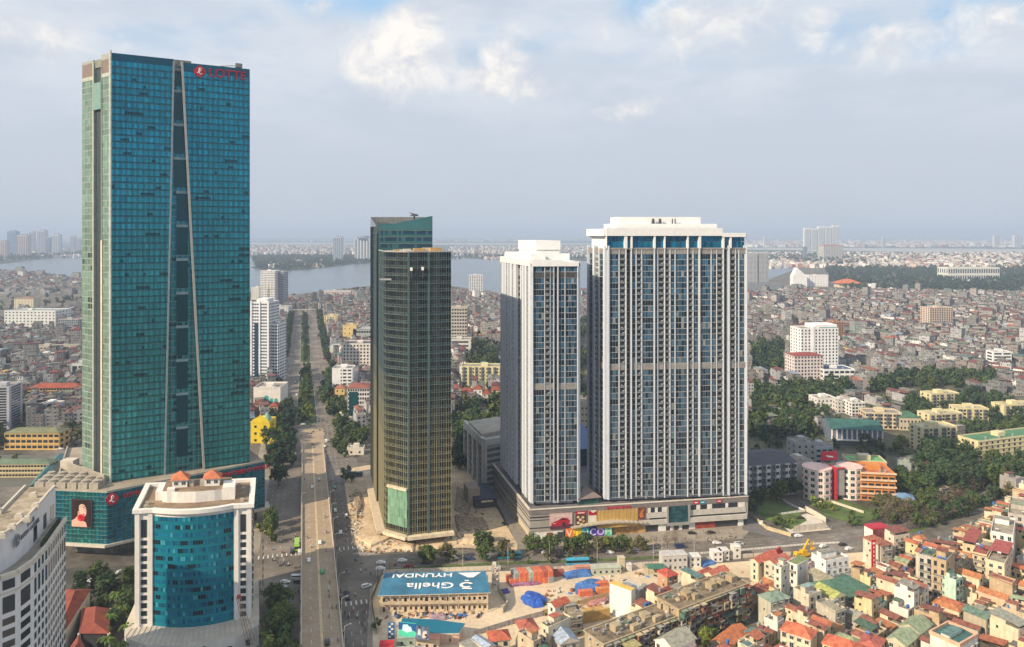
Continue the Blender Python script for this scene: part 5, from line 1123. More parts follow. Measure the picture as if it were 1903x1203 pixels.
# grey concrete office
GO = thing('office_building', 'grey concrete framed office block behind the narrow white tower', 'office building')
ga, gb, gc = G(868, 880), G(899, 912), (4, 484)
gh = Zat(818, gb[1]); ga = (gb[0]-.30*48, gb[1]+.95*48)
mb = MB(); mb.prism([ga, gb, gc, (gc[0]-14, gc[1]+46)], 0, gh, 0, 0); mb.build('wall', M('office_concrete', (.36, .35, .33), .85, streak=.2), GO)
mb = MB()
for k in range(5): wbox(mb, ga, gb, k/4-.03 if k else 0, k/4+.03 if k < 4 else 1, 0, gh-4, 0, 1.2)
wbox(mb, ga, gb, 0, 1, gh-4, gh+1, -1, 1.3); wbox(mb, gb, gc, 0, 1, gh-3.5, gh+.4, -1, 1.2); wbox(mb, gb, gc, 0, .07, 0, gh-3.5, 0, 1); wbox(mb, gb, gc, .62, .7, 0, gh-3.5, 0, 1); wbox(mb, gb, gc, .7, 1, 0, gh-3.5, -.5, .6)
mb.build('frame', M('pale_frame', (.50, .49, .46), .8, streak=.1), GO)
gl = MB()
for f in range(7):
 for b in range(12): panel(gl, gb, gc, .08+.54*b/12, .08+.54*(b+.85)/12, 2+f*3.6, 4+f*3.6, .05, 0, jit((.06, .11, .13), .4))
 for b in range(4):
  for c_ in range(4): panel(gl, ga, gb, b/4+.05+c_*.045, b/4+.085+c_*.045, 2+f*3.6, 5+f*3.6, .05, 0, jit((.05, .06, .07), .4))
gl.build('window_band', m_rg, GO); mb = MB(); mb.prism([lerp(ga, gb, .2), lerp(ga, gb, .9), (gc[0]-4, gc[1]+6), (gc[0]-12, gc[1]+36)], gh, gh+2.4, 0); mb.build('roof', m_conc, GO)
FOOT.append([ga, gb, (8, 480), (-8, 530)]); OCC.append((868, 934, 796, 473)); LAND.append(('the grey concrete office', -15, 480))
NB = thing('annex', 'low navy roofed annex with a lit sign below the grey concrete office', 'building', (*G(905, 944), 0), BANG)
mb = MB(); mb.box(-7, 0, 0, 6, 26, 5.2); mb.build('wall', M('annex_dark', (.04, .04, .045), .6), NB); mb = MB(); mb.box(-7.5, -.5, 5.21, 6.5, 26.5, 5.6); mb.build('roof', M('navy_sheet', (.03, .05, .09), .6), NB); mb = MB(); mb.box(-3.5, -.3, 3.4, 3.5, -.02, 4.4); mb.build('sign_board', M('cream_sign', (.75, .6, .4), .5), NB)
BX = thing('transformer_block', 'plain beige windowless box on the dug up ground right of the bronze tower', 'building', (*G(881, 940), 0), BANG); mb = MB(); mb.box(-3.5, 0, 0, 3.5, 13, 9.5); mb.build('wall', M('beige_render', (.42, .33, .26), .85, streak=.1), BX); mb = MB(); mb.box(-3.7, -.2, 9.51, 3.7, 13.2, 9.9); mb.build('roof', M('beige_roof', (.36, .27, .22), .9), BX)
# ---------------------------------------------------------------- ordinary buildings at given places
def block(name, label, cat, x0, x1, yt, yb, depth, rot=0., wall=(.6, .58, .55), roof=None, hip=0., nb=8, nf=None, fh=3.3, ww=1.3, wh=1.5, style='dark', sides=True, tank=2, parapet=.9, roofc=None, group=None, extra=None, overh=.5, land=None, winc=None):
 Y = (H)*F/(yb-HY); X0, X1 = (x0-CX)*Y/F, (x1-CX)*Y/F; ca = math.cos(rot)
 # width such that the turned front fills the same width of the picture
 w = (X1-X0)/max(.3, ca-(X1/Y)*math.sin(rot)); hgt = Zat(yt, Y)
 o = thing(name, label, cat, (X0, Y, 0), rot, group)
 nf = nf or max(1, int(hgt/fh)); fh = hgt/nf
 wm = M('wall_%02x%02x%02x' % tuple(int(q*255) for q in wall), wall, .85, var=.08, scale=.15, streak=.22)
 rc = roofc or (.26, .24, .21); rm = M('roof_%02x%02x%02x' % tuple(int(q*255) for q in rc), rc, .9, var=.22, scale=.2, fine=.1)
 mb = MB(); mb.box(0, 0, 0, w, depth, hgt, 0, 1); mb.build('wall', [wm, rm], o)
 if hip:
  e = overh; P = [(-e, -e), (w+e, -e), (w+e, depth+e), (-e, depth+e)]; mb = MB(); k = min(w, depth)/2
  if hip < 0:       # plain gable along x
   r0, r1 = (-e, depth/2), (w+e, depth/2); hh = -hip
  elif w >= depth: r0, r1 = (k, depth/2), (w-k, depth/2); hh = hip
  else: r0, r1 = (w/2, k), (w/2, depth-k); hh = hip
  zz_ = hgt+.05; E = [(*p, zz_) for p in P]; R0_, R1_ = (*r0, zz_+hh), (*r1, zz_+hh)
  uvq = lambda L_: [(0, 0), (L_, 0), (L_*.8, 3), (L_*.2, 3)]
  if w >= depth or hip < 0: mb.face([E[0], E[1], R1_, R0_], uv=uvq(w)); mb.face([E[2], E[3], R0_, R1_], uv=uvq(w)); mb.face([E[1], E[2], R1_], 0 if hip > 0 else 1); mb.face([E[3], E[0], R0_], 0 if hip > 0 else 1)
  else: mb.face([E[1], E[2], R1_, R0_], uv=uvq(depth)); mb.face([E[3], E[0], R0_, R1_], uv=uvq(depth)); mb.face([E[0], E[1], R0_]); mb.face([E[2], E[3], R1_])
  mb.face(E[::-1]); mb.build('roof', [rm, wm], o)
 else:
  mb = MB(); t = .3
  for a in ((0, 0, w, t), (0, depth-t, w, depth), (0, t, t, depth-t), (w-t, t, w, depth-t)): mb.box(a[0]-.05*(a[0] == 0), a[1]-.05*(a[1] == 0), hgt, a[2]+.05*(a[2] == w), a[3]+.05*(a[3] == depth), hgt+parapet)
  mb.build('parapet', wm, o)
  mb = MB(); bw = min(w*.35, 7); mb.box(w*.35, depth*.35, hgt, w*.35+bw, depth*.35+min(depth*.4, 6), hgt+2.9); mb.build('stair_house', wm, o)
  for k in range(tank):
   mb = MB(); x, y = w*(.15+.7*rnd.random()), depth*(.15+.15*rnd.random()); mb.cyl(x, y, hgt, hgt+1.7, .7, n=10); mb.build('water_tank', m_steel, o)
 it = []
 if nb:
  st = w/nb; fw = min(ww, st*.78); wmz = winmesh(fw, min(wh, fh*.62), style)
  for f in range(nf):
   for b in range(nb): it.append((wmz, ((b+.5)*st, -.02, f*fh+fh*.26), 0))
   if sides:
    ns = max(1, int(depth/st*.8)); 
    for b in range(ns): it.append((wmz, (w+.02, (b+.5)*depth/ns, f*fh+fh*.26), math.pi/2)); it.append((wmz, (-.02, (b+.5)*depth/ns, f*fh+fh*.26), -math.pi/2))
  spread(o, 'window', it, winmats())
 c, s = math.cos(rot), math.sin(rot); FOOT.append([(X0+x*c-y*s, Y+x*s+y*c) for x, y in ((-2, -3), (w+2, -3), (w+2, depth+2), (-2, depth+2))])
 OCC.append((x0, x1, yt, Y))
 if land: LAND.append((land, (X0+X1)/2, Y))
 if extra: extra(o, w, depth, hgt, fh, nf, wm)
 return o
def balconies(o, w, d, h, fh, nf, wm):
 it = []
 for f in range(1, nf):
  for k in range(max(1, int(w/6))): it.append((balc(3.0, fh-.3, .6), ((k+.5)*w/max(1, int(w/6)), -.8, f*fh+.1), 0))
 spread(o, 'balcony', it, list(BALC.values())[0].materials[:])
def bands(o, w, d, h, fh, nf, wm):
 mb = MB()
 for f in range(nf+1): mb.box(-.3, -.35, f*fh-.12+.001, w+.3, 0, f*fh+.12)
 mb.build('floor_band', wm, o)
cream, yel, wht, pnk, gry = (.60, .54, .40), (.62, .46, .16), (.74, .73, .71), (.60, .46, .40), (.36, .36, .36)
redr, teal, grn = (.24, .06, .035), (.035, .115, .10), (.10, .20, .10)
S_ = 'apartment building'
# left side, front to back
block('school_building', 'long yellow three-storey school with open galleries and an olive roof', 'school', 8, 110, 805, 836, 13, 0, (.66, .44, .16), hip=2.6, nb=10, nf=3, ww=3.4, wh=2.0, roofc=(.17, .18, .10), extra=bands, land='the long yellow school')
block('school_wing', 'very long low cream school wing with a green roof behind the podium', 'school', -60, 92, 863, 888, 10, 0.02, (.60, .50, .30), hip=2.0, nb=26, nf=3, ww=2.0, wh=1.3, roofc=(.13, .18, .12), extra=bands)
o = thing('long_shed', 'narrow teal roofed shed running diagonally beside the podium roof', 'shed', (*G(60, 905, 6), 0), 0)
P = [G(52, 905, 7), G(66, 905, 7), G(125, 842, 7), G(98, 850, 7)]; lx, ly = o.location[0], o.location[1]
mb = MB(); mb.prism([(x-lx, y-ly) for x, y in P], 0, 6.6, 0); mb.build('wall', m_conc, o); mb = MB(); c0, c1 = lerp(P[0], P[1], .5), lerp(P[3], P[2], .5); mb.face([(P[0][0]-lx, P[0][1]-ly, 6.7), (c0[0]-lx, c0[1]-ly, 8.2), (c1[0]-lx, c1[1]-ly, 8.2), (P[3][0]-lx, P[3][1]-ly, 6.7)][::-1]); mb.face([(P[1][0]-lx, P[1][1]-ly, 6.7), (c0[0]-lx, c0[1]-ly, 8.2), (c1[0]-lx, c1[1]-ly, 8.2), (P[2][0]-lx, P[2][1]-ly, 6.7)]); mb.build('roof', M('teal_sheet', (.06, .17, .16), .6, var=.1), o)
block('hospital_building', 'large white slab block with a grid of small dark windows, far left', 'building', 8, 103, 578, 616, 40, -.06, (.66, .68, .66), nb=14, nf=7, ww=2.4, wh=2.0, tank=0, land='the white slab block', roofc=(.30, .33, .33))
block('exhibition_hall', 'long low grey-green roofed hall below the white slab block', 'hall', -40, 78, 617, 628, 30, 0, (.62, .62, .60), hip=2, nb=0, roofc=(.12, .15, .14))
block('office_building', 'cream block with a brown roof just behind the white slab block', 'building', 26, 62, 555, 575, 25, 0, cream, hip=3, nb=6, roofc=(.25, .16, .12))
block('grey_office', 'small grey-blue office with a fine window grid right of the slab block', 'building', 108, 145, 595, 622, 20, .05, (.40, .42, .46), nb=9, ww=3, wh=2, roofc=(.30, .10, .08))
block('apartment_block', 'long faded cream apartment block in the red roofed quarter at left', S_, 43, 142, 645, 668, 14, .12, (.50, .47, .38), nb=16, nf=4, ww=2.2, wh=1.6, roofc=(.20, .20, .19))
block('white_house', 'bright white terrace house with dark openings left of the green tower', 'house', 65, 92, 660, 678, 14, 0, (.8, .8, .8), nb=4, nf=3, ww=2.2)
block('apartment_block', 'ochre apartment block with red hipped corners left of the green tower', S_, 52, 148, 722, 750, 14, .06, (.56, .40, .20), hip=3.5, nb=18, nf=5, ww=2.2, wh=1.7, roofc=(.28, .07, .04), extra=bands, land='the ochre apartment block')
block('white_house', 'plain white four-storey house amid maroon roofs above the yellow school', 'house', 71, 102, 753, 779, 14, 0, (.82, .82, .80), nb=4, nf=4, ww=1.4)
block('glass_house', 'pale house with two tall blue glass panes left of the green tower', 'house', 133, 156, 677, 707, 14, 0, (.5, .52, .5), nb=2, nf=1, ww=7, wh=16)
block('curved_glass_building', 'rounded grey-white office with louvred bands at the left edge', 'office building', -30, 17, 722, 800, 22, .15, (.46, .47, .52), nb=1, nf=16, ww=22, wh=1.7, land='the louvred office')
block('yellow_wall_house', 'small house with a bright orange-yellow end wall at the left edge', 'house', -8, 15, 695, 712, 12, 0, (.66, .40, .08), nb=0)
# along the boulevard
def twin(o, w, d, h, fh, nf, wm):
 mb = MB(); 
 for x in (w*.0, w*.46, w*.93): mb.box(x-.2, -.8, 0, x+w*.07, 0, h+2)
 mb.build('fin', wm, o); gl = MB(); gl.face([(w*.2, -.15, h*.05), (w*.42, -.15, h*.05), (w*.42, -.15, h*.75), (w*.2, -.15, h*.75)], 0, (.03, .07, .14)); gl.build('blue_glass_strip', m_rg, o); mb = MB(); mb.box(w*.2, d*.2, h, w*.8, d*.8, h+4); mb.build('roof_block', wm, o)
block('residential_tower', 'tall white tower with blue window strips immediately right of the teal tower', S_, 466, 500, 563, 714, 25, -.12, (.70, .72, .76), nb=9, nf=26, ww=1.6, wh=1.7, extra=twin, land='the striped tower')
block('residential_tower', 'lower white wing with paired dark windows joined to the striped tower', S_, 500, 516, 604, 713, 22, -.12, (.72, .73, .76), nb=3, nf=19, ww=2.4, wh=1.6)
block('residential_tower', 'far white high rise with a crane standing before the lake', S_, 484, 511, 504, 575, 26, -.15, (.72, .72, .72), nb=10, nf=22, ww=1.8, wh=1.8, extra=bands, roofc=(.3, .3, .3))
block('residential_tower', 'grey latticed side tower glued to the far white high rise', S_, 511.5, 527, 506, 574, 22, -.15, (.36, .38, .42), nb=6, nf=22, ww=2.2, wh=1.8)
block('hotel_block', 'small cream balconied block left of the far white high rise', S_, 467, 482, 535, 570, 20, 0, (.66, .66, .60), nb=4, nf=10)
block('office_block', 'plain pale grey block below the far white high rise', 'building', 500, 536, 571, 592, 26, 0, (.55, .56, .57), nb=6, nf=4)
block('office_block', 'low grey building with broad windows below the far white tower', 'building', 478, 520, 577, 600, 26, 0, (.42, .42, .42), nb=8, nf=5)
def arches(o, w, d, h, fh, nf, wm):
 for cx_, hw, hh in ((.12, .10, 6), (.29, .10, 6), (.48, .14, 9), (.67, .10, 6), (.84, .10, 6)):
  P = [(w*(cx_-hw*.6), 0), (w*(cx_+hw*.6), 0), (w*(cx_+hw*.6), hh*.7)]+[(w*(cx_+hw*.6*math.cos(t)), hh*.7+w*hw*.6*math.sin(t)) for t in [.3*k for k in range(1, 10)]]+[(w*(cx_-hw*.6), hh*.7)]
  mb = MB(); mb.face([(x, -.1, z_+h*.25) for x, z_ in P]); mb.build('arched_window', M('aqua_glass', (.06, .38, .38), .2), o)
 mb = MB(); mb.box(w*.2, -.3, h, w*.8, .6, h+2); mb.build('gable', wm, o)
block('villa', 'white palace-like villa with turquoise arched windows left of the boulevard', 'villa', 471, 521, 723, 762, 26, 0.03, (.74, .70, .64), nb=0, extra=arches, parapet=1.4)
block('townhouse', 'brown gabled townhouse right in front of the turquoise arched villa', 'house', 468, 494, 752, 778, 12, 0, (.38, .22, .17), hip=3.5, nb=3, nf=3, roofc=(.12, .05, .04)); block('townhouse', 'small red roofed townhouse beside the yellow building', 'house', 497, 517, 756, 778, 12, 0, (.5, .38, .3), hip=3, nb=2, nf=3, roofc=redr)
def yb_(o, w, d, h, fh, nf, wm):
 mb = MB(); P = [(0, 0), (w, 0), (w*.85, 3), (w*.6, 4), (w*.5, 6.5), (w*.4, 4), (w*.15, 3)]
 mb.face([(x, -.3, h+z_) for x, z_ in P]); mb.face([(x, .3, h+z_) for x, z_ in P[::-1]])
 for i in range(len(P)): a, b = P[i], P[(i+1) % len(P)]; mb.face([(a[0], .3, h+a[1]), (b[0], .3, h+b[1]), (b[0], -.3, h+b[1]), (a[0], -.3, h+a[1])])
 mb.build('gable', wm, o); mb = MB(); mb.cyl(w*.7, d*.5, h, h+6.5, 4.2, .3, 12); mb.build('dome', M('verdigris', (.20, .36, .28), .7, var=.1), o)
block('yellow_building', 'vivid yellow building with a green domed top right of the teal tower', 'building', 466, 501, 786, 824, 16, 0, (.78, .58, .03), nb=2, nf=3, ww=1.8, wh=1.8, extra=yb_, land='the vivid yellow building')
block('yellow_annex', 'narrow yellow slip of building between the podium and the dark trees', 'building', 497, 503, 826, 851, 8, 0, (.72, .55, .05), nb=0)
block('office_building', 'white six-storey block with square windows and a red roof right of the boulevard', 'office building', 646, 686, 722, 776, 22, .05, (.68, .66, .63), nb=9, nf=7, ww=1.4, wh=2.0, hip=2.5, roofc=(.25, .08, .06), extra=lambda o, w, d, h, fh, nf, wm: (lambda gl: [gl.face([(w*(.06+.06*i), -.25, h*.08+j*h*.1), (w*(.06+.06*(i+1)), -.25, h*.08+j*h*.1), (w*(.06+.06*(i+1)), -.25, h*.08+(j+1)*h*.1), (w*(.06+.06*i), -.25, h*.08+(j+1)*h*.1)], 0, jit((.01, .09, .11), .2)) for i in range(7) for j in range(8)] and gl.build('teal_glass_bay', m_rg, o))(MB()), land='the teal bay block')
block('office_block', 'clean white block with a blank left half and dark roof clutter', 'office building', 617, 655, 686, 730, 18, .04, (.78, .78, .78), nb=0, nf=7, extra=lambda o, w, d, h, fh, nf, wm: spread(o, 'window', [(winmesh(3.4, 1.5, 'dark'), (w*(.62+.24*i), -.02, f*fh+1.1), 0) for f in range(nf) for i in range(2)]+[(winmesh(1.0, 1.4, 'dark'), (w*.45, -.02, f*fh+1.1), 0) for f in range(nf)], winmats()))
block('yellow_villa', 'small ochre villa wedged below the clean white block', 'villa', 622, 641, 722, 748, 12, 0, (.62, .44, .18), nb=2, nf=3, hip=2.5, roofc=(.3, .12, .08))
block('hotel_block', 'broad cream hotel block with eight columns of dark windows left of the bronze tower', 'hotel', 637, 705, 640, 696, 26, .02, (.70, .65, .58), nb=11, nf=9, ww=1.9, wh=2.0, land='the broad cream hotel block', roofc=(.12, .11, .11))
block('office_block', 'ochre building with a grey-green glazed front behind the cream hotel block', 'building', 637, 662, 606, 640, 20, 0, (.66, .50, .22), nb=3, nf=4); block('glazed_block', 'low grey-green glazed block left of the bronze tower top floors', 'building', 656, 700, 612, 640, 30, 0, (.36, .40, .38), nb=9, nf=3, ww=3.6, wh=3, hip=2, roofc=(.34, .34, .33))
block('office_block', 'pale yellow cube with five rows of small windows beyond the cream hotel block', 'building', 602, 627, 588, 607, 20, 0, (.68, .58, .34), nb=5, nf=5, ww=2, wh=1.8)
block('market_hall', 'low white flat hall beside the far stretch of boulevard', 'hall', 608, 638, 646, 657, 22, 0, (.6, .62, .58), nb=0, roofc=(.42, .46, .43))
block('low_block', 'row of low pale buildings with brown windows near the lake', 'building', 598, 652, 541, 556, 22, 0, (.55, .5, .5), nb=14, nf=3, ww=2.5)
block('kiosk', 'white flat-roofed kiosk in the little park left of the bronze tower', 'kiosk', 645, 676, 834, 846, 6, .05, (.70, .66, .58), nb=2, nf=1, tank=0)
block('guard_house', 'tiny white gatehouse at the street corner beyond the park', 'kiosk', 626, 637, 774, 786, 5, .05, (.75, .72, .68), nb=1, nf=1, tank=0, ww=2)
# behind the bronze tower
block('office_tower', 'beige tower with recessed square windows just right of the bronze tower', 'office tower', 834, 868, 573, 655, 24, 0, (.52, .48, .42), nb=7, nf=13, ww=2.6, wh=2.3, extra=bands, land='the beige office tower')
block('podium_block', 'pale base building under the beige tower with dark window bands', 'building', 833, 875, 632, 661, 22, 0, (.62, .6, .56), nb=1, nf=4, ww=24, wh=2.2)
block('apartment_block', 'long cream-yellow housing block between the bronze and narrow white towers', S_, 857, 960, 682, 722, 18, -.05, (.66, .60, .34), nb=16, nf=6, ww=1.6, wh=1.7, extra=balconies, land='the cream-yellow housing block')
for x0_, x1_, yt_, yb2, c in ((838, 856, 722, 742, wht), (857, 879, 728, 748, (.6, .4, .25)), (880, 896, 724, 748, wht), (897, 912, 732, 750, (.55, .5, .42)), (913, 934, 726, 746, cream)):
 block('townhouse', {838: 'white', 857: 'orange-brown', 880: 'tall white', 897: 'grey-cream', 913: 'cream'}[x0_]+' red roofed townhouse in the row below the cream-yellow housing block', 'house', x0_, x1_, yt_, yb2, 12, 0, c, hip=3, nb=2, nf=3, roofc=redr)
block('residential_tower', 'white twelve-storey tower with a round top window close to the lake', S_, 872, 897, 512, 552, 24, .1, (.72, .72, .72), nb=6, nf=14, ww=2.6, wh=2.2, land='the white lakeside tower')
block('apartment_block', 'cream block with rows of small square windows seen between the white towers', S_, 1072, 1100, 752, 822, 16, 0, (.56, .50, .36), nb=4, nf=6, ww=1.2, wh=1.3)
block('white_block', 'small white block seen high between the two white towers', 'building', 1081, 1100, 543, 558, 16, 0, (.72, .72, .7), nb=3, nf=5, ww=2); 
# right side
def stripes(o, w, d, h, fh, nf, wm):
 mb = MB(); mb.box(w*.30, -.5, h*.0, w*.36, 0, h+3); mb.box(w*.72, -.3, 0, w*.74, 0, h); mb.build('fin', wm, o); mb = MB(); mb.box(w*.38, 1, h, w*.98, d-1, h+4.5); mb.build('roof_block', wm, o); mb = MB(); mb.box(w*.5, .5, h+.2, w, 1, h+1.6); mb.build('teal_band', M('teal_paint', (.02, .22, .22), .5), o)
block('residential_tower', 'bright white high-rise hospital tower in the middle of the right side', 'office tower', 1488, 1558, 612, 700, 24, .12, (.82, .82, .82), nb=11, nf=15, ww=1.6, wh=1.9, extra=stripes, land='the bright white high rise')
block('office_block', 'pinkish white stepped building with red trim before the bright white high rise', 'building', 1476, 1530, 662, 712, 22, .1, (.68, .60, .58), nb=9, nf=8, ww=1.8, wh=1.9, hip=2.5, roofc=(.26, .06, .05))
block('office_block', 'low white building with dark window bands and a navy roof right of the pinkish block', 'building', 1531, 1589, 688, 713, 26, .05, (.78, .78, .78), nb=6, nf=3, ww=5, wh=2.4, roofc=(.06, .10, .18))
block('brown_block', 'orange-brown striped block behind the bright white high rise', 'building', 1545, 1568, 600, 640, 18, .1, (.34, .18, .09), nb=5, nf=10, ww=2)
block('ochre_block', 'ochre school block right of the bright white high rise', 'building', 1558, 1587, 652, 668, 18, 0, (.60, .47, .18), nb=6, nf=3)
block('apartment_block', 'salmon fifteen-storey apartment slab far right', S_, 1728, 1771, 573, 616, 24, .1, (.62, .50, .42), nb=10, nf=13, ww=2.2, wh=1.8, extra=bands, land='the salmon apartment slab')
block('white_block', 'white building with red window bands right of the salmon slab', 'building', 1771, 1802, 590, 605, 20, 0, (.75, .72, .7), nb=1, nf=4, ww=32, wh=1.5)
block('navy_block', 'low dark navy box among roofs left of the salmon slab', 'building', 1662, 1698, 587, 600, 20, 0, (.03, .05, .10), nb=0, roofc=(.05, .07, .12))
block('twin_block', 'dark grey twin residential tower behind the right edge of the wide tower', S_, 1388, 1408, 471, 540, 30, 0, (.50, .52, .56), nb=8, nf=30, ww=2.4, wh=1.9); block('twin_block', 'right half of the dark grey twin towers beside the wide tower', S_, 1410.5, 1428, 471, 540, 30, 0, (.46, .48, .52), nb=7, nf=30, ww=2.4, wh=1.9)
block('podium_block', 'dark grey base slab under the grey twin towers', 'building', 1384, 1454, 528, 545, 40, 0, (.20, .22, .25), nb=0, roofc=(.15, .17, .19))
def aframe(o, w, d, h, fh, nf, wm):
 mb = MB(); mb.face([(0, -.2, h), (w, -.2, h), (w*.75, -.2, h+9), (w*.3, -.2, h+26)]); mb.face([(0, d, h), (w, d, h), (w*.75, d, h+9), (w*.3, d, h+26)][::-1]); mb.face([(w, -.2, h), (w, d, h), (w*.75, d, h+9), (w*.75, -.2, h+9)]); mb.face([(w*.75, -.2, h+9), (w*.75, d, h+9), (w*.3, d, h+26), (w*.3, -.2, h+26)]); mb.face([(0, d, h), (0, -.2, h), (w*.3, -.2, h+26), (w*.3, d, h+26)]); mb.build('sloping_top', wm, o)
block('sloped_tower', 'white wedge-shaped lakeside building with a sloping top', 'building', 1474, 1500, 514, 534, 26, 0, (.80, .80, .80), nb=0, extra=aframe); block('lakeside_block', 'white gridded lakeside block right of the wedge-shaped building', 'building', 1502, 1539, 512, 533, 30, 0, (.78, .78, .78), nb=7, nf=5, ww=2.4, wh=2.2)
block('pavilion', 'wide orange pyramid roofed hall before the dark park', 'hall', 1560, 1598, 527, 535, 40, 0, (.6, .5, .4), nb=0, hip=12, roofc=(.50, .14, .06), overh=6); block('white_block', 'slim white block standing against the dark park', 'building', 1619, 1634, 529, 544, 20, 0, (.8, .8, .8), nb=0)
block('assembly_hall', 'huge low white assembly building among the dark park trees', 'hall', 1762, 1858, 499, 523, 60, .05, (.66, .66, .62), nb=22, nf=2, ww=5, wh=14, overh=1, tank=0, parapet=3)
block('hotel_block', 'pale hotel with a red roof ridge far behind the lake shore', 'hotel', 1531, 1567, 457, 484, 70, .1, (.6, .58, .55), nb=12, nf=14, ww=6, wh=4, hip=8, roofc=(.35, .12, .10))
block('chimney_block', 'thin dark tower left of the far pale hotel', 'tower', 1494, 1500, 459, 486, 20, 0, (.16, .2, .26), nb=0)
# right middle: school hall, housing, hotel
def hall(o, w, d, h, fh, nf, wm):
 mb = MB()
 for k in range(11): x = w*k/10; mb.box(x-.45, -.5, h*.35, x+.45, 0, h)
 mb.build('pilaster', m_white, o); mb = MB(); mb.box(0, -2.2, h*.30, w, -.01, h*.36); mb.build('canopy', m_white, o)
block('sports_hall', 'long sports hall with a dark teal roof and white pilasters', 'hall', 1546, 1640, 797, 826, 30, -.16, (.14, .17, .22), hip=-4.5, nb=0, roofc=teal, extra=hall, overh=1.2, land='the sports hall')
block('cream_block', 'cream building with orange ground bays left of the green roofed hall', S_, 1608, 1676, 768, 797, 16, -.12, (.64, .52, .36), nb=8, nf=4, ww=2.4, wh=1.8, extra=balconies)
block('green_hall', 'small green roofed hall right of the cream building with orange bays', 'hall', 1672, 1712, 776, 800, 16, -.1, (.5, .44, .32), hip=4, nb=6, nf=2, roofc=(.06, .15, .09))
for i, (x0_, x1_, yt_, yb2, lab) in enumerate(((1730, 1783, 734, 762, 'cream-yellow housing block at the top left of its group'), (1778, 1838, 760, 792, 'cream-yellow housing block in the centre of its group'), (1727, 1790, 772, 802, 'cream-yellow housing block half hidden behind the front left one'), (1714, 1779, 797, 842, 'cream-yellow housing block nearest the huge dark trees'), (1866, 1930, 755, 782, 'cream-yellow housing block at the right edge, upper row'))):
 block('housing_block', lab, S_, x0_, x1_, yt_, yb2, 14, .18 if i != 1 else -.1, (.66, .58, .34), nb=6, nf=5 if i != 3 else 6, ww=1.8, wh=1.6, extra=balconies, group='cream-yellow housing blocks', tank=3, roofc=(.48, .42, .28), land='the cream-yellow housing group' if i == 1 else None)
block('housing_block', 'long cream-yellow block with a green roof at the right edge', S_, 1818, 1960, 822, 864, 16, .34, (.66, .58, .34), nb=14, nf=5, ww=1.6, wh=1.6, tank=4, roofc=(.08, .20, .11), extra=bands, land='the green roofed cream block')
block('grey_office', 'pale grey office with a dark ribbed roof beside the wide tower', 'office building', 1392, 1481, 866, 926, 30, .22, (.66, .66, .66), hip=-3, nb=11, nf=5, ww=2.6, wh=1.8, roofc=(.07, .075, .09), extra=balconies, land='the ribbed roof office')
block('grey_tower_house', 'grey narrow block with two dark windows left of the red and white hotel', 'building', 1480, 1516, 825, 880, 14, .1, (.34, .34, .33), nb=3, nf=5, ww=1.5); block('grey_tower_house', 'stepped grey glass-fronted block behind the red billboard on the roof', 'building', 1516, 1548, 833, 872, 14, .1, (.40, .42, .45), nb=3, nf=4, ww=3)
block('grey_shed', 'low pale grey shed wall between the ribbed roof and the hotel', 'building', 1481, 1512, 862, 905, 16, .2, (.52, .48, .42), nb=0, nf=3)
block('white_house', 'white flat roofed block in front of the pink quarter', 'house', 1519, 1555, 742, 764, 16, .1, (.72, .7, .68), nb=5, nf=3); block('white_house', 'white block with bays left of the cream building with orange bays', 'house', 1583, 1608, 750, 774, 14, .1, (.72, .7, .68), nb=4, nf=4, ww=2)
block('white_house', 'greyish flat roofed block right of the white flat roofed one', 'house', 1557, 1583, 747, 768, 14, .1, (.55, .53, .5), nb=4, nf=3)
block('tower_house', 'white house with five dark balcony bands, right edge above the trees', 'house', 1846, 1880, 655, 690, 14, 0, (.76, .76, .76), nb=2, nf=6, ww=9, wh=1.8)
# red and white rounded hotel
RH = thing('corner_hotel', 'white and pink hotel with two rounded wings and a tall red stripe', 'hotel', (*G(1512, 934), 0), .12)
Lr = G(1512, 934)[1]/F; hh = Zat(876, G(1512, 934)[1])
mb = MB(); cyls = [(6.5, 8, 8.5), (27, 7.5, 7.5)]; it = []
for cx_, cy_, r in cyls:
 P = [(cx_+r*math.cos(t), cy_+r*math.sin(t)) for t in [2*math.pi*k/12 for k in range(12)]]; mb.prism(P, 0, hh, 0, 1)
 for f in range(5):
  for k in range(12):
   t = 2*math.pi*(k+.5)/12; it.append((winmesh(2.4, 2.1, 'plain'), (cx_+r*math.cos(math.pi/12)*math.cos(t), cy_+r*math.cos(math.pi/12)*math.sin(t), .7+f*hh/5), t+math.pi/2))
mb.box(6, 8, 0, 27, 18, hh-1, 2, 1); mb.build('wall', [M('hotel_white', (.76, .66, .60), .7, streak=.1), MATS['office_roof'], M('grey_panel', (.32, .31, .29), .6)], RH); spread(RH, 'window', it, winmats())
mb = MB(); mb.box(14.6, .4, .5, 15.4, 7.9, hh+1); mb.box(15.4, .4, hh+.56, 20.5, 2, hh+1.1); mb.build('red_frame', M('red_paint', (.45, .02, .04), .6), RH); mb = MB(); mb.box(15.45, 1.2, 3, 20.3, 7.9, hh+.55); mb.build('grey_infill', MATS['grey_panel'], RH)
for f in range(6): mb = MB(); [mb.prism([(cx_+(r+.25)*math.cos(t), cy_+(r+.25)*math.sin(t)) for t in [2*math.pi*k/12 for k in range(12)]], f*hh/5-.25+.26, f*hh/5+.26, 0, bottom=True) for cx_, cy_, r in cyls]; mb.build('floor_band', M('salmon_band', (.72, .50, .44), .7), RH)
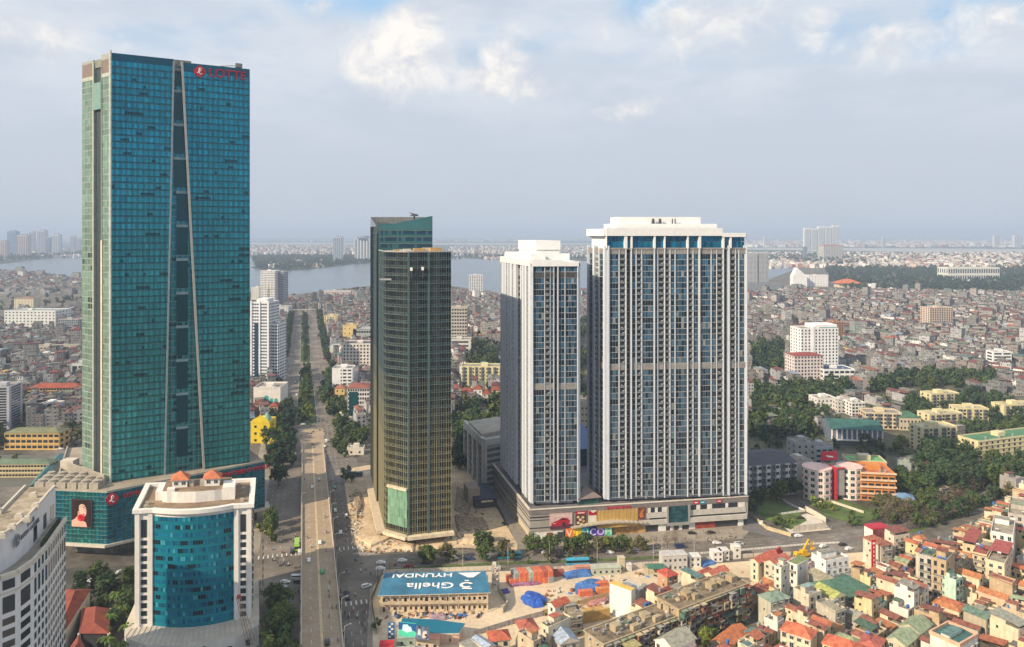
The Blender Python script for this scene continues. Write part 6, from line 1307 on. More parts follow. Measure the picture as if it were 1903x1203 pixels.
o = thing('roof_billboard', 'red rooftop billboard behind the rounded hotel', 'billboard', (RH.location[0]+10, RH.location[1]+13, hh+.5), .2); mb = MB(); mb.box(0, 0, 1.6, 11, .6, 7.2); mb.build('panel', M('red_paint', parts := (.45, .02, .04)), o); mb = MB(); mb.bar((1, .3, -1.4), (1, .3, 1.6), .2); mb.bar((10, .3, -1.4), (10, .3, 1.6), .2); mb.build('leg', m_dark, o); mb = MB(); mb.face([(3, -.06, 5), (7.5, -.06, 4.3), (8.5, -.06, 3.2), (4, -.06, 4)]); mb.build('emblem', m_wht, o)
FOOT.append([(RH.location[0]-4, RH.location[1]-4), (RH.location[0]+38, RH.location[1]), (RH.location[0]+36, RH.location[1]+22), (RH.location[0]-4, RH.location[1]+20)]); OCC.append((1510, 1600, 870, RH.location[1])); LAND.append(('the rounded hotel', RH.location[0]+15, RH.location[1]))
block('school_building', 'orange school with pale balcony bands right of the rounded hotel', 'school', 1600, 1664, 880, 930, 22, -.14, (.62, .24, .06), nb=5, nf=4, ww=4.5, wh=1.3, roofc=(.45, .16, .07), extra=lambda o, w, d, h, fh, nf, wm: [(lambda mb: (mb.box(-.5, -1.1, f*fh-.1+.15, w+.5, -.03, f*fh+.95), mb.build('balcony_band', M('peach_paint', (.75, .50, .32), .7), o)))(MB()) for f in range(1, nf+1)], land='the orange school')
block('green_roof_house', 'cream building with a bright green flat roof behind the orange school', 'building', 1576, 1648, 858, 905, 14, -.14, (.58, .50, .36), nb=7, nf=4, roofc=(.16, .36, .13), tank=1, extra=bands)
o = block('garage', 'low blue roofed garage right of the orange school', 'garage', 1665, 1700, 925, 938, 8, -.3, (.5, .5, .5), nb=0, hip=2, roofc=(.16, .28, .45))
# ---------------------------------------------------------------- station building site
SB_ = thing('site_office', 'long two-storey site office whose blue roof carries big upside-down white lettering', 'site office', (-56.5, 316.5, 0), math.radians(2.2))
mb = MB(); mb.box(1, 2.2, 0, 46.5, 17.5, 7.9); mb.build('wall', M('prefab_cream', (.66, .52, .36), .8, var=.12, scale=.4, streak=.1), SB_)
mb = MB(); Pz = [(0, 0), (47.5, 1), (45.5, 19.5), (0.5, 19)]; mb.prism(Pz, 7.7, 8.3, 1, 0, bottom=True, z1s=[8.0, 8.0, 9.0, 9.0])
mb.build('roof', [M('blue_roof_sheet', (.055, .20, .32), .6, var=.22, scale=.12, fine=.12), m_conc2], SB_)
mb = MB(); mb.box(1, 0.6, 3.7, 46.5, 2.19, 3.9); mb.box(1, .55, 3.9, 46.5, .65, 5.0)
for k in range(12): mb.box(1+k*4.1, .5, 0, 1.25+k*4.1, .75, 7.6)
mb.build('gallery', M('gallery_steel', (.52, .42, .30), .7), SB_)
it = []
for f in range(2):
 for k in range(20): it.append((winmesh(.9 if k % 4 else 1.0, 2.0 if k % 4 == 0 else 1.1, 'dark'), (2.4+k*2.25, 2.18, (.1 if k % 4 == 0 else .9)+f*3.8), 0))
spread(SB_, 'window', it, winmats())
sl_a = math.atan2(1., 19)
def roof_text(body, size, cx, cy, bold=.05, sx=1.):
 o = link(bpy.data.objects.new('lettering', text_mesh(body, size, m_wht, .04, bold, sx)), SB_)
 o.location = (cx, cy, 8.1+(cy)*1.0/19+.06); o.rotation_euler = (-math.atan(1/19), 0, math.pi)
roof_text('Ghella', 6.6, 21.5, 9.4, .06, 1.22); roof_text('HYUNDAI', 4.6, 17.5, 17.6, .08, 1.30)
mb = MB(); zr_ = lambda y: 8.1+y/19+.1
mb.face([(33, 17.6, zr_(17.6)), (43.5, 17.9, zr_(17.9)), (40, 13.4, zr_(13.4)), (37.8, 13.4, zr_(13.4))][::-1])
mb.build('triangle_emblem', m_wht, SB_)
mb = MB()
for k in range(46): mb.bar((1+k, .6, 8.14), (1+k*.965, 18.6, 9.08), .05)
tag(mb.build('roof_rib', MATS['blue_roof_sheet'], SB_), kind='stuff')
mb = MB()
for k in range(1, 12): a0_, a1_ = 2*math.pi*k/14, 2*math.pi*(k+1)/14; mb.face([(37.2+r*1.35*math.cos(t), 7.2+r*math.sin(t)*1.0, zr_(7.2+r*math.sin(t))) for r, t in ((1.3, a0_), (2.3, a0_), (2.3, a1_), (1.3, a1_))])
mb.face([(35.2, 4.0, zr_(4)), (39.4, 3.6, zr_(3.6)), (39.6, 4.6, zr_(4.6)), (35.4, 4.9, zr_(4.9))]); mb.face([(36.3, 10.4, zr_(10.4)), (38.2, 10.4, zr_(10.4)), (38.2, 11.2, zr_(11.2)), (36.3, 11.2, zr_(11.2))]); mb.build('round_emblem', m_wht, SB_)
FOOT.append([(-60, 312), (-4, 312), (-4, 342), (-60, 340)]); OCC.append((715, 928, 1065, 318)); LAND.append(('the blue roofed site office', -30, 325))
o = thing('stair_tower', 'pale scaffold stair tower at the back right corner of the site office', 'tower', (*G(921, 1092), 0), .1)
mb = MB()
for x in (-1.5, 1.5):
 for y in (-1.5, 1.5): mb.bar((x, y, 0), (x, y, 11), .12)
mb.build('frame', m_steel, o)
for k in range(5): mb = MB(); mb.box(-1.6, -1.6, k*2.4, 1.6, 1.6, k*2.4+.15); mb.box(-1.3, -1.2, k*2.4+.16, .2, 1.2, k*2.4+1.6); mb.build('landing', m_conc2, o)
# containers
def container(px, py, z, ang, col, label, L_=6.1):
 x, y = G(px, py); o = thing('shipping_container', label, 'container', (x, y, z), ang, 'shipping containers on the station site')
 k = ('cont', col, L_)
 if k not in BALC:
  m_ = M('container_%02x%02x%02x' % tuple(int(q*255) for q in col), col, .6, var=.2, scale=.6, streak=.15)
  mb = MB(); mb.box(-L_/2, -1.2, 0, L_/2, 1.2, 2.6)
  for i in range(int(L_/.5)): mb.box(-L_/2+.2+i*.5, -1.26, .15, -L_/2+.42+i*.5, -1.2, 2.45); mb.box(-L_/2+.2+i*.5, 1.2, .15, -L_/2+.42+i*.5, 1.26, 2.45)
  m2 = MB(); m2.box(-L_/2-.06, -1.1, .1, -L_/2, 1.1, 2.5); m2.bar((-L_/2-.1, -.5, .1), (-L_/2-.1, -.5, 2.5), .05); m2.bar((-L_/2-.1, .5, .1), (-L_/2-.1, .5, 2.5), .05)
  BALC[k] = (mb.mesh('shell', m_), m2.mesh('door', m_))
 put(BALC[k][0], 'shell', o, (0, 0, 0)); put(BALC[k][1], 'door', o, (0, 0, 0)); return o
con_c = {'coral': (.68, .19, .10), 'grey': (.36, .38, .36), 'orange': (.66, .26, .10), 'pale green': (.42, .50, .40), 'brick red': (.42, .12, .08), 'rust red': (.38, .12, .09)}
top = ['grey', 'coral', 'coral', 'pale green', 'coral', 'coral', 'brick red', 'coral']
bot = ['coral', 'coral', 'orange', 'coral', 'grey', 'coral', 'coral', 'coral', 'grey']
ords = ['first', 'second', 'third', 'fourth', 'fifth', 'sixth', 'seventh', 'eighth', 'ninth', 'tenth', 'eleventh', 'twelfth']
for i, c in enumerate(bot): container(948+i*9.0, 1083-i*.6, 0.07, BANG+math.pi/2+.05, con_c[c], '%s container, %s from the left in the lower row of the coral stack' % (c, ords[i]))
for i, c in enumerate(top): container(957+i*8.9, 1082-i*.6, 2.68, BANG+math.pi/2+.05, con_c[c], '%s container, %s from the left in the upper row of the coral stack' % (c, ords[i]))
for i, (px, py, c) in enumerate(((1026, 1071, 'rust red'), (1036, 1070, 'rust red'), (1088, 1108, 'coral'), (1118, 1092, 'coral'), (1120, 1103, 'orange'))): container(px, py, .07, .15, con_c[c], '%s single container %s' % (c, ['just right of the coral stack', 'second right of the coral stack', 'below the light blue tarpaulin', 'nearest the white box building', 'beside the white box building base'][i]))
m_tarp = M('blue_tarpaulin', (.03, .10, .42), .5, var=.3, scale=.5, bump=.6); m_tarp2 = M('faded_blue_tarpaulin', (.07, .17, .42), .6, var=.35, scale=.5, bump=.6)
def pile(name, label, pts, h, m_, cat='tarpaulin'):
 P = gpoly(pts); cx, cy = sum(p[0] for p in P)/len(P), sum(p[1] for p in P)/len(P)
 if sum((P[i][0]*P[(i+1) % len(P)][1]-P[(i+1) % len(P)][0]*P[i][1]) for i in range(len(P))) < 0: P = P[::-1]
 o = MB(); Q = []
 for i in range(len(P)):
  a, b = P[i], P[(i+1) % len(P)]
  for t in (0, .33, .66): p = lerp(a, b, t); Q.append((p[0]-cx+rnd.uniform(-.4, .4), p[1]-cy+rnd.uniform(-.4, .4)))
 rings = [[(x*s, y*s, hz*h*rnd.uniform(.85, 1.1)) for x, y in Q] for s, hz in ((1, 0), (.93, .6), (.7, .88), (.4, 1.0))]
 n = len(Q)
 for r in range(3):
  for i in range(n): j = (i+1) % n; o.face([rings[r][i], rings[r][j], rings[r+1][j], rings[r+1][i]])
 o.face(rings[3]); ob = o.build(name, m_, loc=(cx, cy, .08)); tag(ob, label, cat); return ob
pile('covered_pile', 'vivid dark blue tarpaulin over a stockpile on the sand', [(968, 1113), (980, 1104), (1000, 1107), (1016, 1118), (1010, 1129), (992, 1131), (975, 1124)], 2.6, m_tarp)
pile('covered_pile', 'long light blue tarpaulin beside the small red containers', [(1045, 1070), (1097, 1063), (1100, 1072), (1052, 1078)], 2.4, m_tarp2)
pile('covered_pile', 'faded blue tarpaulin heap left of the white box building', [(1066, 1092), (1100, 1080), (1120, 1085), (1112, 1100), (1070, 1106)], 2.8, m_tarp2)
pile('covered_pile', 'small indigo tarpaulin patch right of the site office', [(930, 1098), (942, 1094), (948, 1102), (936, 1106)], .8, M('indigo_tarp', (.06, .05, .22), .6)); pile('covered_pile', 'small navy tarpaulin beside the curved teal roof', [(826, 1172), (838, 1167), (842, 1174), (832, 1180)], 1.0, m_tarp)
pile('material_stack', 'purple and red stacked pipes before the coral containers', [(942, 1084), (1000, 1079), (1006, 1087), (950, 1092)], 1.3, M('pipes_purple', (.26, .12, .20), .7, var=.6, scale=1.2), 'stack'); pile('material_stack', 'mauve stacked pallets in front of the site office', [(797, 1148), (826, 1144), (830, 1153), (800, 1158)], 1.6, M('pallet_mauve', (.34, .24, .28), .7, var=.5, scale=1.5), 'stack')
pile('sand_heap', 'rough yellow sand heap behind the blue stockpile', [(1020, 1120), (1075, 1108), (1100, 1120), (1060, 1138), (1015, 1140)], 1.4, m_dirt, 'heap'); pile('material_stack', 'red and blue scattered building materials near the white box building', [(1085, 1112), (1130, 1104), (1132, 1122), (1095, 1130)], 1.2, M('mixed_goods', (.42, .20, .18), .8, var=.7, scale=1.5), 'stack')
pile('covered_pile', 'purple blue tarpaulin below the row of small site cabins', [(1300, 1048), (1325, 1042), (1330, 1050), (1306, 1056)], 1.4, m_tarp2)
for i, pts in enumerate(([(660, 1000), (700, 985), (730, 1000), (690, 1018)], [(850, 905), (880, 920), (870, 960), (845, 950)], [(845, 960), (900, 965), (910, 985), (850, 990)], [(860, 995), (900, 998), (890, 1012), (855, 1012)], [(655, 930), (668, 915), (675, 940), (664, 965)], [(730, 1010), (770, 1014), (768, 1026), (725, 1022)])):
 pile('rubble_heap', ['heap of spoil left of the bronze tower base', 'grey spoil heap right of the bronze tower', 'brown spoil heap right of the bronze tower canopy', 'pale spoil heap by the trees before the bronze tower', 'narrow spoil heap along the left side of the bronze tower', 'spoil heap in front of the bronze tower canopy'][i], pts, 1.6, M('rubble', (.30, .23, .16), .95, var=.6, scale=.8, bump=1.) if i not in (0, 3, 5) else m_dirt, 'rubble')
mb = MB()
for k in range(420):
 px, py = rnd.choice(((rnd.uniform(655, 765), rnd.uniform(1000, 1027)), (rnd.uniform(845, 905), rnd.uniform(905, 1015)), (rnd.uniform(650, 672), rnd.uniform(910, 1000)))); x, y = G(px, py); mb.obox(x, y, .05, rnd.uniform(.4, 2.6), rnd.uniform(.3, 1.), rnd.uniform(.2, .9), rnd.uniform(0, 3), rnd.choice((0, 0, 1, 2)))
tag(mb.build('rubble', [m_conc2, MATS['rubble'], M('timber_scrap', (.34, .20, .10), .9)]), 'loose stones, planks and scrap strewn over the dug up ground', 'rubble', kind='stuff')
mb = MB()
for k in range(260):
 px, py = rnd.choice(((rnd.uniform(715, 900), rnd.uniform(1140, 1152)), (rnd.uniform(1010, 1130), rnd.uniform(1095, 1145)), (rnd.uniform(1090, 1380), rnd.uniform(1062, 1090)), (rnd.uniform(1450, 1560), rnd.uniform(1040, 1075)))); x, y = G(px, py); mb.obox(x, y, .06, rnd.uniform(.4, 2.2), rnd.uniform(.3, 1.), rnd.uniform(.2, 1.1), rnd.uniform(0, 3), rnd.choice((0, 1, 2, 3, 4)))
tag(mb.build('building_materials', [m_conc2, M('rust_goods', (.34, .13, .08), .9), MATS['timber_scrap'], m_tarp2, m_dark]), 'small stacks of planks, drums and steel scattered on the station site', 'building materials', kind='stuff')
# site cabins in a row, hoarding, billboards
def cabin(px, py, w, d, h, col, label, nw=3, ang=.12, nf=1, roofc=None):
 x, y = G(px, py); o = thing('site_cabin', label, 'cabin', (x, y, .07), ang); mb = MB(); mb.box(0, 0, 0, w, d, h); mb.build('wall', M('cabin_%02x%02x%02x' % tuple(int(q*255) for q in col), col, .8, var=.08, streak=.15), o)
 mb = MB(); mb.box(-.2, -.2, h+.001, w+.2, d+.2, h+.18); mb.build('roof', M('cabin_roof_%02x' % int((roofc or col)[0]*255), roofc or col, .8, var=.15), o)
 for f in range(nf):
  for k in range(nw): put(winmesh(.9, 1.0, 'dark'), 'window', o, ((k+.5)*w/nw, -.02, .9+f*h/nf))
 return o
cabin(1232, 1062, 12, 6, 7.0, (.52, .50, .48), 'grey two-storey site cabin with an orange roof corner', 5, .12, 2); cabin(1282, 1056, 5.5, 5, 5, (.70, .68, .64), 'white two-storey site cabin right of the grey one', 2, .12, 2); cabin(1325, 1046, 5, 4.5, 4.8, (.72, .70, .68), 'white site cabin beyond the purple tarpaulin', 2, .12, 2); cabin(1339, 1043, 4.5, 4.5, 4.8, (.66, .64, .60), 'second white site cabin beyond the purple tarpaulin', 2, .12, 2); cabin(1363, 1040, 3.8, 3.8, 6.0, (.70, .68, .62), 'tall narrow white site cabin near the road curve', 1, .12, 2)
cabin(1100, 1070, 14, 5, 3.0, (.44, .46, .38), 'long pale green cabin behind the light blue tarpaulin', 5, .1); cabin(1070, 1066, 8, 2.5, 2.8, (.58, .26, .18), 'reddish cabin wall behind the light blue tarpaulin', 3, .1); cabin(1150, 1062, 3, 3, 6, (.56, .48, .34), 'small cream silo cabin right of the long green cabin', 1)
cabin(1165, 1063, 2.4, 2.4, 3.2, (.66, .62, .60), 'tiny white hut right of the silo cabin', 0)
o = thing('canopy_tent', 'dark green canopy on posts over the sand', 'canopy', (*G(1218, 1063), .07), .15); mb = MB(); mb.face([(-4.5, -3, 2.8), (4.5, -3, 2.4), (3.6, 0, 3.7), (-3.6, 0, 4)]); mb.face([(4.5, 3, 2.4), (-4.5, 3, 2.8), (-3.6, 0, 4), (3.6, 0, 3.7)]); mb.face([(-4.5, 3, 2.8), (-4.5, -3, 2.8), (-3.6, 0, 4)]); mb.face([(4.5, -3, 2.4), (4.5, 3, 2.4), (3.6, 0, 3.7)]); mb.build('roof', M('canopy_green', (.06, .17, .12), .7), o)
for x, y in ((-4.2, -2.8), (4.2, -2.8), (4.2, 2.8), (-4.2, 2.8)): mb = MB(); mb.bar((x, y, 0), (x, y, 2.5), .09); mb.build('post', m_dark, o)
def fence(pts, h, m_, label, name='hoarding', post=3.): 
 P = [G(*p) for p in pts]; o = thing(name, label, 'fence', (*P[0], .06)); mb = MB(); pm = MB()
 for a, b in zip(P[:-1], P[1:]):
  a = (a[0]-P[0][0], a[1]-P[0][1]); b = (b[0]-P[0][0], b[1]-P[0][1]); wbox(mb, a, b, 0, 1, 0, h, -.06, .06); n = max(1, int(math.hypot(b[0]-a[0], b[1]-a[1])/post))
  for k in range(n+1): x, y = lerp(a, b, k/n); pm.obox(x, y, 0, .18, .18, h+.1, 0)
 mb.build('panel', m_, o); pm.build('posts', m_steel, o); return o
fence([(712, 1068), (930, 1060)], 2.2, m_conc2, 'white hoarding along the road behind the blue roofed office'); fence([(1028, 1062), (1130, 1056), (1230, 1052)], 2.2, M('pinkish_board', (.58, .46, .38), .8, var=.3, scale=.5), 'pinkish hoarding along the road behind the tarpaulins'); fence([(1160, 1060), (1205, 1056)], 3.0, m_conc2, 'white panel screen left of the dark green canopy')
fence([(1230, 1052), (1300, 1044), (1400, 1036), (1470, 1033)], 2.0, m_conc2, 'pale hoarding along the road behind the row of cabins'); fence([(935, 1140), (944, 1128), (925, 1098)], 2.4, m_conc, 'angled white wall at the right end of the site office'); fence([(880, 1183), (955, 1160), (1010, 1145)], 2.2, M('striped_board', (.36, .33, .32), .8, var=.3, scale=1.), 'grey striped fence between the sand yard and the red roofed houses')
fence([(1010, 1145), (1075, 1128), (1130, 1112)], 2.6, M('tan_hoarding', (.60, .42, .20), .8), 'tan hoarding behind the old flats'); fence([(700, 1180), (690, 1120), (708, 1072)], 2.2, M('dark_hedge', (.09, .10, .04), .95, var=.4), 'dark hedge along the left edge of the station site', 'hedge')
fence([(1395, 960), (1425, 985), (1470, 998)], 2.0, M('ochre_wall', (.52, .42, .26), .9, var=.2), 'ochre garden wall around the villa lawn', 'garden_wall'); fence([(1475, 990), (1535, 983)], 3.4, m_conc2, 'high white street wall of the villa yard', 'garden_wall'); fence([(1497, 950), (1512, 958), (1535, 972)], 3.0, m_conc2, 'curving white inner wall of the villa yard', 'garden_wall'); fence([(1447, 958), (1497, 951)], 1.2, m_white, 'low white wall across the villa lawn', 'garden_wall')
fence([(1545, 984), (1580, 975)], 2.0, m_conc, 'grey wall between the villa yard and the lawn corner', 'garden_wall'); fence([(1440, 922), (1470, 940), (1497, 951)], 1.0, m_white, 'white balustrade climbing across the villa garden', 'balustrade'); fence([(1545, 935), (1605, 955)], 1.6, m_conc2, 'long pale wall between the rounded hotel and the lawn', 'garden_wall')
fence([(1240, 1037), (1300, 1030), (1400, 1022), (1500, 1013), (1560, 1010)], .9, m_white, 'white posts and rail dividing the cross road', 'road_divider', 2.)
o = thing('sand_pit_wall', 'ochre retaining wall stepping down behind the old flats', 'wall', (*G(1085, 1160), 0), .35); mb = MB(); mb.box(-13, 0, 0, 12, 1, 4.5); mb.box(-13, 1, 0, 12, 8, 2.0); mb.build('wall', M('ochre_earth', (.46, .29, .10), .95, var=.25, scale=.2, fine=.1), o)
# teal curved shed with a twin billboard
TS = thing('curved_shed', 'low curved shed with a deep teal roof in front of the site office', 'shed', (*G(742, 1190, 0), 0), -.12)
mb = MB(); n = 12; Ar = [(x, 1.2*math.sin(math.pi*x/24)) for x in [24*k/n for k in range(n+1)]]
mb.prism([(x, -y) for x, y in Ar]+[(24, 8), (0, 8)], 0, 4, 0); mb.build('wall', M('pink_render', (.62, .42, .34), .8, streak=.15), TS); mb = MB(); mb.prism([(x, -y-.6) for x, y in Ar]+[(25, 7), (12, 8.6), (-1, 8)], 4.1, 4.6, 1, 0, bottom=True); mb.build('roof', [M('teal_metal', (.01, .15, .24), .45, var=.1), m_conc2], TS)
for k in range(5): put(winmesh(.8, 1.2, 'dark'), 'window', TS, (3+k*4.4, -1.25, 1.4))
BB = thing('billboard', 'twin billboard on a tall post showing green and dark pictures', 'billboard', (*G(771, 1222, 0), 0), -.2)
mb = MB(); mb.cyl(0, 0, 0, 8, .35); mb.build('post', m_steel, BB)
bbz = 7.5
mb = MB(); mb.box(-6.5, .0, bbz, .4, .4, bbz+5.2); gp_ = mb.build('green_panel', M('sea_green', (.08, .55, .38), .5), BB); mb = MB(); mb.box(.4, .05, bbz-.4, 5.4, .45, bbz+4.4); mb.build('dark_panel', M('photo_dark', (.12, .16, .26), .5, var=.7, scale=.4), BB)
for pts, c, d in (([(-6.5, 2.5), (-6.5, 5.2), (.4, 5.2), (.4, 2.2), (-1, 2.6), (-1.5, 4), (-2.5, 4.2), (-2.8, 4.8), (-4.8, 4.6), (-5, 2.6)], (.01, .10, .30), .04), ([(-5, 2.2), (-4.8, 4.4), (-2.8, 4.6), (-2.4, 3.9), (-1.4, 3.6), (-1, 2.2), (-3, 1.6)], (.55, .75, .85), .03), ([(1.0, 1.2), (1.4, 3.6), (2.2, 3.2), (2.4, 1.0)], (.55, .62, .6), -.02), ([(2.8, .2), (3.2, 2.6), (4.6, 3.0), (4.8, 1.2), (4, .2)], (.66, .56, .5), -.02), ([(3.8, 1.0), (4.8, 1.0), (4.8, 1.8), (4.0, 1.8)], (.02, .02, .03), -.01)): mb = MB(); mb.face([(x, -d-.02, bbz+z_) for x, z_ in pts]); mb.build('picture_patch', M('bb_%02x%02x%02x' % tuple(int(q*255) for q in c), c, .5, var=.05), gp_)
SBd = thing('sign_board', 'tall narrow blue and white sign board left of the twin billboard', 'sign', (*G(727, 1188, 0), 0), .1); mb = MB(); mb.box(-1.3, 0, 0, 1.3, .3, 6.5); mb.build('panel', M('blue_board', (.04, .14, .32), .5), SBd); mb = MB()
for k in range(6): mb.box(-1.0+(k % 2)*.9, -.03, .6+k, -.1+(k % 2)*.9, -.01, 1.3+k)
mb.build('white_marks', m_wht, SBd)
cabin(738, 1203, 7, 5, 3.2, (.30, .40, .34), 'dark green hut at the foot of the twin billboard', 2, .1); cabin(772, 1206, 9, 6, 4.0, (.58, .46, .34), 'pinkish cabin below the curved teal shed', 3, -.1)
cabin(705, 1222, 5, 5, 3.4, (.50, .04, .05), 'bright red kiosk at the bottom edge by the road', 1, .1, 1, (.55, .03, .04)); cabin(735, 1240, 10, 7, 3.4, (.45, .46, .38), 'pale grey-green roofed hut at the bottom edge', 3, .1, 1, (.38, .40, .32))
# yellow mobile crane
YC = thing('mobile_crane', 'bright yellow mobile crane folded beside the cross road', 'crane', (*G(1490, 1037), 0), .45)
m_y = M('crane_yellow', (.75, .42, .015), .5, var=.08); mb = MB(); mb.box(-4.5, -1.3, .9, 4.5, 1.3, 2.0); mb.build('chassis', m_y, YC); mb = MB(); mb.box(-4.3, -1.2, 2.0, -2.2, 1.2, 3.5); mb.build('cab', m_y, YC); mb = MB(); mb.box(-.5, -1.1, 2.01, 2.8, 1.1, 3.8); mb.build('crane_house', m_y, YC)
mb = MB(); mb.bar((1, 0, 3.6), (4.6, 0, 8.2), .55, r2=.42); mb.bar((4.6, 0, 8.2), (6.6, .2, 3.8), .42, r2=.3); mb.build('boom', m_y, YC); mb = MB(); mb.bar((6.4, .2, 3.9), (8.2, .2, 6.6), .3); mb.box(6, -.8, 3.0, 8.4, .8, 3.8); mb.build('hook_block', m_y, YC)
for x in (-3.4, -1.2, 1.6, 3.5):
 for y in (-1.25, 1.25): mb = MB(); mb.bar((x, y-.2, .55), (x, y+.2, .55), .55, n=12); mb.build('wheel', m_dark, YC)
# ---------------------------------------------------------------- foreground houses placed one by one
PALW = [('cream', (.68, .58, .42)), ('pale yellow', (.68, .56, .32)), ('beige', (.54, .44, .31)), ('white', (.74, .70, .63)), ('grey', (.42, .39, .34)), ('tan', (.48, .36, .23)), ('peach', (.66, .46, .32)), ('mint', (.48, .62, .48))]
PALR = [('red tile', (.42, .115, .055)), ('orange tile', (.50, .18, .065)), ('maroon sheet', (.22, .065, .05)), ('brick red sheet', (.31, .10, .065)), ('dark green sheet', (.05, .14, .09)), ('pale green sheet', (.26, .33, .20)), ('grey sheet', (.30, .30, .26)), ('teal sheet', (.09, .22, .22)), ('light blue sheet', (.35, .45, .58))]
def roofmat(c, w=2.2):
 c = tuple(.80*p+.20*q for p, q in zip(c, (.24, .17, .12)))
 return M('sheet_%02x%02x%02x' % tuple(int(q*255) for q in c), c, .8, var=.30, scale=.7, wave=w, streak=.0, fine=.15)
def wallmat(c): return M('house_%02x%02x%02x' % tuple(int(q*255) for q in c), c, .9, var=.12, scale=.25, streak=.35)
def house(x, y, ang, w, l, nf, wc, rt, rc, label, detail=2, group=None, fh=3.3, name='house', cat='house', seed=None, over=.5, base=0.):
 """w across the street front, l deep; the front is at -y. rt: hip, gable, shed, flat, terrace"""
 r = random.Random(seed if seed is not None else int(x*7+y*13)); h = nf*fh
 o = thing(name, label, cat, (x, y, base), ang, group); wm, rm = wallmat(wc), roofmat(rc)
 mb = MB(); mb.box(-w/2, 0, 0, w/2, l, h, 0, 1, ct=None); mb.build('wall', [wm if detail > 1 else wm, M('screed', (.30, .26, .20), .95, var=.35, scale=.4, fine=.12)], o)
 e = over; mb = MB()
 if rt in ('hip', 'gable') and w > l:
  z = h+.03; rh = l*.30; k = l*.45 if rt == 'hip' else -e; P = [(-w/2-e, -e, z), (w/2+e, -e, z), (w/2+e, l+e, z), (-w/2-e, l+e, z)]; a, b = (-w/2+k, l/2, z+rh), (w/2-k, l/2, z+rh); u = [(0, 0), (w, 0), (w, 3), (0, 3)]; m = 0 if rt == 'hip' else 1
  mb.face([P[0], P[1], b, a], 0, uv=u); mb.face([P[2], P[3], a, b], 0, uv=u); mb.face([P[1], P[2], b], m, uv=[(0, 0), (l, 0), (l/2, 3)]); mb.face([P[3], P[0], a], m, uv=[(0, 0), (l, 0), (l/2, 3)]); mb.face(P[::-1]); mb.build('roof', [rm, wm], o)
 elif rt in ('hip', 'gable'):
  z = h+.03; rh = w*.30; P = [(-w/2-e, -e, z), (w/2+e, -e, z), (w/2+e, l+e, z), (-w/2-e, l+e, z)]
  k = w*.45 if rt == 'hip' else -e; a, b = (0, k, z+rh), (0, l-k, z+rh)
  L_ = l; mb.face([P[1], P[2], b, a], 0, uv=[(0, 0), (L_, 0), (L_, 3), (0, 3)]); mb.face([P[3], P[0], a, b], 0, uv=[(0, 0), (L_, 0), (L_, 3), (0, 3)])
  m = 0 if rt == 'hip' else 1; mb.face([P[0], P[1], a], m, uv=[(0, 0), (w, 0), (w/2, 3)]); mb.face([P[2], P[3], b], m, uv=[(0, 0), (w, 0), (w/2, 3)]); mb.face(P[::-1])
  ro_ = mb.build('roof', [rm, wm], o)
  if rt == 'hip': mb = MB(); mb.bar(a, b, .14); [mb.bar(p, q, .11) for p, q in ((P[0], a), (P[1], a), (P[2], b), (P[3], b))]; mb.build('ridge_tiles', rm, ro_)
 elif rt == 'shed':          # sheet roof on posts above the terrace
  z = h+r.choice((.1, 2.1, 2.3)); s = r.uniform(.4, 1.1); l1 = l*r.choice((1, 1, .75, .6)); y0 = l-l1 if r.random() < .5 else 0
  P = [(-w/2-e*.6, y0-e, z), (w/2+e*.6, y0-e, z), (w/2+e*.6, y0+l1+e, z+s), (-w/2-e*.6, y0+l1+e, z+s)]; q = lambda p: (p[0], p[1], p[2]-.09)
  mb.face(P, uv=[(0, 0), (w*1., 0), (w*1., l), (0, l)]); mb.face([q(p) for p in P[::-1]])
  for i in range(4): mb.face([q(P[i]), q(P[(i+1) % 4]), P[(i+1) % 4], P[i]])
  mb.build('roof', rm, o)
  if z > h+1:
   for px_ in (-w/2+.15, w/2-.15):
    for py_ in (y0+.2, y0+l1-.2): pb = MB(); pb.bar((px_, py_, h), (px_, py_, z+.0+s*(py_-y0)/l1), .06); pb.build('post', m_steel, o)
   if detail > 1 and r.random() < .6: pb = MB(); pb.box(-w/2+.2, y0+l1*.45, h, w/2-.2, y0+l1-.3, z-.05); pb.build('roof_room', wm, o)
 if rt in ('flat', 'terrace', 'shed'):
  t = .2; mb = MB()
  for a in ((-w/2, 0, w/2, t), (-w/2, l-t, w/2, l), (-w/2, t, -w/2+t, l-t), (w/2-t, t, w/2, l-t)): mb.box(a[0]-(.03 if a[0] == -w/2 else 0), a[1]-(.03 if a[1] == 0 else 0), h, a[2]+(.03 if a[2] == w/2 else 0), a[3]+(.03 if a[3] == l else 0), h+.85)
  mb.build('parapet', wm, o)
 if rt in ('flat', 'terrace'):
  mb = MB(); sy = l*r.uniform(.3, .6); mb.box(-w*.42, sy, h, w*.25, sy+min(l*.3, 4), h+2.6); sh_ = mb.build('stair_house', wm, o)
  mb = MB(); mb.box(-w*.42-.3, sy-.4, h+2.6, w*.25+.3, sy+min(l*.3, 4)+.3, h+2.75); mb.build('stair_house_roof', rm, sh_)
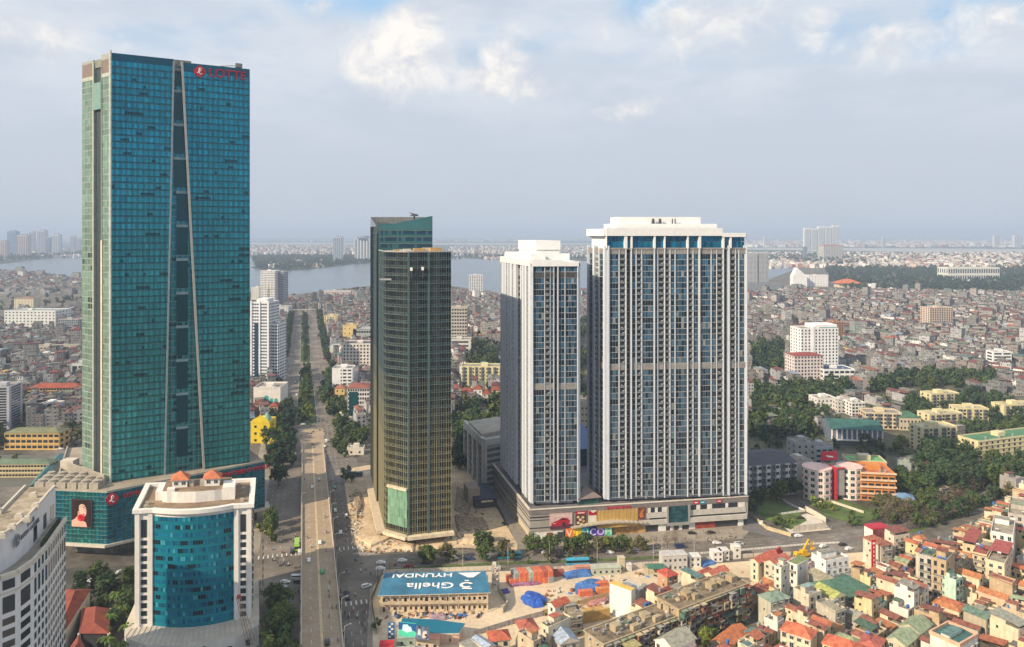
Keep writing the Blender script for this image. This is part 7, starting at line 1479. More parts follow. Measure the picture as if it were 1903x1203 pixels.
 if detail > 0 and rt != 'gable':
  zt_ = h+(.05 if rt in ('flat', 'terrace') else 2.9 if rt == 'shed' else w*.30+.4)
  if rt in ('flat', 'terrace') or r.random() < .25:
   for k in range(r.choice((1, 1, 2))):
    mb = MB(); x_ = r.uniform(-w*.3, w*.3); y_ = r.uniform(l*.1, l*.28) if rt != 'hip' else l/2
    mb.bar((x_-.7, y_, zt_+.75), (x_+.7, y_, zt_+.75), .52, n=10); mb.box(x_-.6, y_-.4, zt_-.2, x_-.5, y_+.4, zt_+.4); mb.box(x_+.5, y_-.4, zt_-.2, x_+.6, y_+.4, zt_+.4); mb.build('water_tank', m_steel if r.random() < .7 else M('blue_plastic', (.05, .16, .42), .5), o)
 if detail:
  it = []; ws = 1.1 if w < 6 else 1.5; nbx = max(1, int(w/2.7)); st = r.choice(('plain', 'dark', 'sill', 'hood'))
  for f in range(nf):
   for b in range(nbx):
    it.append((winmesh(ws, 1.5 if r.random() < .7 else 2.1, st), (-w/2+(b+.5)*w/nbx, -.02, f*fh+.8), 0)); it.append((winmesh(ws, 1.3, 'dark'), (-w/2+(b+.5)*w/nbx, l+.02, f*fh+.9), math.pi))
   for sgn in (-1, 1):
    for b in range(int(l/5)):
     if r.random() < (.40 if detail > 1 else .2): it.append((winmesh(.8, 1.0, 'dark'), (sgn*(w/2+.02), (b+.3+.4*r.random())*5, f*fh+1.1), sgn*math.pi/2))
  spread(o, 'window', it, winmats())
  if detail > 1:
   for f in range(1, nf):
    if r.random() < .6: put(balc(w*.7, 2.2, .0) if False else BAL0(w*.72), 'balcony', o, (0, 0, f*fh))
   for k in range(r.choice((0, 1, 2, 3))): s = r.choice((-1, 1)); mb = MB(); mb.box(-.4, -.3, 0, .4, 0, .6); mb.build('aircon_unit', m_conc2, o, loc=(s*(w/2+.02), r.uniform(1, l-1), r.uniform(2, h-1)), rz=s*math.pi/2)
   if r.random() < .45: mb = MB(); mb.face([(-w/2, -1.3, 2.6), (w/2, -1.3, 2.6), (w/2, 0, 3.0), (-w/2, 0, 3.0)], uv=[(0, 0), (w, 0), (w, 1), (0, 1)]); mb.face([(-w/2, -1.3, 2.58), (-w/2, 0, 2.98), (w/2, 0, 2.98), (w/2, -1.3, 2.58)]); mb.build('awning', roofmat(r.choice(PALR)[1]), o)
 return o
_B0 = {}
def BAL0(w):
 k = round(w, 1)
 if k not in _B0:
  mb = MB(); mb.box(-w/2, -1.0, -.1, w/2, -.02, .08); mb.box(-w/2, -1.0, .08, w/2, -.93, .95, 1); mb.box(-w/2, -.93, .08, -w/2+.07, -.02, .95, 1); mb.box(w/2-.07, -.93, .08, w/2, -.02, .95, 1); _B0[k] = mb.mesh('balcony', [m_conc2, M('rail_dark', (.20, .18, .15), .7)])
 return _B0[k]
AH = math.radians(40)      # the lie of the lanes in the near right quarter: fronts face down-left or up-right
def place(px, py, w, l, nf, wc, rt, rc, label, ang=AH, **k):
 if k.get('seed', 0) > 99: w *= .84; l *= .86; k.setdefault('fh', 3.0)
 x, y = G(px, py); c, s = math.cos(ang), math.sin(ang)
 FOOT.append([(x+a*c-b*s, y+a*s+b*c) for a, b in ((-w/2, 0), (w/2, 0), (w/2, l), (-w/2, l))])
 return house(x, y, ang, w, l, nf, wc, rt, rc, label, **k)
A2_ = AH-math.pi/2        # long axis running down-right
# old flats
def old_flats(px, py, L_, W_, nf, ang, label, ext, tone=(.42, .34, .22)):
 x, y = G(px, py); o = thing('apartment_block', label, 'apartment building', (x, y, 0), ang); h = nf*3.1; wm = wallmat(tone); r = random.Random(px)
 mb = MB(); mb.box(0, 0, 0, L_, W_, h, 0, 1); mb.build('wall', [wm, M('old_flat_roof', (.20, .155, .105), .95, var=.45, scale=.35, fine=.2)], o)
 mb = MB(); mb.box(-.5, -.6, h+.001, L_+.5, -.01, h+.35); mb.box(-.5, W_+.01, h+.001, L_+.5, W_+.6, h+.35); mb.box(-.5, 0, h+.001, -.01, W_, h+.35); mb.box(L_+.01, 0, h+.001, L_+.5, W_, h+.35); mb.build('eaves', wm, o)
 cages = [M('cage_'+n_, c, .8, var=.3, scale=.6, streak=.3) for n_, c in (('cream', (.50, .40, .26)), ('brown', (.20, .14, .09)), ('green', (.10, .20, .15)), ('grey', (.30, .29, .26)), ('white', (.60, .54, .44)), ('rust', (.34, .18, .10)))]
 nb = int(L_/3.3); n = 0
 for f in range(nf):
  for b in range(nb):
   if n >= ext: break
   d = r.uniform(.9, 2.6); w = r.uniform(2.3, 3.1); mb = MB(); xx = (b+.5)*L_/nb
   mb.box(xx-w/2, -d, f*3.1+.12, xx+w/2, -.01, f*3.1+r.uniform(1.1, 2.8), 0); mb.box(xx-w/2-.1, -d-.15, f*3.1+2.85, xx+w/2+.1, -.01, f*3.1+2.95, 1)
   mb.face([(xx-w*.35, -d-.02, f*3.1+.9), (xx+w*.35, -d-.02, f*3.1+.9), (xx+w*.35, -d-.02, f*3.1+2.0), (xx-w*.35, -d-.02, f*3.1+2.0)], 2)
   mb.build('balcony_cage', [r.choice(cages), r.choice([cages[0], cages[3], roofmat((.27, .05, .045)), roofmat((.26, .33, .20))]), MATS['window_glass']], o); n += 1
 it = [(winmesh(1.2, 1.3, 'hood'), ((b+.5)*L_/nb, W_+.02, f*3.1+1), math.pi) for f in range(nf) for b in range(nb)]+[(winmesh(1., 1.2, 'hood'), (-.02, W_*(.3+.4*k), f*3.1+1), -math.pi/2) for f in range(nf) for k in (0, 1)]
 spread(o, 'window', it, winmats(), 60)
 for k in range(int(L_*.85)):
  mb = MB(); cx_, cy_ = r.uniform(1, L_-1), r.uniform(.8, W_-.8); t = r.random()
  if t < .5: mb.bar((cx_-.6, cy_, h+.9), (cx_+.6, cy_, h+.9), .45, n=8); mb.box(cx_-.4, cy_-.3, h, cx_+.4, cy_+.3, h+.5); mb.build('water_tank', m_steel, o)
  elif t < .8: mb.obox(cx_, cy_, h, r.uniform(1, 2.4), r.uniform(.8, 1.6), r.uniform(.3, 1.5), r.uniform(0, 3)); mb.build('roof_store', r.choice(cages), o)
  else: mb.obox(cx_, cy_, h, r.uniform(2, 4), r.uniform(1.5, 2.6), 2.1, 0); mb.build('roof_room', wm, o)
 for sx_ in (0.2, .55, .85): mb = MB(); mb.box(L_*sx_, W_*.3, h, L_*sx_+3.2, W_*.3+3.4, h+2.5); mb.build('stair_house', wm, o)
 c, s = math.cos(ang), math.sin(ang); FOOT.append([(x+a*c-b*s, y+a*s+b*c) for a, b in ((-1, -3), (L_+1, -3), (L_+1, W_+1), (-1, W_+1))]); LAND.append((ext and ('the near old flats' if px < 1200 else 'the far old flats'), x+L_*.4, y+4)); return o
old_flats(1122, 1262, 42, 11, 4, math.radians(33), 'long crumbling flat-roofed apartment block with cluttered roof, nearest the viewer', 70)
old_flats(1262, 1208, 40, 12, 5, math.radians(33), 'second crumbling apartment block with caged balconies, behind the nearest one', 70, (.40, .31, .19))
OCC.append((1085, 1275, 1135, 300)); OCC.append((1230, 1390, 1085, 320))
# plain white box with silver cylinders behind
WB = thing('white_block', 'blank white windowless box with an ochre top beside grey cylinders', 'building', (*G(1133, 1142), 0), 0); Yw = WB.location[1]
hw = Zat(1084, Yw); Pq = [(0, 0), (8.0, -6.8), (16.5, 2.5), (8.5, 9.5)]
mb = MB(); mb.prism(Pq[:2]+[(10.0, -4.8), (2.0, 2.2)], 0, hw, 0, 1); mb.prism([(2.0, 2.2), (10.0, -4.8), (16.5, 2.5), (8.5, 9.5)], 0, hw-3, 2, 2); mb.build('wall', [m_white, M('ochre_cap', (.66, .44, .12), .8), M('grey_cladding', (.50, .49, .46), .7, var=.1)], WB)
for k, (x_, y_) in enumerate(((11.5, -2.8), (13.3, -.6), (15.0, 1.4))): mb = MB(); mb.cyl(x_, y_, 0, hw-1.2, 1.05, n=14); mb.build('cylinder', m_steel, WB)
mb = MB(); mb.cyl(7.5, 1.5, hw-3, hw-1.2, 2.2, n=16); mb.build('roof_tank', m_steel, WB); FOOT.append([(WB.location[0]+a, Yw+b) for a, b in Pq]); OCC.append((1132, 1200, 1070, Yw)); LAND.append(('the blank white box', WB.location[0]+8, Yw+2))
mb = MB(); mb.prism([(p[0]*1.02, p[1]*1.02-.2) for p in Pq[:2]]+[(9.8, -4.9), (1.9, 2.0)], hw+.002, hw+.3, 0); mb.build('parapet', MATS['ochre_cap'], WB)
R_ = dict(PALR); W_ = dict(PALW)
place(1585, 1135, 24, 15, 2, (.40, .42, .36), 'hip', (.045, .17, .12), 'huge dark green pitched roof over an open market shed', ang=.42, name='market_hall', cat='hall', over=1.2, seed=5)
place(1800, 1285, 12.5, 10.0, 5, (.78, .72, .62), 'flat', R_['teal sheet'], 'tall plain white house with a peach parapet and a sunken teal roof', ang=math.radians(33), seed=3); LAND.append(('the tall white teal-topped house', *G(1800, 1250)))
o = bpy.data.objects['house'] if 'house' in bpy.data.objects else None
x, y = G(1800, 1285); a_ = math.radians(33); tw = thing('roof_canopy', 'sunken teal sheet roof with a peach rim on the tall plain white house', 'roof', (x, y, 5*3.3+.9), a_)
mb = MB()
for a in ((-6.5, -.3, 6.5, .35), (-6.5, 9.75, 6.5, 10.3), (-6.5, .35, -5.9, 9.75), (5.9, .35, 6.5, 9.75)): mb.box(a[0], a[1], 0, a[2], a[3], 1.2)
mb.build('rim', M('peach_rim', (.66, .40, .27), .7), tw); mb = MB(); mb.face([(-5.8, .4, .3), (5.8, .4, .3), (5.8, 5, .9), (-5.8, 5, .9)]); mb.face([(-5.8, 5, .9), (5.8, 5, .9), (5.8, 9.7, .3), (-5.8, 9.7, .3)]); mb.build('sheet', roofmat((.03, .17, .17)), tw)
place(1783, 1136, 6.2, 7.5, 4, (.50, .68, .54), 'flat', R_['dark green sheet'], 'small mint green house with a green roof box', ang=math.radians(35), seed=8)
place(1745, 1128, 5.5, 13, 6, W_['tan'], 'terrace', R_['maroon sheet'], 'tall narrow house with a wide blank tan side wall and white balconied front', ang=A2_+.1, seed=21)
place(1720, 1105, 6, 11, 5, (.5, .48, .44), 'shed', R_['dark green sheet'], 'green roofed white house left of the tall tan-walled house', ang=A2_+.1, seed=22)
place(1862, 1058, 9, 26, 5, (.76, .73, .68), 'flat', R_['grey sheet'], 'big blank white slab building with four tiny window pairs', ang=A2_+.25, seed=2, name='building', cat='building', detail=1); LAND.append(('the blank white slab building', *G(1862, 1050)))
place(1895, 1020, 10, 30, 5, (.46, .42, .36), 'flat', R_['pale green sheet'], 'long grey blank-walled building behind the white slab building', ang=A2_+.25, seed=4, name='building', cat='building', detail=1)
place(1556, 1096, 13, 9, 4, (.80, .78, .76), 'flat', R_['grey sheet'], 'bright white block with two rows of small arched windows', ang=.35, seed=9, name='building', cat='building'); LAND.append(('the bright white arched block', *G(1556, 1096)))
place(1676, 1044, 10, 10, 4, (.72, .62, .50), 'shed', R_['maroon sheet'], 'cream house with orange arched upper floor beside the red billboard', ang=.35, seed=10, fh=3.1)
place(1648, 1062, 7, 11, 4, (.64, .56, .46), 'hip', R_['brick red sheet'], 'balconied house behind the vertical red sign', ang=.35, seed=12, fh=3.1)
RB = thing('billboard_building', 'building with a dark maroon billboard wall framed in bright red', 'building', (*G(1622, 1040), 0), .25); mb = MB(); mb.box(0, 0, 0, 9.5, 6, 14.2); mb.build('wall', m_white, RB); mb = MB(); mb.box(.0, -.4, 7.6, 7.2, 0, 14.6); mb.build('billboard_panel', M('maroon_board', (.16, .04, .05), .4, var=.6, scale=.4), RB); mb = MB(); mb.box(7.2, -.6, 4.4, 9.6, .2, 15); mb.box(-.1, -.2, 14.6, 9.6, 6, 15.2); mb.build('red_frame', MATS['red_paint'], RB)
VS = thing('vertical_sign', 'tall narrow bright red sign with white characters down its face', 'sign', (*G(1624, 1068), 0), .3); mb = MB(); mb.box(-1.1, 0, 2, 1.1, .5, 16.2); mb.build('panel', M('sign_bright_red', (.62, .01, .02), .5), VS); mb = MB(); mb.bar((0, .25, 0), (0, .25, 2), .15); mb.build('post', m_dark, VS); mb = MB()
for k in range(5): mb.box(-.3, -.03, 4.2+k*2, .3, -.005, 5.3+k*2)
mb.box(-.7, -.03, 14.2, .7, -.005, 15.2); mb.build('white_marks', m_wht, VS); FOOT.append([G(1615, 1045), G(1665, 1045), G(1665, 1020), G(1615, 1020)]); LAND.append(('the red billboard building', *G(1635, 1030)))
for i, (px, py, w, l, nf, wc, rt, rc, lb, ang) in enumerate((
 (1478, 1240, 13, 9, 4, W_['cream'], 'hip', (.62, .15, .07), 'cream villa terrace with one long bright orange-red roof, left of its twin', .0-math.radians(38)+math.pi*0),
 (1560, 1268, 14, 9, 4, W_['pale yellow'], 'hip', (.58, .13, .06), 'pale yellow villa terrace with a long orange-red roof, right of its twin', -math.radians(38)),
 (1452, 1290, 16, 9, 3, W_['pale yellow'], 'hip', (.60, .18, .05), 'lower villa row with an orange roof at the bottom edge', -math.radians(38)),
 (1450, 1170, 12, 8, 4, (.5, .48, .38), 'hip', (.20, .30, .24), 'house under a broad grey-green sheet roof left of the villa terraces', .45),
 (1402, 1080, 5, 18, 3, W_['cream'], 'gable', (.55, .12, .07), 'long narrow orange-red roofed house running down from the station site', A2_),
 (1432, 1086, 8, 14, 3, (.62, .54, .42), 'gable', (.52, .13, .09), 'broad coral roofed house right of the long narrow orange one', A2_),
 (1295, 1098, 7, 14, 2, W_['cream'], 'hip', (.44, .10, .07), 'red roofed house at the edge of the sand below the green canopy', A2_),
 (1318, 1108, 6, 13, 3, W_['cream'], 'gable', (.56, .15, .09), 'coral roofed house joined behind the far old flats', A2_),
 (1250, 1108, 7, 8, 3, (.5, .3, .2), 'hip', (.50, .07, .05), 'bright red hip-roofed house behind the far old flats', .5),
 (1225, 1132, 6, 10, 2, (.4, .3, .24), 'gable', (.24, .03, .03), 'dark maroon roofed house right of the blank white box', A2_),
 (1428, 1062, 1.2, 14, 2, (.42, .06, .05), 'flat', (.4, .05, .05), 'solid red billboard wall beyond the coral roofs', A2_),
 (1472, 1100, 6, 11, 4, W_['white'], 'shed', (.17, .24, .09), 'green sheet roofed house above the cream blank walls', A2_),
 (1445, 1135, 4, 8, 6, (.70, .64, .52), 'flat', R_['grey sheet'], 'tall thin white blank-walled house beside the green roofs', A2_),
 (1515, 1160, 9, 9, 4, (.6, .54, .42), 'flat', (.28, .40, .40), 'house with a pale blue-green flat roof above the villa terraces', .5),
 (1562, 1178, 7, 11, 3, (.50, .46, .38), 'shed', (.34, .32, .24), 'grey-brown sheet roofed house below the yellow-green roof', .5),
 (1560, 1150, 8, 12, 3, (.60, .54, .36), 'gable', (.40, .44, .12), 'house with a yellow-green sheet roof left of the huge green one', .45),
 (1548, 1120, 8, 12, 3, (.42, .38, .32), 'gable', (.30, .28, .20), 'grey roofed house below the bright white arched block', .45),
 (1612, 1250, 8, 12, 3, W_['cream'], 'hip', (.50, .12, .09), 'red hip roof at the bottom edge left of the tall white house', -math.radians(40)),
 (1690, 1215, 9, 13, 3, (.5, .46, .32), 'gable', (.28, .36, .22), 'pale green broad roofed house left of the tall white house', A2_),
 (1665, 1240, 8, 13, 3, (.55, .5, .36), 'gable', (.33, .42, .26), 'second pale green roofed house below the first one', A2_),
 (1850, 1110, 8, 26, 5, W_['cream'], 'shed', (.40, .07, .07), 'long cream house with a crimson strip roof at the right edge', A2_+.15),
 (1820, 1080, 7, 24, 4, (.64, .54, .36), 'shed', (.34, .07, .05), 'long cream wall with a brick red roof below the blank white slab', A2_+.15),
 (1800, 1062, 6, 26, 4, (.62, .50, .34), 'shed', (.33, .06, .05), 'long yellowish blank side wall under a maroon strip roof', A2_+.15),
 (1840, 1190, 7, 10, 3, (.45, .4, .3), 'gable', (.09, .19, .16), 'dark green gabled house right of the mint house', .6),
 (1902, 1230, 8, 12, 4, W_['cream'], 'shed', (.30, .31, .26), 'grey roofed cream house at the right edge', .5),
 (930, 1235, 9, 8, 3, W_['cream'], 'hip', (.50, .10, .05), 'leftmost red hip-roofed house with a round turret wall', .2),
 (985, 1215, 8, 9, 3, (.62, .5, .36), 'hip', (.44, .11, .08), 'red roofed cream house beside the striped fence', .3),
 (1012, 1225, 5, 14, 4, W_['cream'], 'terrace', (.45, .12, .08), 'cream house with a wide blank wall and roof frame', A2_),
 (1025, 1182, 5, 9, 4, W_['white'], 'gable', (.46, .09, .04), 'slim white tower house with a small steep red roof', A2_),
 (1058, 1240, 9, 10, 3, (.55, .5, .42), 'gable', R_['light blue sheet'], 'house with a bright sky blue and white sheet roof', .35),
 (1068, 1185, 9, 7, 3, (.50, .42, .30), 'flat', R_['grey sheet'], 'roofless concrete shell house behind the sky blue roof', .35),
 (1235, 1278, 10, 14, 5, (.76, .72, .64), 'gable', (.36, .36, .28), 'white house with grey-green double roof before the near old flats', A2_),
 (1335, 1230, 8, 20, 2, W_['tan'], 'gable', (.56, .17, .06), 'long orange roofed low house in the courtyard behind the flats', A2_+.1),
 (1180, 1260, 7, 9, 3, (.5, .42, .25), 'shed', (.40, .36, .16), 'olive sheet roofed lean-to against the near old flats', math.radians(33)),
)): place(px, py, w, l, nf, wc, rt, rc, lb, ang=ang, seed=100+i)
# ---------------------------------------------------------------- the mass of small houses
def near_landmark(x, y):
 best = min(LAND, key=lambda q: (q[1]-x)**2+((q[2]-y)*.8)**2); return best
KEEP = [p for p in FOOT]
KB = [(min(q[0] for q in p)-3, min(q[1] for q in p)-3, max(q[0] for q in p)+3, max(q[1] for q in p)+3) for p in KEEP]
def clear(x, y, r=5.):
 for p, b in zip(KEEP, KB):
  if b[0]-r < x < b[2]+r and b[1]-r < y < b[3]+r:
   for dx, dy in ((0, 0), (r, 0), (-r, 0), (0, r), (0, -r)):
    if inpoly(x+dx, y+dy, p): return False
 return True
def hidden(px, py, Y):
 for x0, x1, yt, Yo in OCC:
  if Yo < Y-5 and x0+1 < px < x1-1 and py > yt: return True
 return False
ZA = [(1000, 1215), (1130, 1212), (1215, 1160), (1250, 1125), (1330, 1118), (1400, 1108), (1480, 1095), (1560, 1098), (1640, 1085), (1660, 1050), (1715, 1032), (1760, 1036), (1800, 1008), (1830, 978), (1903, 935), (2060, 890), (2100, 1340), (900, 1340), (860, 1250), (885, 1228)]
ZF = [[(-500, 519), (60, 520), (150, 531), (300, 549), (480, 557), (540, 560), (600, 556), (700, 547), (830, 547), (930, 557), (1075, 552), (1390, 552), (1480, 540), (1540, 548), (1600, 545), (1780, 550), (1903, 552), (2400, 552), (2400, 760), (1903, 735), (1840, 735), (1700, 700), (1600, 735), (1500, 742), (1390, 755), (1390, 790), (1120, 790), (1120, 860), (1080, 860), (935, 800), (935, 755), (840, 760), (840, 800), (690, 800), (600, 800), (560, 700), (535, 760), (470, 800), (150, 800), (100, 795), (20, 790), (-400, 790)]]
ZR = [[(1395, 800), (1440, 770), (1500, 745), (1600, 735), (1730, 735), (1730, 760), (1650, 790), (1600, 800), (1480, 815)], [(1480, 880), (1700, 850), (1800, 930), (1700, 950), (1640, 940)], [(1750, 800), (1903, 880), (1880, 920), (1780, 900)], [(640, 680), (690, 690), (690, 760), (640, 770)]]
ZL = [(-500, 508), (0, 508), (60, 512), (150, 523), (300, 545), (300, 560), (-500, 560)]
WOODS = [[(1535, 500), (1903, 500), (2200, 500), (2200, 552), (1903, 552), (1780, 550), (1600, 545), (1545, 530)], [(1392, 640), (1465, 640), (1465, 705), (1392, 705)], [(1590, 735), (1660, 703), (1860, 700), (1860, 722), (1700, 725)], [(860, 640), (930, 640), (930, 700), (870, 705)], [(600, 690), (640, 690), (640, 790), (600, 780)], [(1395, 722), (1585, 718), (1585, 750), (1395, 765)], [(838, 760), (932, 750), (932, 860), (838, 880)], [(1070, 600), (1105, 590), (1105, 760), (1070, 760)]]
CAND = []; rh = random.Random(42)
def fill(regions, ang, x0, x1, y0, y1, w0, w1, l0, l1, street, lod_y=0, dens=1., jitter=.1, excl=()):
 c, s = math.cos(ang), math.sin(ang); cx, cy = (x0+x1)/2, (y0+y1)/2; R = math.hypot(x1-x0, y1-y0)/2
 v = -R
 while v < R:
  l = rh.uniform(l0, l1)
  for back in (0, 1):
   u = -R
   while u < R:
    w = rh.uniform(w0, w1)
    x = cx+(u+w/2)*c-(v+l*(back+.5))*s; y = cy+(u+w/2)*s+(v+l*(back+.5))*c
    u += w+(rh.uniform(1.5, 5) if rh.random() < .16 else .05)
    if not (y0 < y < y1 and x0 < x < x1): continue
    px, py = PX(x, y)
    if px < -60-(H*60/y) or px > 1963+H*60/y: continue
    if rh.random() > dens or not any(inpoly(px, py, Z) for Z in regions): continue
    if any(inpoly(px, py, Z) for Z in excl): continue
    if abs(UV(x, y)[0]+2) < 34 and y < 1560: continue
    if not clear(x, y, 4.5): continue
    CAND.append((x, y, ang+(math.pi if back else 0)+rh.uniform(-jitter, jitter)*.3, w-.1, l-rh.uniform(.2, 2.5)))
  v += 2*l+street+(rh.uniform(4, 9) if rh.random() < .25 else 0)
def vary(a): return a
fill([ZA], AH, -40, 330, 235, 520, 3.4, 5.3, 6, 11, 1.7)
na = len(CAND)
fill(ZF, BANG+.1, -900, -60, 480, 2120, 4.6, 8.5, 11, 19, 3.0, dens=.93, excl=WOODS)
fill(ZF, BANG-.25, -60, 520, 600, 2050, 4.6, 8.5, 11, 19, 3.0, dens=.92, excl=WOODS)
fill(ZF, BANG+.35, 520, 1500, 690, 2050, 4.8, 9, 11, 20, 3.0, dens=.9, excl=WOODS)
nb_ = len(CAND)
fill(ZR, .4, 100, 420, 430, 800, 6, 10, 10, 16, 8.0, dens=.35)
nc_ = len(CAND)
fill([ZL], .1, -2600, -450, 1990, 3200, 9, 15, 13, 22, 4.0, dens=.9)
fill(ZF, BANG+.35, 500, 1500, 2050, 2300, 7, 12, 13, 20, 4.0, dens=.8, excl=WOODS)
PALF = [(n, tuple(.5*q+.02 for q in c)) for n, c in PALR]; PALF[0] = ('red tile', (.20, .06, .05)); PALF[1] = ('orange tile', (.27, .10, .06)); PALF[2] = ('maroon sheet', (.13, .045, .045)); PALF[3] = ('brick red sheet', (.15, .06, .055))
def pick(pal, wts): return rh.choices(pal, wts)[0]
HS_ = []
for i, (x, y, a, w, l) in enumerate(CAND):
 nearz = i < na
 nf = rh.choice((1, 2, 2, 2, 3, 3, 4)) if nearz else rh.choice((1, 2, 2, 3)) if nb_ <= i < nc_ else rh.choice((1, 2, 3, 3, 4, 4, 5, 5))
 if y > 900 and rh.random() < .022: nf = rh.choice((5, 6, 7, 8, 9)); w *= 1.6
 wn, wc = pick(PALW, (32, 20, 16, 12, 6, 9, 5, 2) if nearz else (16, 6, 14, 24, 32, 8, 5, 3))
 rt = pick(['hip', 'gable', 'shed', 'flat', 'terrace'], (16, 22, 42, 9, 11) if nearz else (16, 12, 34, 22, 16))
 rn, rc = pick(PALR if nearz else PALF, (22, 15, 18, 16, 5, 9, 12, 3, 1) if nearz else (14, 4, 20, 20, 4, 4, 30, 4, 3))
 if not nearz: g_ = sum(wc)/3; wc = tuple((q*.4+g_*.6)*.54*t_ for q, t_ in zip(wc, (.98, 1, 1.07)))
 px, py = PX(x, y, nf*3.3); size = 1/y
 vis = 0 < px < 1903 and py < 1203 and not hidden(px, py, y)
 HS_.append((y, vis, x, a, w, l, nf, wn, wc, rt, rn, rc, nearz))
HS_.sort(key=lambda t: t[0])
own = [t for t in HS_ if t[1]][:250]; ownset = set(id(t) for t in own)
LOCS = {}
def ordw(n): return ['nearest', 'second nearest', 'third nearest', 'fourth nearest', 'fifth nearest', 'sixth nearest', 'seventh nearest', 'eighth nearest', 'ninth nearest', 'tenth nearest'][n] if n < 10 else None
sizes = ['one', 'two', 'three', 'four', 'five', 'six', 'seven', 'eight', 'nine']
def describe(t):
 y, vis, x, a, w, l, nf, wn, wc, rt, rn, rc, nz = t; L_ = near_landmark(x, y); px, py = PX(x, y); lx, ly = PX(L_[1], L_[2])
 side = ('right of' if px > lx else 'left of') if abs(px-lx) > abs(py-ly)*1.3 else ('in front of' if py > ly else 'behind')
 roof = {'hip': rn.replace(' sheet', '')+' hipped roof', 'gable': rn+' gabled roof', 'shed': rn+' lean-to roof', 'flat': 'flat roof', 'terrace': 'roof terrace'}[rt]
 return '%s %s-storey house, %s' % (wn, sizes[nf-1], roof), side+' '+L_[0]
groups = {}
for t in own: groups.setdefault(describe(t), []).append(t)
HLAB = {}
for (d, loc), ts in groups.items():
 ts.sort(key=lambda t: t[0])
 for k, t in enumerate(ts):
  HLAB[id(t)] = d+', '+loc if len(ts) == 1 else d+', '+(ordw(k) or 'farther')+' '+loc
  if len(HLAB[id(t)].split()) > 16: HLAB[id(t)] = HLAB[id(t)].replace('-storey house', ' storeys').replace(' roof,', ',', 1)
for t in own:
 y, vis, x, a, w, l, nf, wn, wc, rt, rn, rc, nz = t; c, s = math.cos(a), math.sin(a)
 x0, y0 = x+l/2*s, y-l/2*c      # to the middle of the front
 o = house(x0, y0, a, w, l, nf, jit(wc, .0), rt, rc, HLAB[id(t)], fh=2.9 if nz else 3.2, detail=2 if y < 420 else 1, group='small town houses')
# everything farther: one mass of houses
mw = M('far_walls', attr=True, rough=.9, var=.10, scale=.05, win=True); mr = M('far_roofs', attr=True, rough=.9, var=.25, scale=.15)
def far_house(mb, t):
 y, vis, x, a, w, l, nf, wn, wc, rt, rn, rc, nz = t; h = nf*3.3-rh.uniform(0, .8); c, s = math.cos(a), math.sin(a)
 T = lambda p, q: (x+p*c-q*s, y+p*s+q*c); P = [T(-w/2, -l/2), T(w/2, -l/2), T(w/2, l/2), T(-w/2, l/2)]
 wc = jit(wc, .18) if rh.random() > .06 else (.72, .71, .68); rc = jit(rc, .22); fl = rh.choice(((.20, .18, .16), (.14, .13, .12), (.26, .24, .21)))
 mb.prism(P, 0, h, 0, 1, c=wc, ct=jit(fl, .2))
 z = h+.05
 if rt in ('hip', 'gable'):
  r0, r1 = T(0, -l/2+(w*.4 if rt == 'hip' else 0)), T(0, l/2-(w*.4 if rt == 'hip' else 0)); E = [(*T(p, q), z) for p, q in ((-w/2-.4, -l/2-.4), (w/2+.4, -l/2-.4), (w/2+.4, l/2+.4), (-w/2-.4, l/2+.4))]; A_, B_ = (*r0, z+w*.3), (*r1, z+w*.3)
  mb.face([E[1], E[2], B_, A_], 1, rc); mb.face([E[3], E[0], A_, B_], 1, rc); mb.face([E[0], E[1], A_], 1, rc if rt == 'hip' else wc); mb.face([E[2], E[3], B_], 1, rc if rt == 'hip' else wc)
 elif rt == 'shed':
  z = h+rh.choice((.2, 2.2)); k = rh.choice((1, 1, .6)); Q = [(*T(p, q), zz_) for p, q, zz_ in ((-w/2-.3, -l/2-.3, z), (w/2+.3, -l/2-.3, z), (w/2+.3, -l/2+l*k, z+.7), (-w/2-.3, -l/2+l*k, z+.7))]
  mb.face(Q, 1, rc); mb.prism([T(-w/2+.2, -l/2+.3), T(w/2-.2, -l/2+.3), T(w/2-.2, -l/2+l*k-.3), T(-w/2+.2, -l/2+l*k-.3)], h, z-.1, 0, 1, c=wc, top=False)
 elif rt == 'terrace' or rh.random() < .5:
  mb.prism([T(-w*.4, -l*.1), T(w*.3, -l*.1), T(w*.3, l*.2), T(-w*.4, l*.2)], h, h+2.6, 0, 1, c=wc, ct=rc)
  if rh.random() < .5: p = T(w*.2, -l*.3); mb.obox(p[0], p[1], h, 1.3, 1.3, 1.6, a, 1, c=(.5, .5, .5))
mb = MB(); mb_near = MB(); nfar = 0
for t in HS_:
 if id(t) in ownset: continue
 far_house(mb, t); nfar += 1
tag(mb.build('houses', [mw, mr]), 'dense mass of small town houses with red, grey and green roofs reaching to the lake', 'houses', kind='stuff')
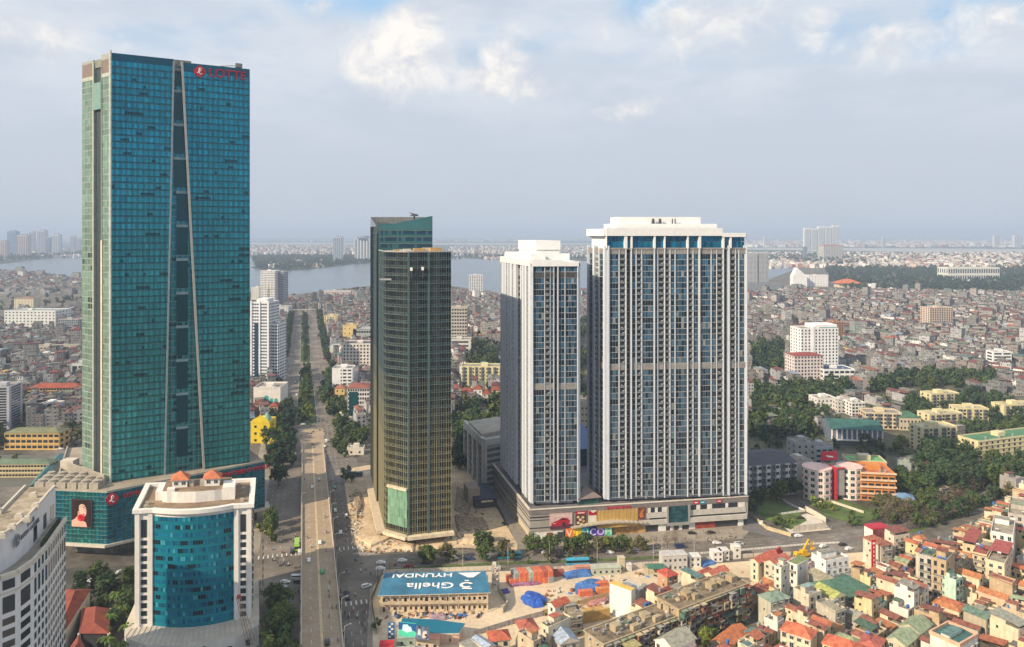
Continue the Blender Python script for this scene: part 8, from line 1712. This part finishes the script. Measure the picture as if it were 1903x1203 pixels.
# far side of the lake and across the river
mb = MB(); rows = 0
def farfield(x0, x1, ya, yb, n, hmin, hmax, smin, smax, bright=.85):
 for _ in range(n):
  py = ya+(yb-ya)*rh.random()**1.3; px = rh.uniform(x0, x1); x, y = G(px, py); c = rh.choice(((.72, .70, .66), (.72, .70, .66), (.50, .46, .42), (.60, .50, .42), (.40, .40, .42), (.34, .15, .11)))
  mb.obox(x, y, -.4, rh.uniform(smin, smax), rh.uniform(smin, smax), rh.uniform(hmin, hmax), rh.uniform(0, 3), 0, 1, c=jit(tuple(q*bright for q in c), .15), ct=jit(rh.choice(((.4, .38, .36), (.34, .12, .09), (.5, .48, .45))), .2), bottom=False)
farfield(466, 700, 457, 474, 900, 9, 24, 10, 26); farfield(500, 600, 486, 498, 240, 8, 18, 9, 16, 1.); farfield(835, 1120, 458, 478, 1000, 8, 20, 10, 24); farfield(900, 940, 479, 483, 60, 8, 14, 10, 20)
farfield(-150, 160, 463, 480, 700, 8, 26, 10, 26); farfield(1385, 2050, 472, 499, 2600, 8, 22, 9, 24, 1.); farfield(1385, 1500, 484, 489, 120, 8, 16, 10, 20)
farfield(1385, 2050, 447, 460, 1500, 14, 34, 24, 70, 1.); farfield(-150, 1400, 443, 450, 900, 15, 40, 30, 90, .8); farfield(1100, 1110, 455, 480, 40, 9, 20, 10, 24)
tag(mb.build('houses', [M('distant_walls', attr=True, rough=.9, var=0), mr]), 'scattered pale buildings beyond the lake and the river', 'houses', kind='stuff')
def far_tower(x0, x1, yt, Yd, col, label, dome=False, group=None):
 X0, X1 = (x0-CX)*Yd/F, (x1-CX)*Yd/F; o = thing('distant_tower', label, 'tower', (X0, Yd, 0), 0, group); h = Zat(yt, Yd); w = X1-X0; mb = MB(); mb.box(0, 0, 0, w, w*.6, h); mb.build('wall', M('tower_%02x%02x%02x' % tuple(int(q*255) for q in col), col, .8, var=.05), o)
 mb = MB(); n = 5
 for k in range(n): mb.box(w*(k+.25)/n, -1, h*.04, w*(k+.7)/n, -.1, h*.95)
 mb.build('window_strip', M('tower_glass', (.12, .16, .22), .3), o)
 mb = MB()
 if dome: mb.cyl(w/2, w*.3, h, h+w*.16, w*.5, w*.34, 16)
 else: mb.box(w*.25, w*.15, h, w*.75, w*.45, h+w*.10)
 mb.build('roof', M('tower_top', (.16, .2, .26), .8), o)
for x0, x1, yt, Yd, c, lb in ((-6, 12, 449, 4800, (.5, .42, .40), 'leftmost hazy tower across the lake'), (13, 30, 430, 5600, (.16, .26, .42), 'hazy blue tower across the lake, second from the left'), (31, 51, 437, 5000, (.52, .42, .42), 'pinkish hazy tower across the lake'), (54, 63, 430, 6200, (.5, .5, .55), 'thin pale hazy tower across the lake'), (69, 84, 428, 5600, (.46, .46, .52), 'tallest pale hazy tower across the lake at left'), (84, 93, 442, 5400, (.24, .30, .42), 'low blue-grey tower between two pale ones across the lake'), (94, 110, 436, 5600, (.52, .54, .60), 'pale tower with a dark top across the lake'), (130, 139, 438, 6400, (.5, .5, .54), 'faint tower left of the teal tower'), (143, 150, 442, 6400, (.5, .5, .54), 'faintest tower just left of the teal tower'),
 (619, 636, 440, 4300, (.42, .46, .54), 'slim striped grey tower across the lake left of the bronze tower')): far_tower(x0, x1, yt, Yd, c, lb)
far_tower(659, 687, 443, 4300, (.60, .58, .58), 'broad pale tower with a dark domed top across the lake', True)
for k, (x0, x1, yt) in enumerate(((1495, 1506, 424), (1508, 1519, 425), (1521, 1532, 421), (1534, 1546, 421), (1548, 1559, 419))): far_tower(x0, x1, yt, 7000, (.80, .78, .76), ['leftmost', 'second', 'middle', 'fourth', 'rightmost'][k]+' of the five pale towers rising above the far horizon', group='five pale towers on the horizon')
for k, (x0, x1, yt) in enumerate(((1848, 1858, 438), (1886, 1900, 438), (1420, 1430, 440), (1640, 1646, 441))): far_tower(x0, x1, yt, 9000, (.62, .62, .64), ['faint tower pair member near the right edge', 'faint wide tower at the right edge', 'faint tower beyond the river right of the wide white tower', 'tiny faint tower beyond the river'][k])
BRG = thing('bridge', 'faint white bridge of three arches across the far river', 'bridge', (*G(1695, 453.5), 0)); Yb = BRG.location[1]; k_ = Yb/F
mb = MB(); mb.box(-20*k_, -12, 0, 100*k_, 12, 22); mb.build('deck', m_conc2, BRG)
for a, b, hh_ in ((0, 24, 15), (24, 56, 19), (56, 78, 12)):
 mb = MB(); pr = None
 for i in range(17): t = i/16; p = ((a+(b-a)*t)*k_, 0, 22+hh_*.62*k_*math.sin(math.pi*t)); (pr and mb.bar(pr, p, 5)); pr = p
 mb.build('arch', m_white, BRG)
# construction crane before the far tower
for px, py, hgt, Y_ in ((499, 600, 74, 1180),):
 X_ = (px-CX)*Y_/F; o = thing('tower_crane', 'thin brown tower crane in front of the far white high rise', 'crane', (X_, Y_, 0)); mb = MB()
 for dx in (-1, 1):
  for dy in (-1, 1): mb.bar((dx, dy, 0), (dx, dy, hgt), .25)
 for k in range(18): mb.bar((-1, -1, k*hgt/18), (1, -1, (k+1)*hgt/18), .2)
 mb.build('mast', M('crane_brown', (.30, .22, .14), .8), o); mb = MB(); mb.bar((-14, 0, hgt), (16, 0, hgt), .5); mb.bar((0, 0, hgt), (0, 0, hgt+6), .4); mb.bar((0, 0, hgt+6), (14, 0, hgt), .15); mb.build('jib', MATS['crane_brown'], o)
# ---------------------------------------------------------------- trees: nearest ones singly, the woods as mass
def tvis(t): px, py = PX(t[0], t[1], 4); return -10 < px < 1913 and py < 1210 and not hidden(px, py, t[1])
TL = [t for t in TL if clear(t[0], t[1], 1.0)]
TL.sort(key=lambda t: t[1]/t[2]); own_t = [t for t in TL if tvis(t)][:285]; st = set(id(t) for t in own_t); byl = {}
for t in own_t: byl.setdefault(t[4], []).append(t)
ORD = ['first', 'second', 'third', 'fourth', 'fifth', 'sixth', 'seventh', 'eighth', 'ninth', 'tenth', 'eleventh', 'twelfth', 'thirteenth', 'fourteenth', 'fifteenth', 'sixteenth', 'seventeenth', 'eighteenth', 'nineteenth', 'twentieth', 'twenty-first', 'twenty-second', 'twenty-third', 'twenty-fourth']
for lab, ts in byl.items():
 ts.sort(key=lambda t: t[0]/t[1])
 for k, t in enumerate(ts):
  if len(ts) == 1: lb = lab
  elif len(ts) <= 20: lb = lab+(', leftmost' if k == 0 else ', rightmost' if k == len(ts)-1 else ', %s from left' % ORD[k])
  else:
   ds = sorted(q[1] for q in ts); nr = math.ceil(len(ts)/18); r_ = min(nr-1, sum(1 for q in ds if q < t[1])*nr//len(ts)); sub_ = [q for q in ts if min(nr-1, sum(1 for p in ds if p < q[1])*nr//len(ts)) == r_]
   lb = lab+', %s, %s from left' % ((['front', 'back'] if nr == 2 else ['front', 'middle', 'back', 'rear'])[min(r_, 3)], ORD[min(19, sub_.index(t))])
  tree(t[0], t[1], t[2], t[3], lb, t[5], t[6])
mb = MB(); rt_ = random.Random(9)
LOW = {}
def low_tree(x, y, s, tone):
 k = (tone, rt_.randrange(5))
 if k not in LOW: m_ = crown(k[1]*17+3, tone, nc=9, nl=9, sz=1.05, z=4.6); LOW[k] = (m_.v, m_.f, m_.c)
 v, f, c = LOW[k]; i0 = len(mb.v); a = rt_.uniform(0, 6.28); ca, sa = math.cos(a)*s, math.sin(a)*s
 mb.v.extend([(x+p[0]*ca-p[1]*sa, y+p[0]*sa+p[1]*ca, p[2]*s) for p in v]); mb.f.extend([tuple(i+i0 for i in q) for q in f]); mb.c.extend(c); mb.m.extend([0]*len(f)); mb.uv.extend([None]*len(f))
def wood(poly, n, smin, smax, tones):
 P = poly; xs = [p[0] for p in P]; ys = [p[1] for p in P]; k = 0; G_ = gpoly(P); X0, X1, Y0, Y1 = min(p[0] for p in G_), max(p[0] for p in G_), min(p[1] for p in G_), max(p[1] for p in G_); tries = 0
 while k < n and tries < n*12:
  tries += 1; x, y = rt_.uniform(X0, X1), rt_.uniform(Y0, Y1)
  if not inpoly(x, y, G_) or not clear(x, y, 3): continue
  px, py = PX(x, y)
  low_tree(x, y, rt_.uniform(smin, smax), rt_.choice(tones)); k += 1
for t in TL:
 if id(t) not in st: low_tree(t[0], t[1], t[2]*1.05, t[3])
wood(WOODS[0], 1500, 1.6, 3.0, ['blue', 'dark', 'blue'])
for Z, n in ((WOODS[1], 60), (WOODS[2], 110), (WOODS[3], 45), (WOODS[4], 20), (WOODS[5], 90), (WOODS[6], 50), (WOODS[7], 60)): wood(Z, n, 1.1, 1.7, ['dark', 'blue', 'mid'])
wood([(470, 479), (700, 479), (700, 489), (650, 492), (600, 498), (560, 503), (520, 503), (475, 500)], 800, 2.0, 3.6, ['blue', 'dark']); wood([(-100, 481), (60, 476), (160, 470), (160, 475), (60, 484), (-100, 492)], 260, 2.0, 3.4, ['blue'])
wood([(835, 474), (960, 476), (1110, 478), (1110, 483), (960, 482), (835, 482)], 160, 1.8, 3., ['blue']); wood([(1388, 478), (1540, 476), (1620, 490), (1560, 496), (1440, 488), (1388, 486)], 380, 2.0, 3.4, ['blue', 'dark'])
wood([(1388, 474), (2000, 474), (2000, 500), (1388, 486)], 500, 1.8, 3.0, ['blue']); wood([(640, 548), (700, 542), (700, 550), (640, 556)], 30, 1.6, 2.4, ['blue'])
# trees sprinkled between the houses
k = 0
while k < 900:
 y = 560+1400*rt_.random()**.8; x = rt_.uniform(-.75, .75)*y; px, py = PX(x, y)
 k += 1
 if not (inpoly(px, py, ZF[0])) or abs(UV(x, y)[0]+2) < 26 or not clear(x, y, 2): continue
 low_tree(x, y, rt_.uniform(.9, 1.7), rt_.choice(['dark', 'blue', 'mid']))
for _ in range(240):
 px, py = rt_.uniform(1390, 1903), rt_.uniform(745, 950); x, y = G(px, py)
 if clear(x, y, 3) and not inpoly(px, py, [(1390, 925), (1640, 925), (1903, 900), (1903, 960), (1390, 1000)]): low_tree(x, y, rt_.uniform(.6, 1.1), rt_.choice(['dark', 'mid']))
for _ in range(60):
 px, py = rt_.uniform(1000, 1900), rt_.uniform(1080, 1250); x, y = G(px, py)
 if inpoly(px, py, ZA) and clear(x, y, 1): low_tree(x, y, rt_.uniform(.35, .6), rt_.choice(['light', 'mid']))
tag(mb.build('trees', m_leaf), 'dark woods, shore trees and small trees scattered among the distant houses', 'trees', kind='stuff')
# ---------------------------------------------------------------- vehicles and people
CARM = {}
m_cg = M('car_glass', (.02, .025, .03), .15, spec=.8, var=0); m_tyre = M('tyre', (.02, .02, .02), .8)
def profile(mb, pts, w, m=0, taper=0.):
 n = len(pts); a = [(x, -w/2+(taper if z > .95 else 0), z) for x, z in pts]; b = [(x, w/2-(taper if z > .95 else 0), z) for x, z in pts]
 for i in range(n): j = (i+1) % n; mb.face([a[i], a[j], b[j], b[i]][::-1], m)
 mb.face(a, m); mb.face(b[::-1], m)
def carmesh(kind, col):
 k = (kind, col)
 if k in CARM: return CARM[k]
 pm = M('paint_%02x%02x%02x' % tuple(int(q*255) for q in col), col, .3, var=.03, spec=.6); b, g = MB(), MB()
 if kind == 'car': profile(b, [(-2.2, .35), (2.2, .35), (2.25, .75), (1.3, .92), (.6, 1.42), (-1.2, 1.44), (-1.9, .98), (-2.2, .9)][::1], 1.75, 0, .18); profile(g, [(-1.75, .98), (1.15, .96), (.58, 1.36), (-1.15, 1.38)], 1.79, 0, .16)
 if kind == 'suv': profile(b, [(-2.3, .4), (2.3, .4), (2.35, .95), (1.3, 1.05), (.7, 1.68), (-1.9, 1.70), (-2.3, 1.1)], 1.85, 0, .14); profile(g, [(-2.1, 1.1), (1.15, 1.1), (.65, 1.60), (-1.8, 1.62)], 1.89, 0, .12)
 if kind == 'van': profile(b, [(-2.6, .4), (2.5, .4), (2.6, 1.1), (1.9, 1.9), (-2.6, 2.0)], 1.9, 0, .05); profile(g, [(-2.3, 1.2), (2.35, 1.2), (1.85, 1.78), (-2.3, 1.8)], 1.94, 0, .04)
 if kind == 'bus': b.box(-5.6, -1.25, .45, 5.6, 1.25, 3.1); b.box(-4.0, -.9, 3.1, -1, .9, 3.4); g.box(-5.64, -1.28, 1.5, 5.64, 1.28, 2.6)
 if kind == 'truck': b.box(-4, -1.2, .9, 1.4, 1.2, 3.0); b.box(1.8, -1.15, .6, 3.6, 1.15, 2.6); g.box(2.4, -1.18, 1.6, 3.64, 1.18, 2.3)
 R = {'bus': .5, 'truck': .5}.get(kind, .34); xs = {'bus': (-3.6, 3.8), 'truck': (-2.8, 2.6)}.get(kind, (-1.35, 1.4)); hw = {'bus': 1.2, 'truck': 1.1}.get(kind, .82); w = MB(); w.bar((0, -.12, 0), (0, .12, 0), R, n=12); ri = MB(); ri.bar((0, -.14, 0), (0, .14, 0), R*.55, n=8); ri = ri.mesh('rim', m_steel)
 CARM[k] = (b.mesh('body', pm), g.mesh('windows', m_cg), w.mesh('wheel', m_tyre), [(x, s*hw, R) for x in xs for s in (-1, 1)], ri); return CARM[k]
COLR = {'white': (.78, .77, .75), 'black': (.02, .02, .022), 'silver': (.45, .46, .47), 'red': (.42, .02, .02), 'green': (.03, .30, .10), 'teal': (.02, .33, .42), 'dark blue': (.02, .04, .12), 'yellow-green': (.30, .55, .04), 'dark red': (.2, .02, .03), 'light blue': (.08, .42, .62)}
def deckz_at(v): return float(np.interp(v, deckv, deckz))
def vehicle(kind, col, x, y, ang, label, z=.02, group=None):
 b, g, w, ws, ri = carmesh(kind, COLR[col]); nm = {'car': 'car', 'suv': 'car', 'van': 'van', 'bus': 'bus', 'truck': 'truck'}[kind]; o = thing(nm, label, nm, (x, y, z), ang, group)
 put(b, 'body', o, (0, 0, 0)); put(g, 'windows', o, (0, 0, 0))
 for p in ws: put(ri, 'rim', put(w, 'wheel', o, p), (0, 0, 0))
 return o
AV = math.atan2(DV[1], DV[0]); grp = 'cars on the roads'
def onroad(kind, col, px, py, ang, label, g=grp, deck=False):
 if deck:
  x, y = G(px, py, 6.5); u, v = UV(x, y)
  for _ in range(3): x, y = G(px, py, deckz_at(v)); u, v = UV(x, y)
  return vehicle(kind, col, x, y, ang, label, deckz_at(v)+.02, g)
 x, y = G(px, py); return vehicle(kind, col, x, y, ang, label, .03, g)
for a in (('car', 'white', 580, 907, 'white car nearest the top of the overpass, left lane'), ('car', 'silver', 593, 893, 'silver car beyond it at the shaded top of the overpass'), ('car', 'white', 594, 1010, 'white car alone in the middle of the overpass'), ('car', 'white', 574, 1043, 'small white car in the shade on the left lane of the overpass'), ('car', 'green', 599, 1064, 'green taxi in the shade on the overpass'), ('car', 'black', 608, 1196, 'dark car at the bottom edge of the overpass')): onroad(a[0], a[1], a[2], a[3], AV, a[4], 'cars on the overpass', True)
AC = math.atan2(crossP[9][1]-crossP[6][1], crossP[9][0]-crossP[6][0])
for a in (('bus', 'yellow-green', 552, 1018, AV, 'lime green bus left of the overpass'), ('van', 'white', 557, 1030, AV, 'white van just behind the lime green bus'), ('suv', 'black', 543, 1027, AV, 'black car left of the lime green bus'),
 ('car', 'white', 530, 1084, AC, 'white car left of the overpass, upper of two'), ('car', 'silver', 524, 1093, AC, 'silver car left of the overpass, lower of two'), ('van', 'white', 552, 1076, AC, 'white van at the left foot of the overpass'), ('suv', 'black', 555, 1084, AC, 'black car beside the white van at the overpass foot'), ('car', 'white', 534, 1139, AV, 'white car down the left road near the big trees'), ('suv', 'white', 532, 1145, AV, 'second white car touching the first by the big trees'),
 ('car', 'white', 623, 950, AV, 'white car on the right road near the top'), ('car', 'white', 633, 991, AV, 'white car on the right road halfway down'), ('car', 'green', 622, 908, AV, 'green taxi on the right road near the bronze tower'), ('car', 'white', 643, 960, AV, 'white car near the kerb by the dug up ground'),
 ('suv', 'white', 681, 1092, .6, 'large white car turning at the junction below'), ('car', 'white', 708, 1048, AC, 'white car at the junction, upper of the pair'), ('car', 'white', 707, 1059, AC, 'white car at the junction, lower of the pair'), ('car', 'white', 748, 1044, AC, 'white car alone past the junction'), ('car', 'dark red', 759, 1055, AC, 'dark red car at the stop line beyond the junction'), ('suv', 'black', 632, 1112, AV, 'dark car among the scooters under the overpass, left'), ('suv', 'black', 646, 1113, AV, 'dark car among the scooters under the overpass, right'),
 ('car', 'black', 790, 1048, AC, 'black car beside the first roadside tree'), ('car', 'dark blue', 872, 1041, AC, 'dark blue car before the site office tower'), ('suv', 'white', 843, 1040, AC, 'white car left of the dark blue car'), ('van', 'white', 902, 1038, AC, 'white van between the two roadside trees'), ('bus', 'teal', 946, 1038, AC, 'teal bus behind the thin trees'), ('bus', 'light blue', 1073, 1050, AC, 'light blue bus passing the site hoarding'), ('suv', 'black', 1040, 1037, AC, 'black car before the letter hoarding, nearer'), ('car', 'black', 1056, 1028, AC, 'black car before the letter hoarding, farther'), ('car', 'white', 1014, 1029, AC, 'white car left of the two black cars'),
 ('car', 'white', 1133, 1029, AC, 'white car on the road before the golden wall'), ('car', 'white', 1184, 1023, AC, 'white car right of the golden wall trees'), ('van', 'dark blue', 1264, 1019, AC, 'dark blue van with a white bonnet at the road divider'), ('car', 'white', 1332, 1011, AC, 'white car in mid road right of the mall entrance'), ('suv', 'silver', 1373, 1013, AC, 'silver car at the road divider'), ('car', 'white', 1345, 1026, AC, 'white car on the near lane before the cabins'), ('car', 'white', 1484, 998, AC+.1, 'white car by the high villa wall'), ('car', 'black', 1286, 993, AC, 'black car parked by the mall entrance'), ('car', 'black', 1321, 992, AC, 'dark car parked right of the mall entrance'), ('car', 'black', 1488, 965, AC, 'black car parked in the villa yard'), ('suv', 'white', 1415, 974, 1.2, 'small white vehicle by the ochre garden wall'),
 ('car', 'white', 1530, 1017, .5, 'white car parked in the open lot, front row'), ('car', 'black', 1566, 1014, .3, 'black car parked in the open lot, right'), ('car', 'white', 1578, 1022, .4, 'white car parked in the open lot, far right'), ('car', 'silver', 1545, 1025, .4, 'silver car parked in the open lot, middle'), ('car', 'white', 1609, 1042, .8, 'white car parked beside the red vertical sign'), ('car', 'white', 1766, 917, .3, 'white car on the curving road among bare trees'), ('car', 'white', 1727, 937, .3, 'white car below the bare trees'), ('car', 'black', 1756, 975, .5, 'black car near the small blue block'),
 ('car', 'white', 172, 1082, .1, 'white car in the car park below the advertising screen'), ('car', 'white', 210, 1078, .1, 'white car at the right of the screen car park'), ('suv', 'white', 150, 1086, .1, 'second white car in the screen car park'), ('car', 'silver', 224, 1065, 1.1, 'silver car on the lane by the glass podium'), ('car', 'silver', 186, 1206, 1.5, 'silver car under the red roofed porch'),
 ('car', 'white', 603, 831, AV, 'white car at the head of the overpass ramp'), ('van', 'white', 606, 822, AV, 'white van at the far junction'), ('suv', 'white', 548, 846, AV, 'white car under the dark trees left'), ('car', 'white', 563, 790, .3, 'white car crossing at the near end of the median'), ('car', 'silver', 570, 786, .3, 'silver car crossing at the near end of the median'), ('car', 'white', 555, 770, AV, 'white car on the left carriageway beside the median'), ('car', 'white', 551, 735, AV, 'white car farther on the left carriageway'), ('car', 'silver', 549, 712, AV, 'silver car on the left carriageway'), ('car', 'white', 556, 700, AV, 'white car far on the left carriageway'), ('car', 'red', 603, 668, .3, 'red car at the far median gap'), ('car', 'white', 598, 720, AV, 'white car on the right carriageway'), ('car', 'black', 645, 884, AC, 'black car parked left of the bronze tower'), ('bus', 'dark blue', 658, 886, AC, 'dark blue vehicle parked left of the bronze tower'),
 ('car', 'black', 938, 975, 1.9, 'black car in the lane beside the mall'), ('car', 'white', 112, 836, .2, 'white car beside the yellow school')): onroad(*a[:5], a[5])
# scooters with riders
mm = MB(); mm.box(-.55, -.12, .35, .35, .12, .75); mm.box(-.75, -.14, .7, .1, .14, .86); mm.bar((.55, 0, .4), (.35, 0, 1.05), .06); mm.box(.28, -.3, 1.0, .36, .3, 1.06)
wmz = MB(); wmz.bar((0, -.06, 0), (0, .06, 0), .28, n=10); wm_ = wmz.mesh('wheel', m_tyre)
SCM = {c: mm.mesh('body', M('scooter_'+c, v, .4, var=0)) for c, v in (('red', (.35, .02, .02)), ('dark', (.03, .03, .035)), ('white', (.6, .6, .6)), ('blue', (.03, .08, .3)))}
def rider_mesh(top):
 mb = MB(); S = 8
 # one continuous seated body: rings from the seat up to the head
 rings = [((-.30, .0, .80), .17, .19), ((-.24, 0, 1.0), .15, .19), ((-.16, 0, 1.22), .16, .22), ((-.12, 0, 1.36), .10, .16), ((-.10, 0, 1.44), .06, .06), ((-.08, 0, 1.50), .10, .09), ((-.07, 0, 1.62), .125, .11), ((-.07, 0, 1.73), .07, .07)]
 pr = None
 for (x, y, z), rx, ry in rings:
  R = [(x+rx*math.cos(2*math.pi*k/S), y+ry*math.sin(2*math.pi*k/S), z) for k in range(S)]
  if pr:
   for k in range(S): j = (k+1) % S; mb.face([pr[k], pr[j], R[j], R[k]], 1 if z > 1.40 else 0)
  pr = R
 mb.face(pr, 1)
 for s in (-1, 1):
  mb.bar((-.28, s*.10, .84), (.16, s*.15, .80), .09, r2=.075, n=6, m=2); mb.bar((.16, s*.15, .80), (.14, s*.14, .36), .07, r2=.05, n=6, m=2); mb.bar((.10, s*.14, .36), (.26, s*.14, .34), .05, r2=.04, n=6, m=1)
  mb.bar((-.13, s*.20, 1.30), (.04, s*.26, 1.10), .055, r2=.045, n=6, m=0); mb.bar((.04, s*.26, 1.10), (.30, s*.24, 1.08), .042, r2=.03, n=6, m=1)
 me = mb.mesh('body', [M('shirt_%02x%02x%02x' % tuple(int(q*255) for q in top), top, .9, var=0), M('skin', (.42, .26, .18), .7, var=0), M('trousers', (.05, .05, .07), .9, var=0)]); h = MB()
 for i, (z0_, z1_, r0, r1) in enumerate(((1.58, 1.68, .145, .135), (1.68, 1.76, .135, .08), (1.76, 1.79, .08, .02))): h.cyl(-.07, 0, z0_, z1_, r0, r1, 8)
 return me, h
RID = {}
for n_, c in (('red', (.4, .04, .04)), ('blue', (.06, .12, .35)), ('white', (.65, .63, .6)), ('dark', (.05, .05, .06)), ('green', (.06, .3, .12))): me, h = rider_mesh(c); RID[n_] = (me, h.mesh('helmet', M('helmet_'+n_, tuple(min(1, q*1.2+.05) for q in c), .4, var=0)))
SPOT = {'waiting under the overpass': [(636+rnd.uniform(-9, 14), rnd.uniform(1100, 1109)) for _ in range(14)], 'crossing the wide junction': [(rnd.uniform(642, 770), rnd.uniform(1040, 1078)) for _ in range(22)], 'left of the overpass': [(rnd.uniform(500, 556), rnd.uniform(900, 1110)) for _ in range(12)], 'queueing beside the overpass foot': [(rnd.uniform(626, 680), rnd.uniform(1100, 1195)) for _ in range(20)], 'near the lime green bus': [(rnd.uniform(505, 558), rnd.uniform(1000, 1060)) for _ in range(14)], 'at the far junction': [(rnd.uniform(556, 622), rnd.uniform(778, 835)) for _ in range(24)], 'left of the far median': [(0, rnd.uniform(650, 770)) for _ in range(22)], 'right of the far median': [(1, rnd.uniform(650, 770)) for _ in range(22)], 'on the road before the mall': [(rnd.uniform(800, 1400), 0) for _ in range(12)], 'right of the overpass': [(rnd.uniform(622, 650), rnd.uniform(900, 1050)) for _ in range(6)]}
cn = list(SCM); rn_ = list(RID)
def scooter(x, y, z, ang, where, k=0):
 c = rnd.choice(cn); r_ = rnd.choice(rn_); o = thing('motorbike', '%s motorbike with a %s-shirted rider %s, %s from left' % (c, r_, where, ORD[k]), 'motorbike', (x, y, z), ang, 'motorbikes '+where); put(SCM[c], 'body', o, (0, 0, 0)); put(wm_, 'wheel', o, (.6, 0, .28)); put(wm_, 'wheel', o, (-.6, 0, .28))
 p = thing('person', 'rider in %s on a %s motorbike %s, %s from left' % (r_, c, where, ORD[k]), 'person', (x, y, z), ang, 'riders '+where); put(RID[r_][0], 'body', p, (0, 0, 0)); put(RID[r_][1], 'helmet', p, (0, 0, 0))
for where, sp in SPOT.items():
 for k, (px, py) in enumerate(sorted(sp)):
  if 'median' in where: px = PX(*B(-4+(11+rnd.uniform(0, 9))*(1 if px else -1), G(0, py)[1]/.96))[0]
  if where.endswith('mall'): py = 1046-(px-700)*.04+rnd.uniform(-8, 6); a_ = AC
  else: a_ = AV+(rnd.choice((0, math.pi))+rnd.uniform(-.2, .2) if 'junction' not in where else rnd.uniform(0, 6.28))
  x, y = G(px, py); scooter(x, y, .03, a_, where, k)
for k, (px, py) in enumerate(sorted(((566, 892), (612, 930), (604, 962), (607, 991), (578, 1018), (606, 1026), (613, 1085), (611, 1099), (612, 1110), (617, 1131), (625, 1131), (612, 1148), (628, 1192), (571, 1001)))):
 x, y = G(px, py, 6.0); u, v = UV(x, y); z = deckz_at(v); x, y = G(px, py, z); u, v = UV(x, y); scooter(x, y, deckz_at(v)+.02, AV, 'on the overpass', k)
# street lamps
lp = MB(); lp.cyl(0, 0, 0, 9, .11, .07, 8); arm = MB(); arm.bar((0, 0, 9), (1.9, 0, 9.6), .06); hd = MB(); hd.box(1.6, -.16, 9.5, 2.5, .16, 9.68)
LPM = (lp.mesh('pole', m_conc2), arm.mesh('arm', m_conc2), hd.mesh('lamp_head', m_steel))
def lamp(x, y, z, a, label, group):
 o = thing('street_lamp', label, 'street lamp', (x, y, z), a, group)
 put(LPM[0], 'pole', o, (0, 0, 0)); put(LPM[2], 'lamp_head', put(LPM[1], 'arm', o, (0, 0, 0)), (0, 0, 0))
for k, v in enumerate(range(285, 590, 22)):
 for s, nm in ((-1, 'left'), (1, 'right')):
  x, y = B(s*(HW+.35), v); z = deckz_at(v)-.3; lamp(x, y, max(0, z), BANG if s < 0 else BANG, 'pale street lamp on the %s side of the overpass, %s from the near end' % (nm, ORD[k]), 'lamps along the overpass')
for k, px in enumerate((860, 944, 1021, 1110, 1214, 1230, 1290)): x, y = G(px, 1052-(px-860)*.035); lamp(x, y, .1, math.pi/2, 'pale street lamp on the cross road verge, %s from the left' % ORD[k], 'lamps along the cross road')
for k, (px, py) in enumerate(((700, 1080), (706, 1082), (660, 900), (655, 985))): x, y = G(px, py); lamp(x, y, .1, BANG, 'pale street lamp %s' % ['at the corner of the station site, left of two', 'at the corner of the station site, right of two', 'left of the bronze tower by the kerb', 'at the dug up corner below the bronze tower'][k], 'lamps round the junction')
# ---------------------------------------------------------------- the air
mb = MB(); mb.box(-36000, -3000, -2, 36000, 36000, 300)
hz = mb.build('haze', None) if False else None
me = mb.mesh('haze', []); m = bpy.data.materials.new('haze_air'); m.use_nodes = True; nt = m.node_tree
for n in list(nt.nodes): nt.nodes.remove(n)
out = nt.nodes.new('ShaderNodeOutputMaterial'); pv = nt.nodes.new('ShaderNodeVolumePrincipled')
pv.inputs['Color'].default_value = (.62, .76, .98, 1); pv.inputs['Density'].default_value = 1.15e-4; pv.inputs['Anisotropy'].default_value = 0.0
nt.links.new(pv.outputs[0], out.inputs['Volume']); me.materials.append(m)
hz = link(bpy.data.objects.new('haze', me)); tag(hz, kind='stuff'); hz['label'] = 'pale blue haze filling the air over the whole city'
dup_ = [k for k, v in LABELS.items() if v > 1]
print('na', na, [k for k in LABELS if len(k.split()) > 16][:40]); print('houses', len(own), 'far', nfar, 'trees', len(own_t), 'objects', len(bpy.data.objects), 'dup labels', len(dup_))
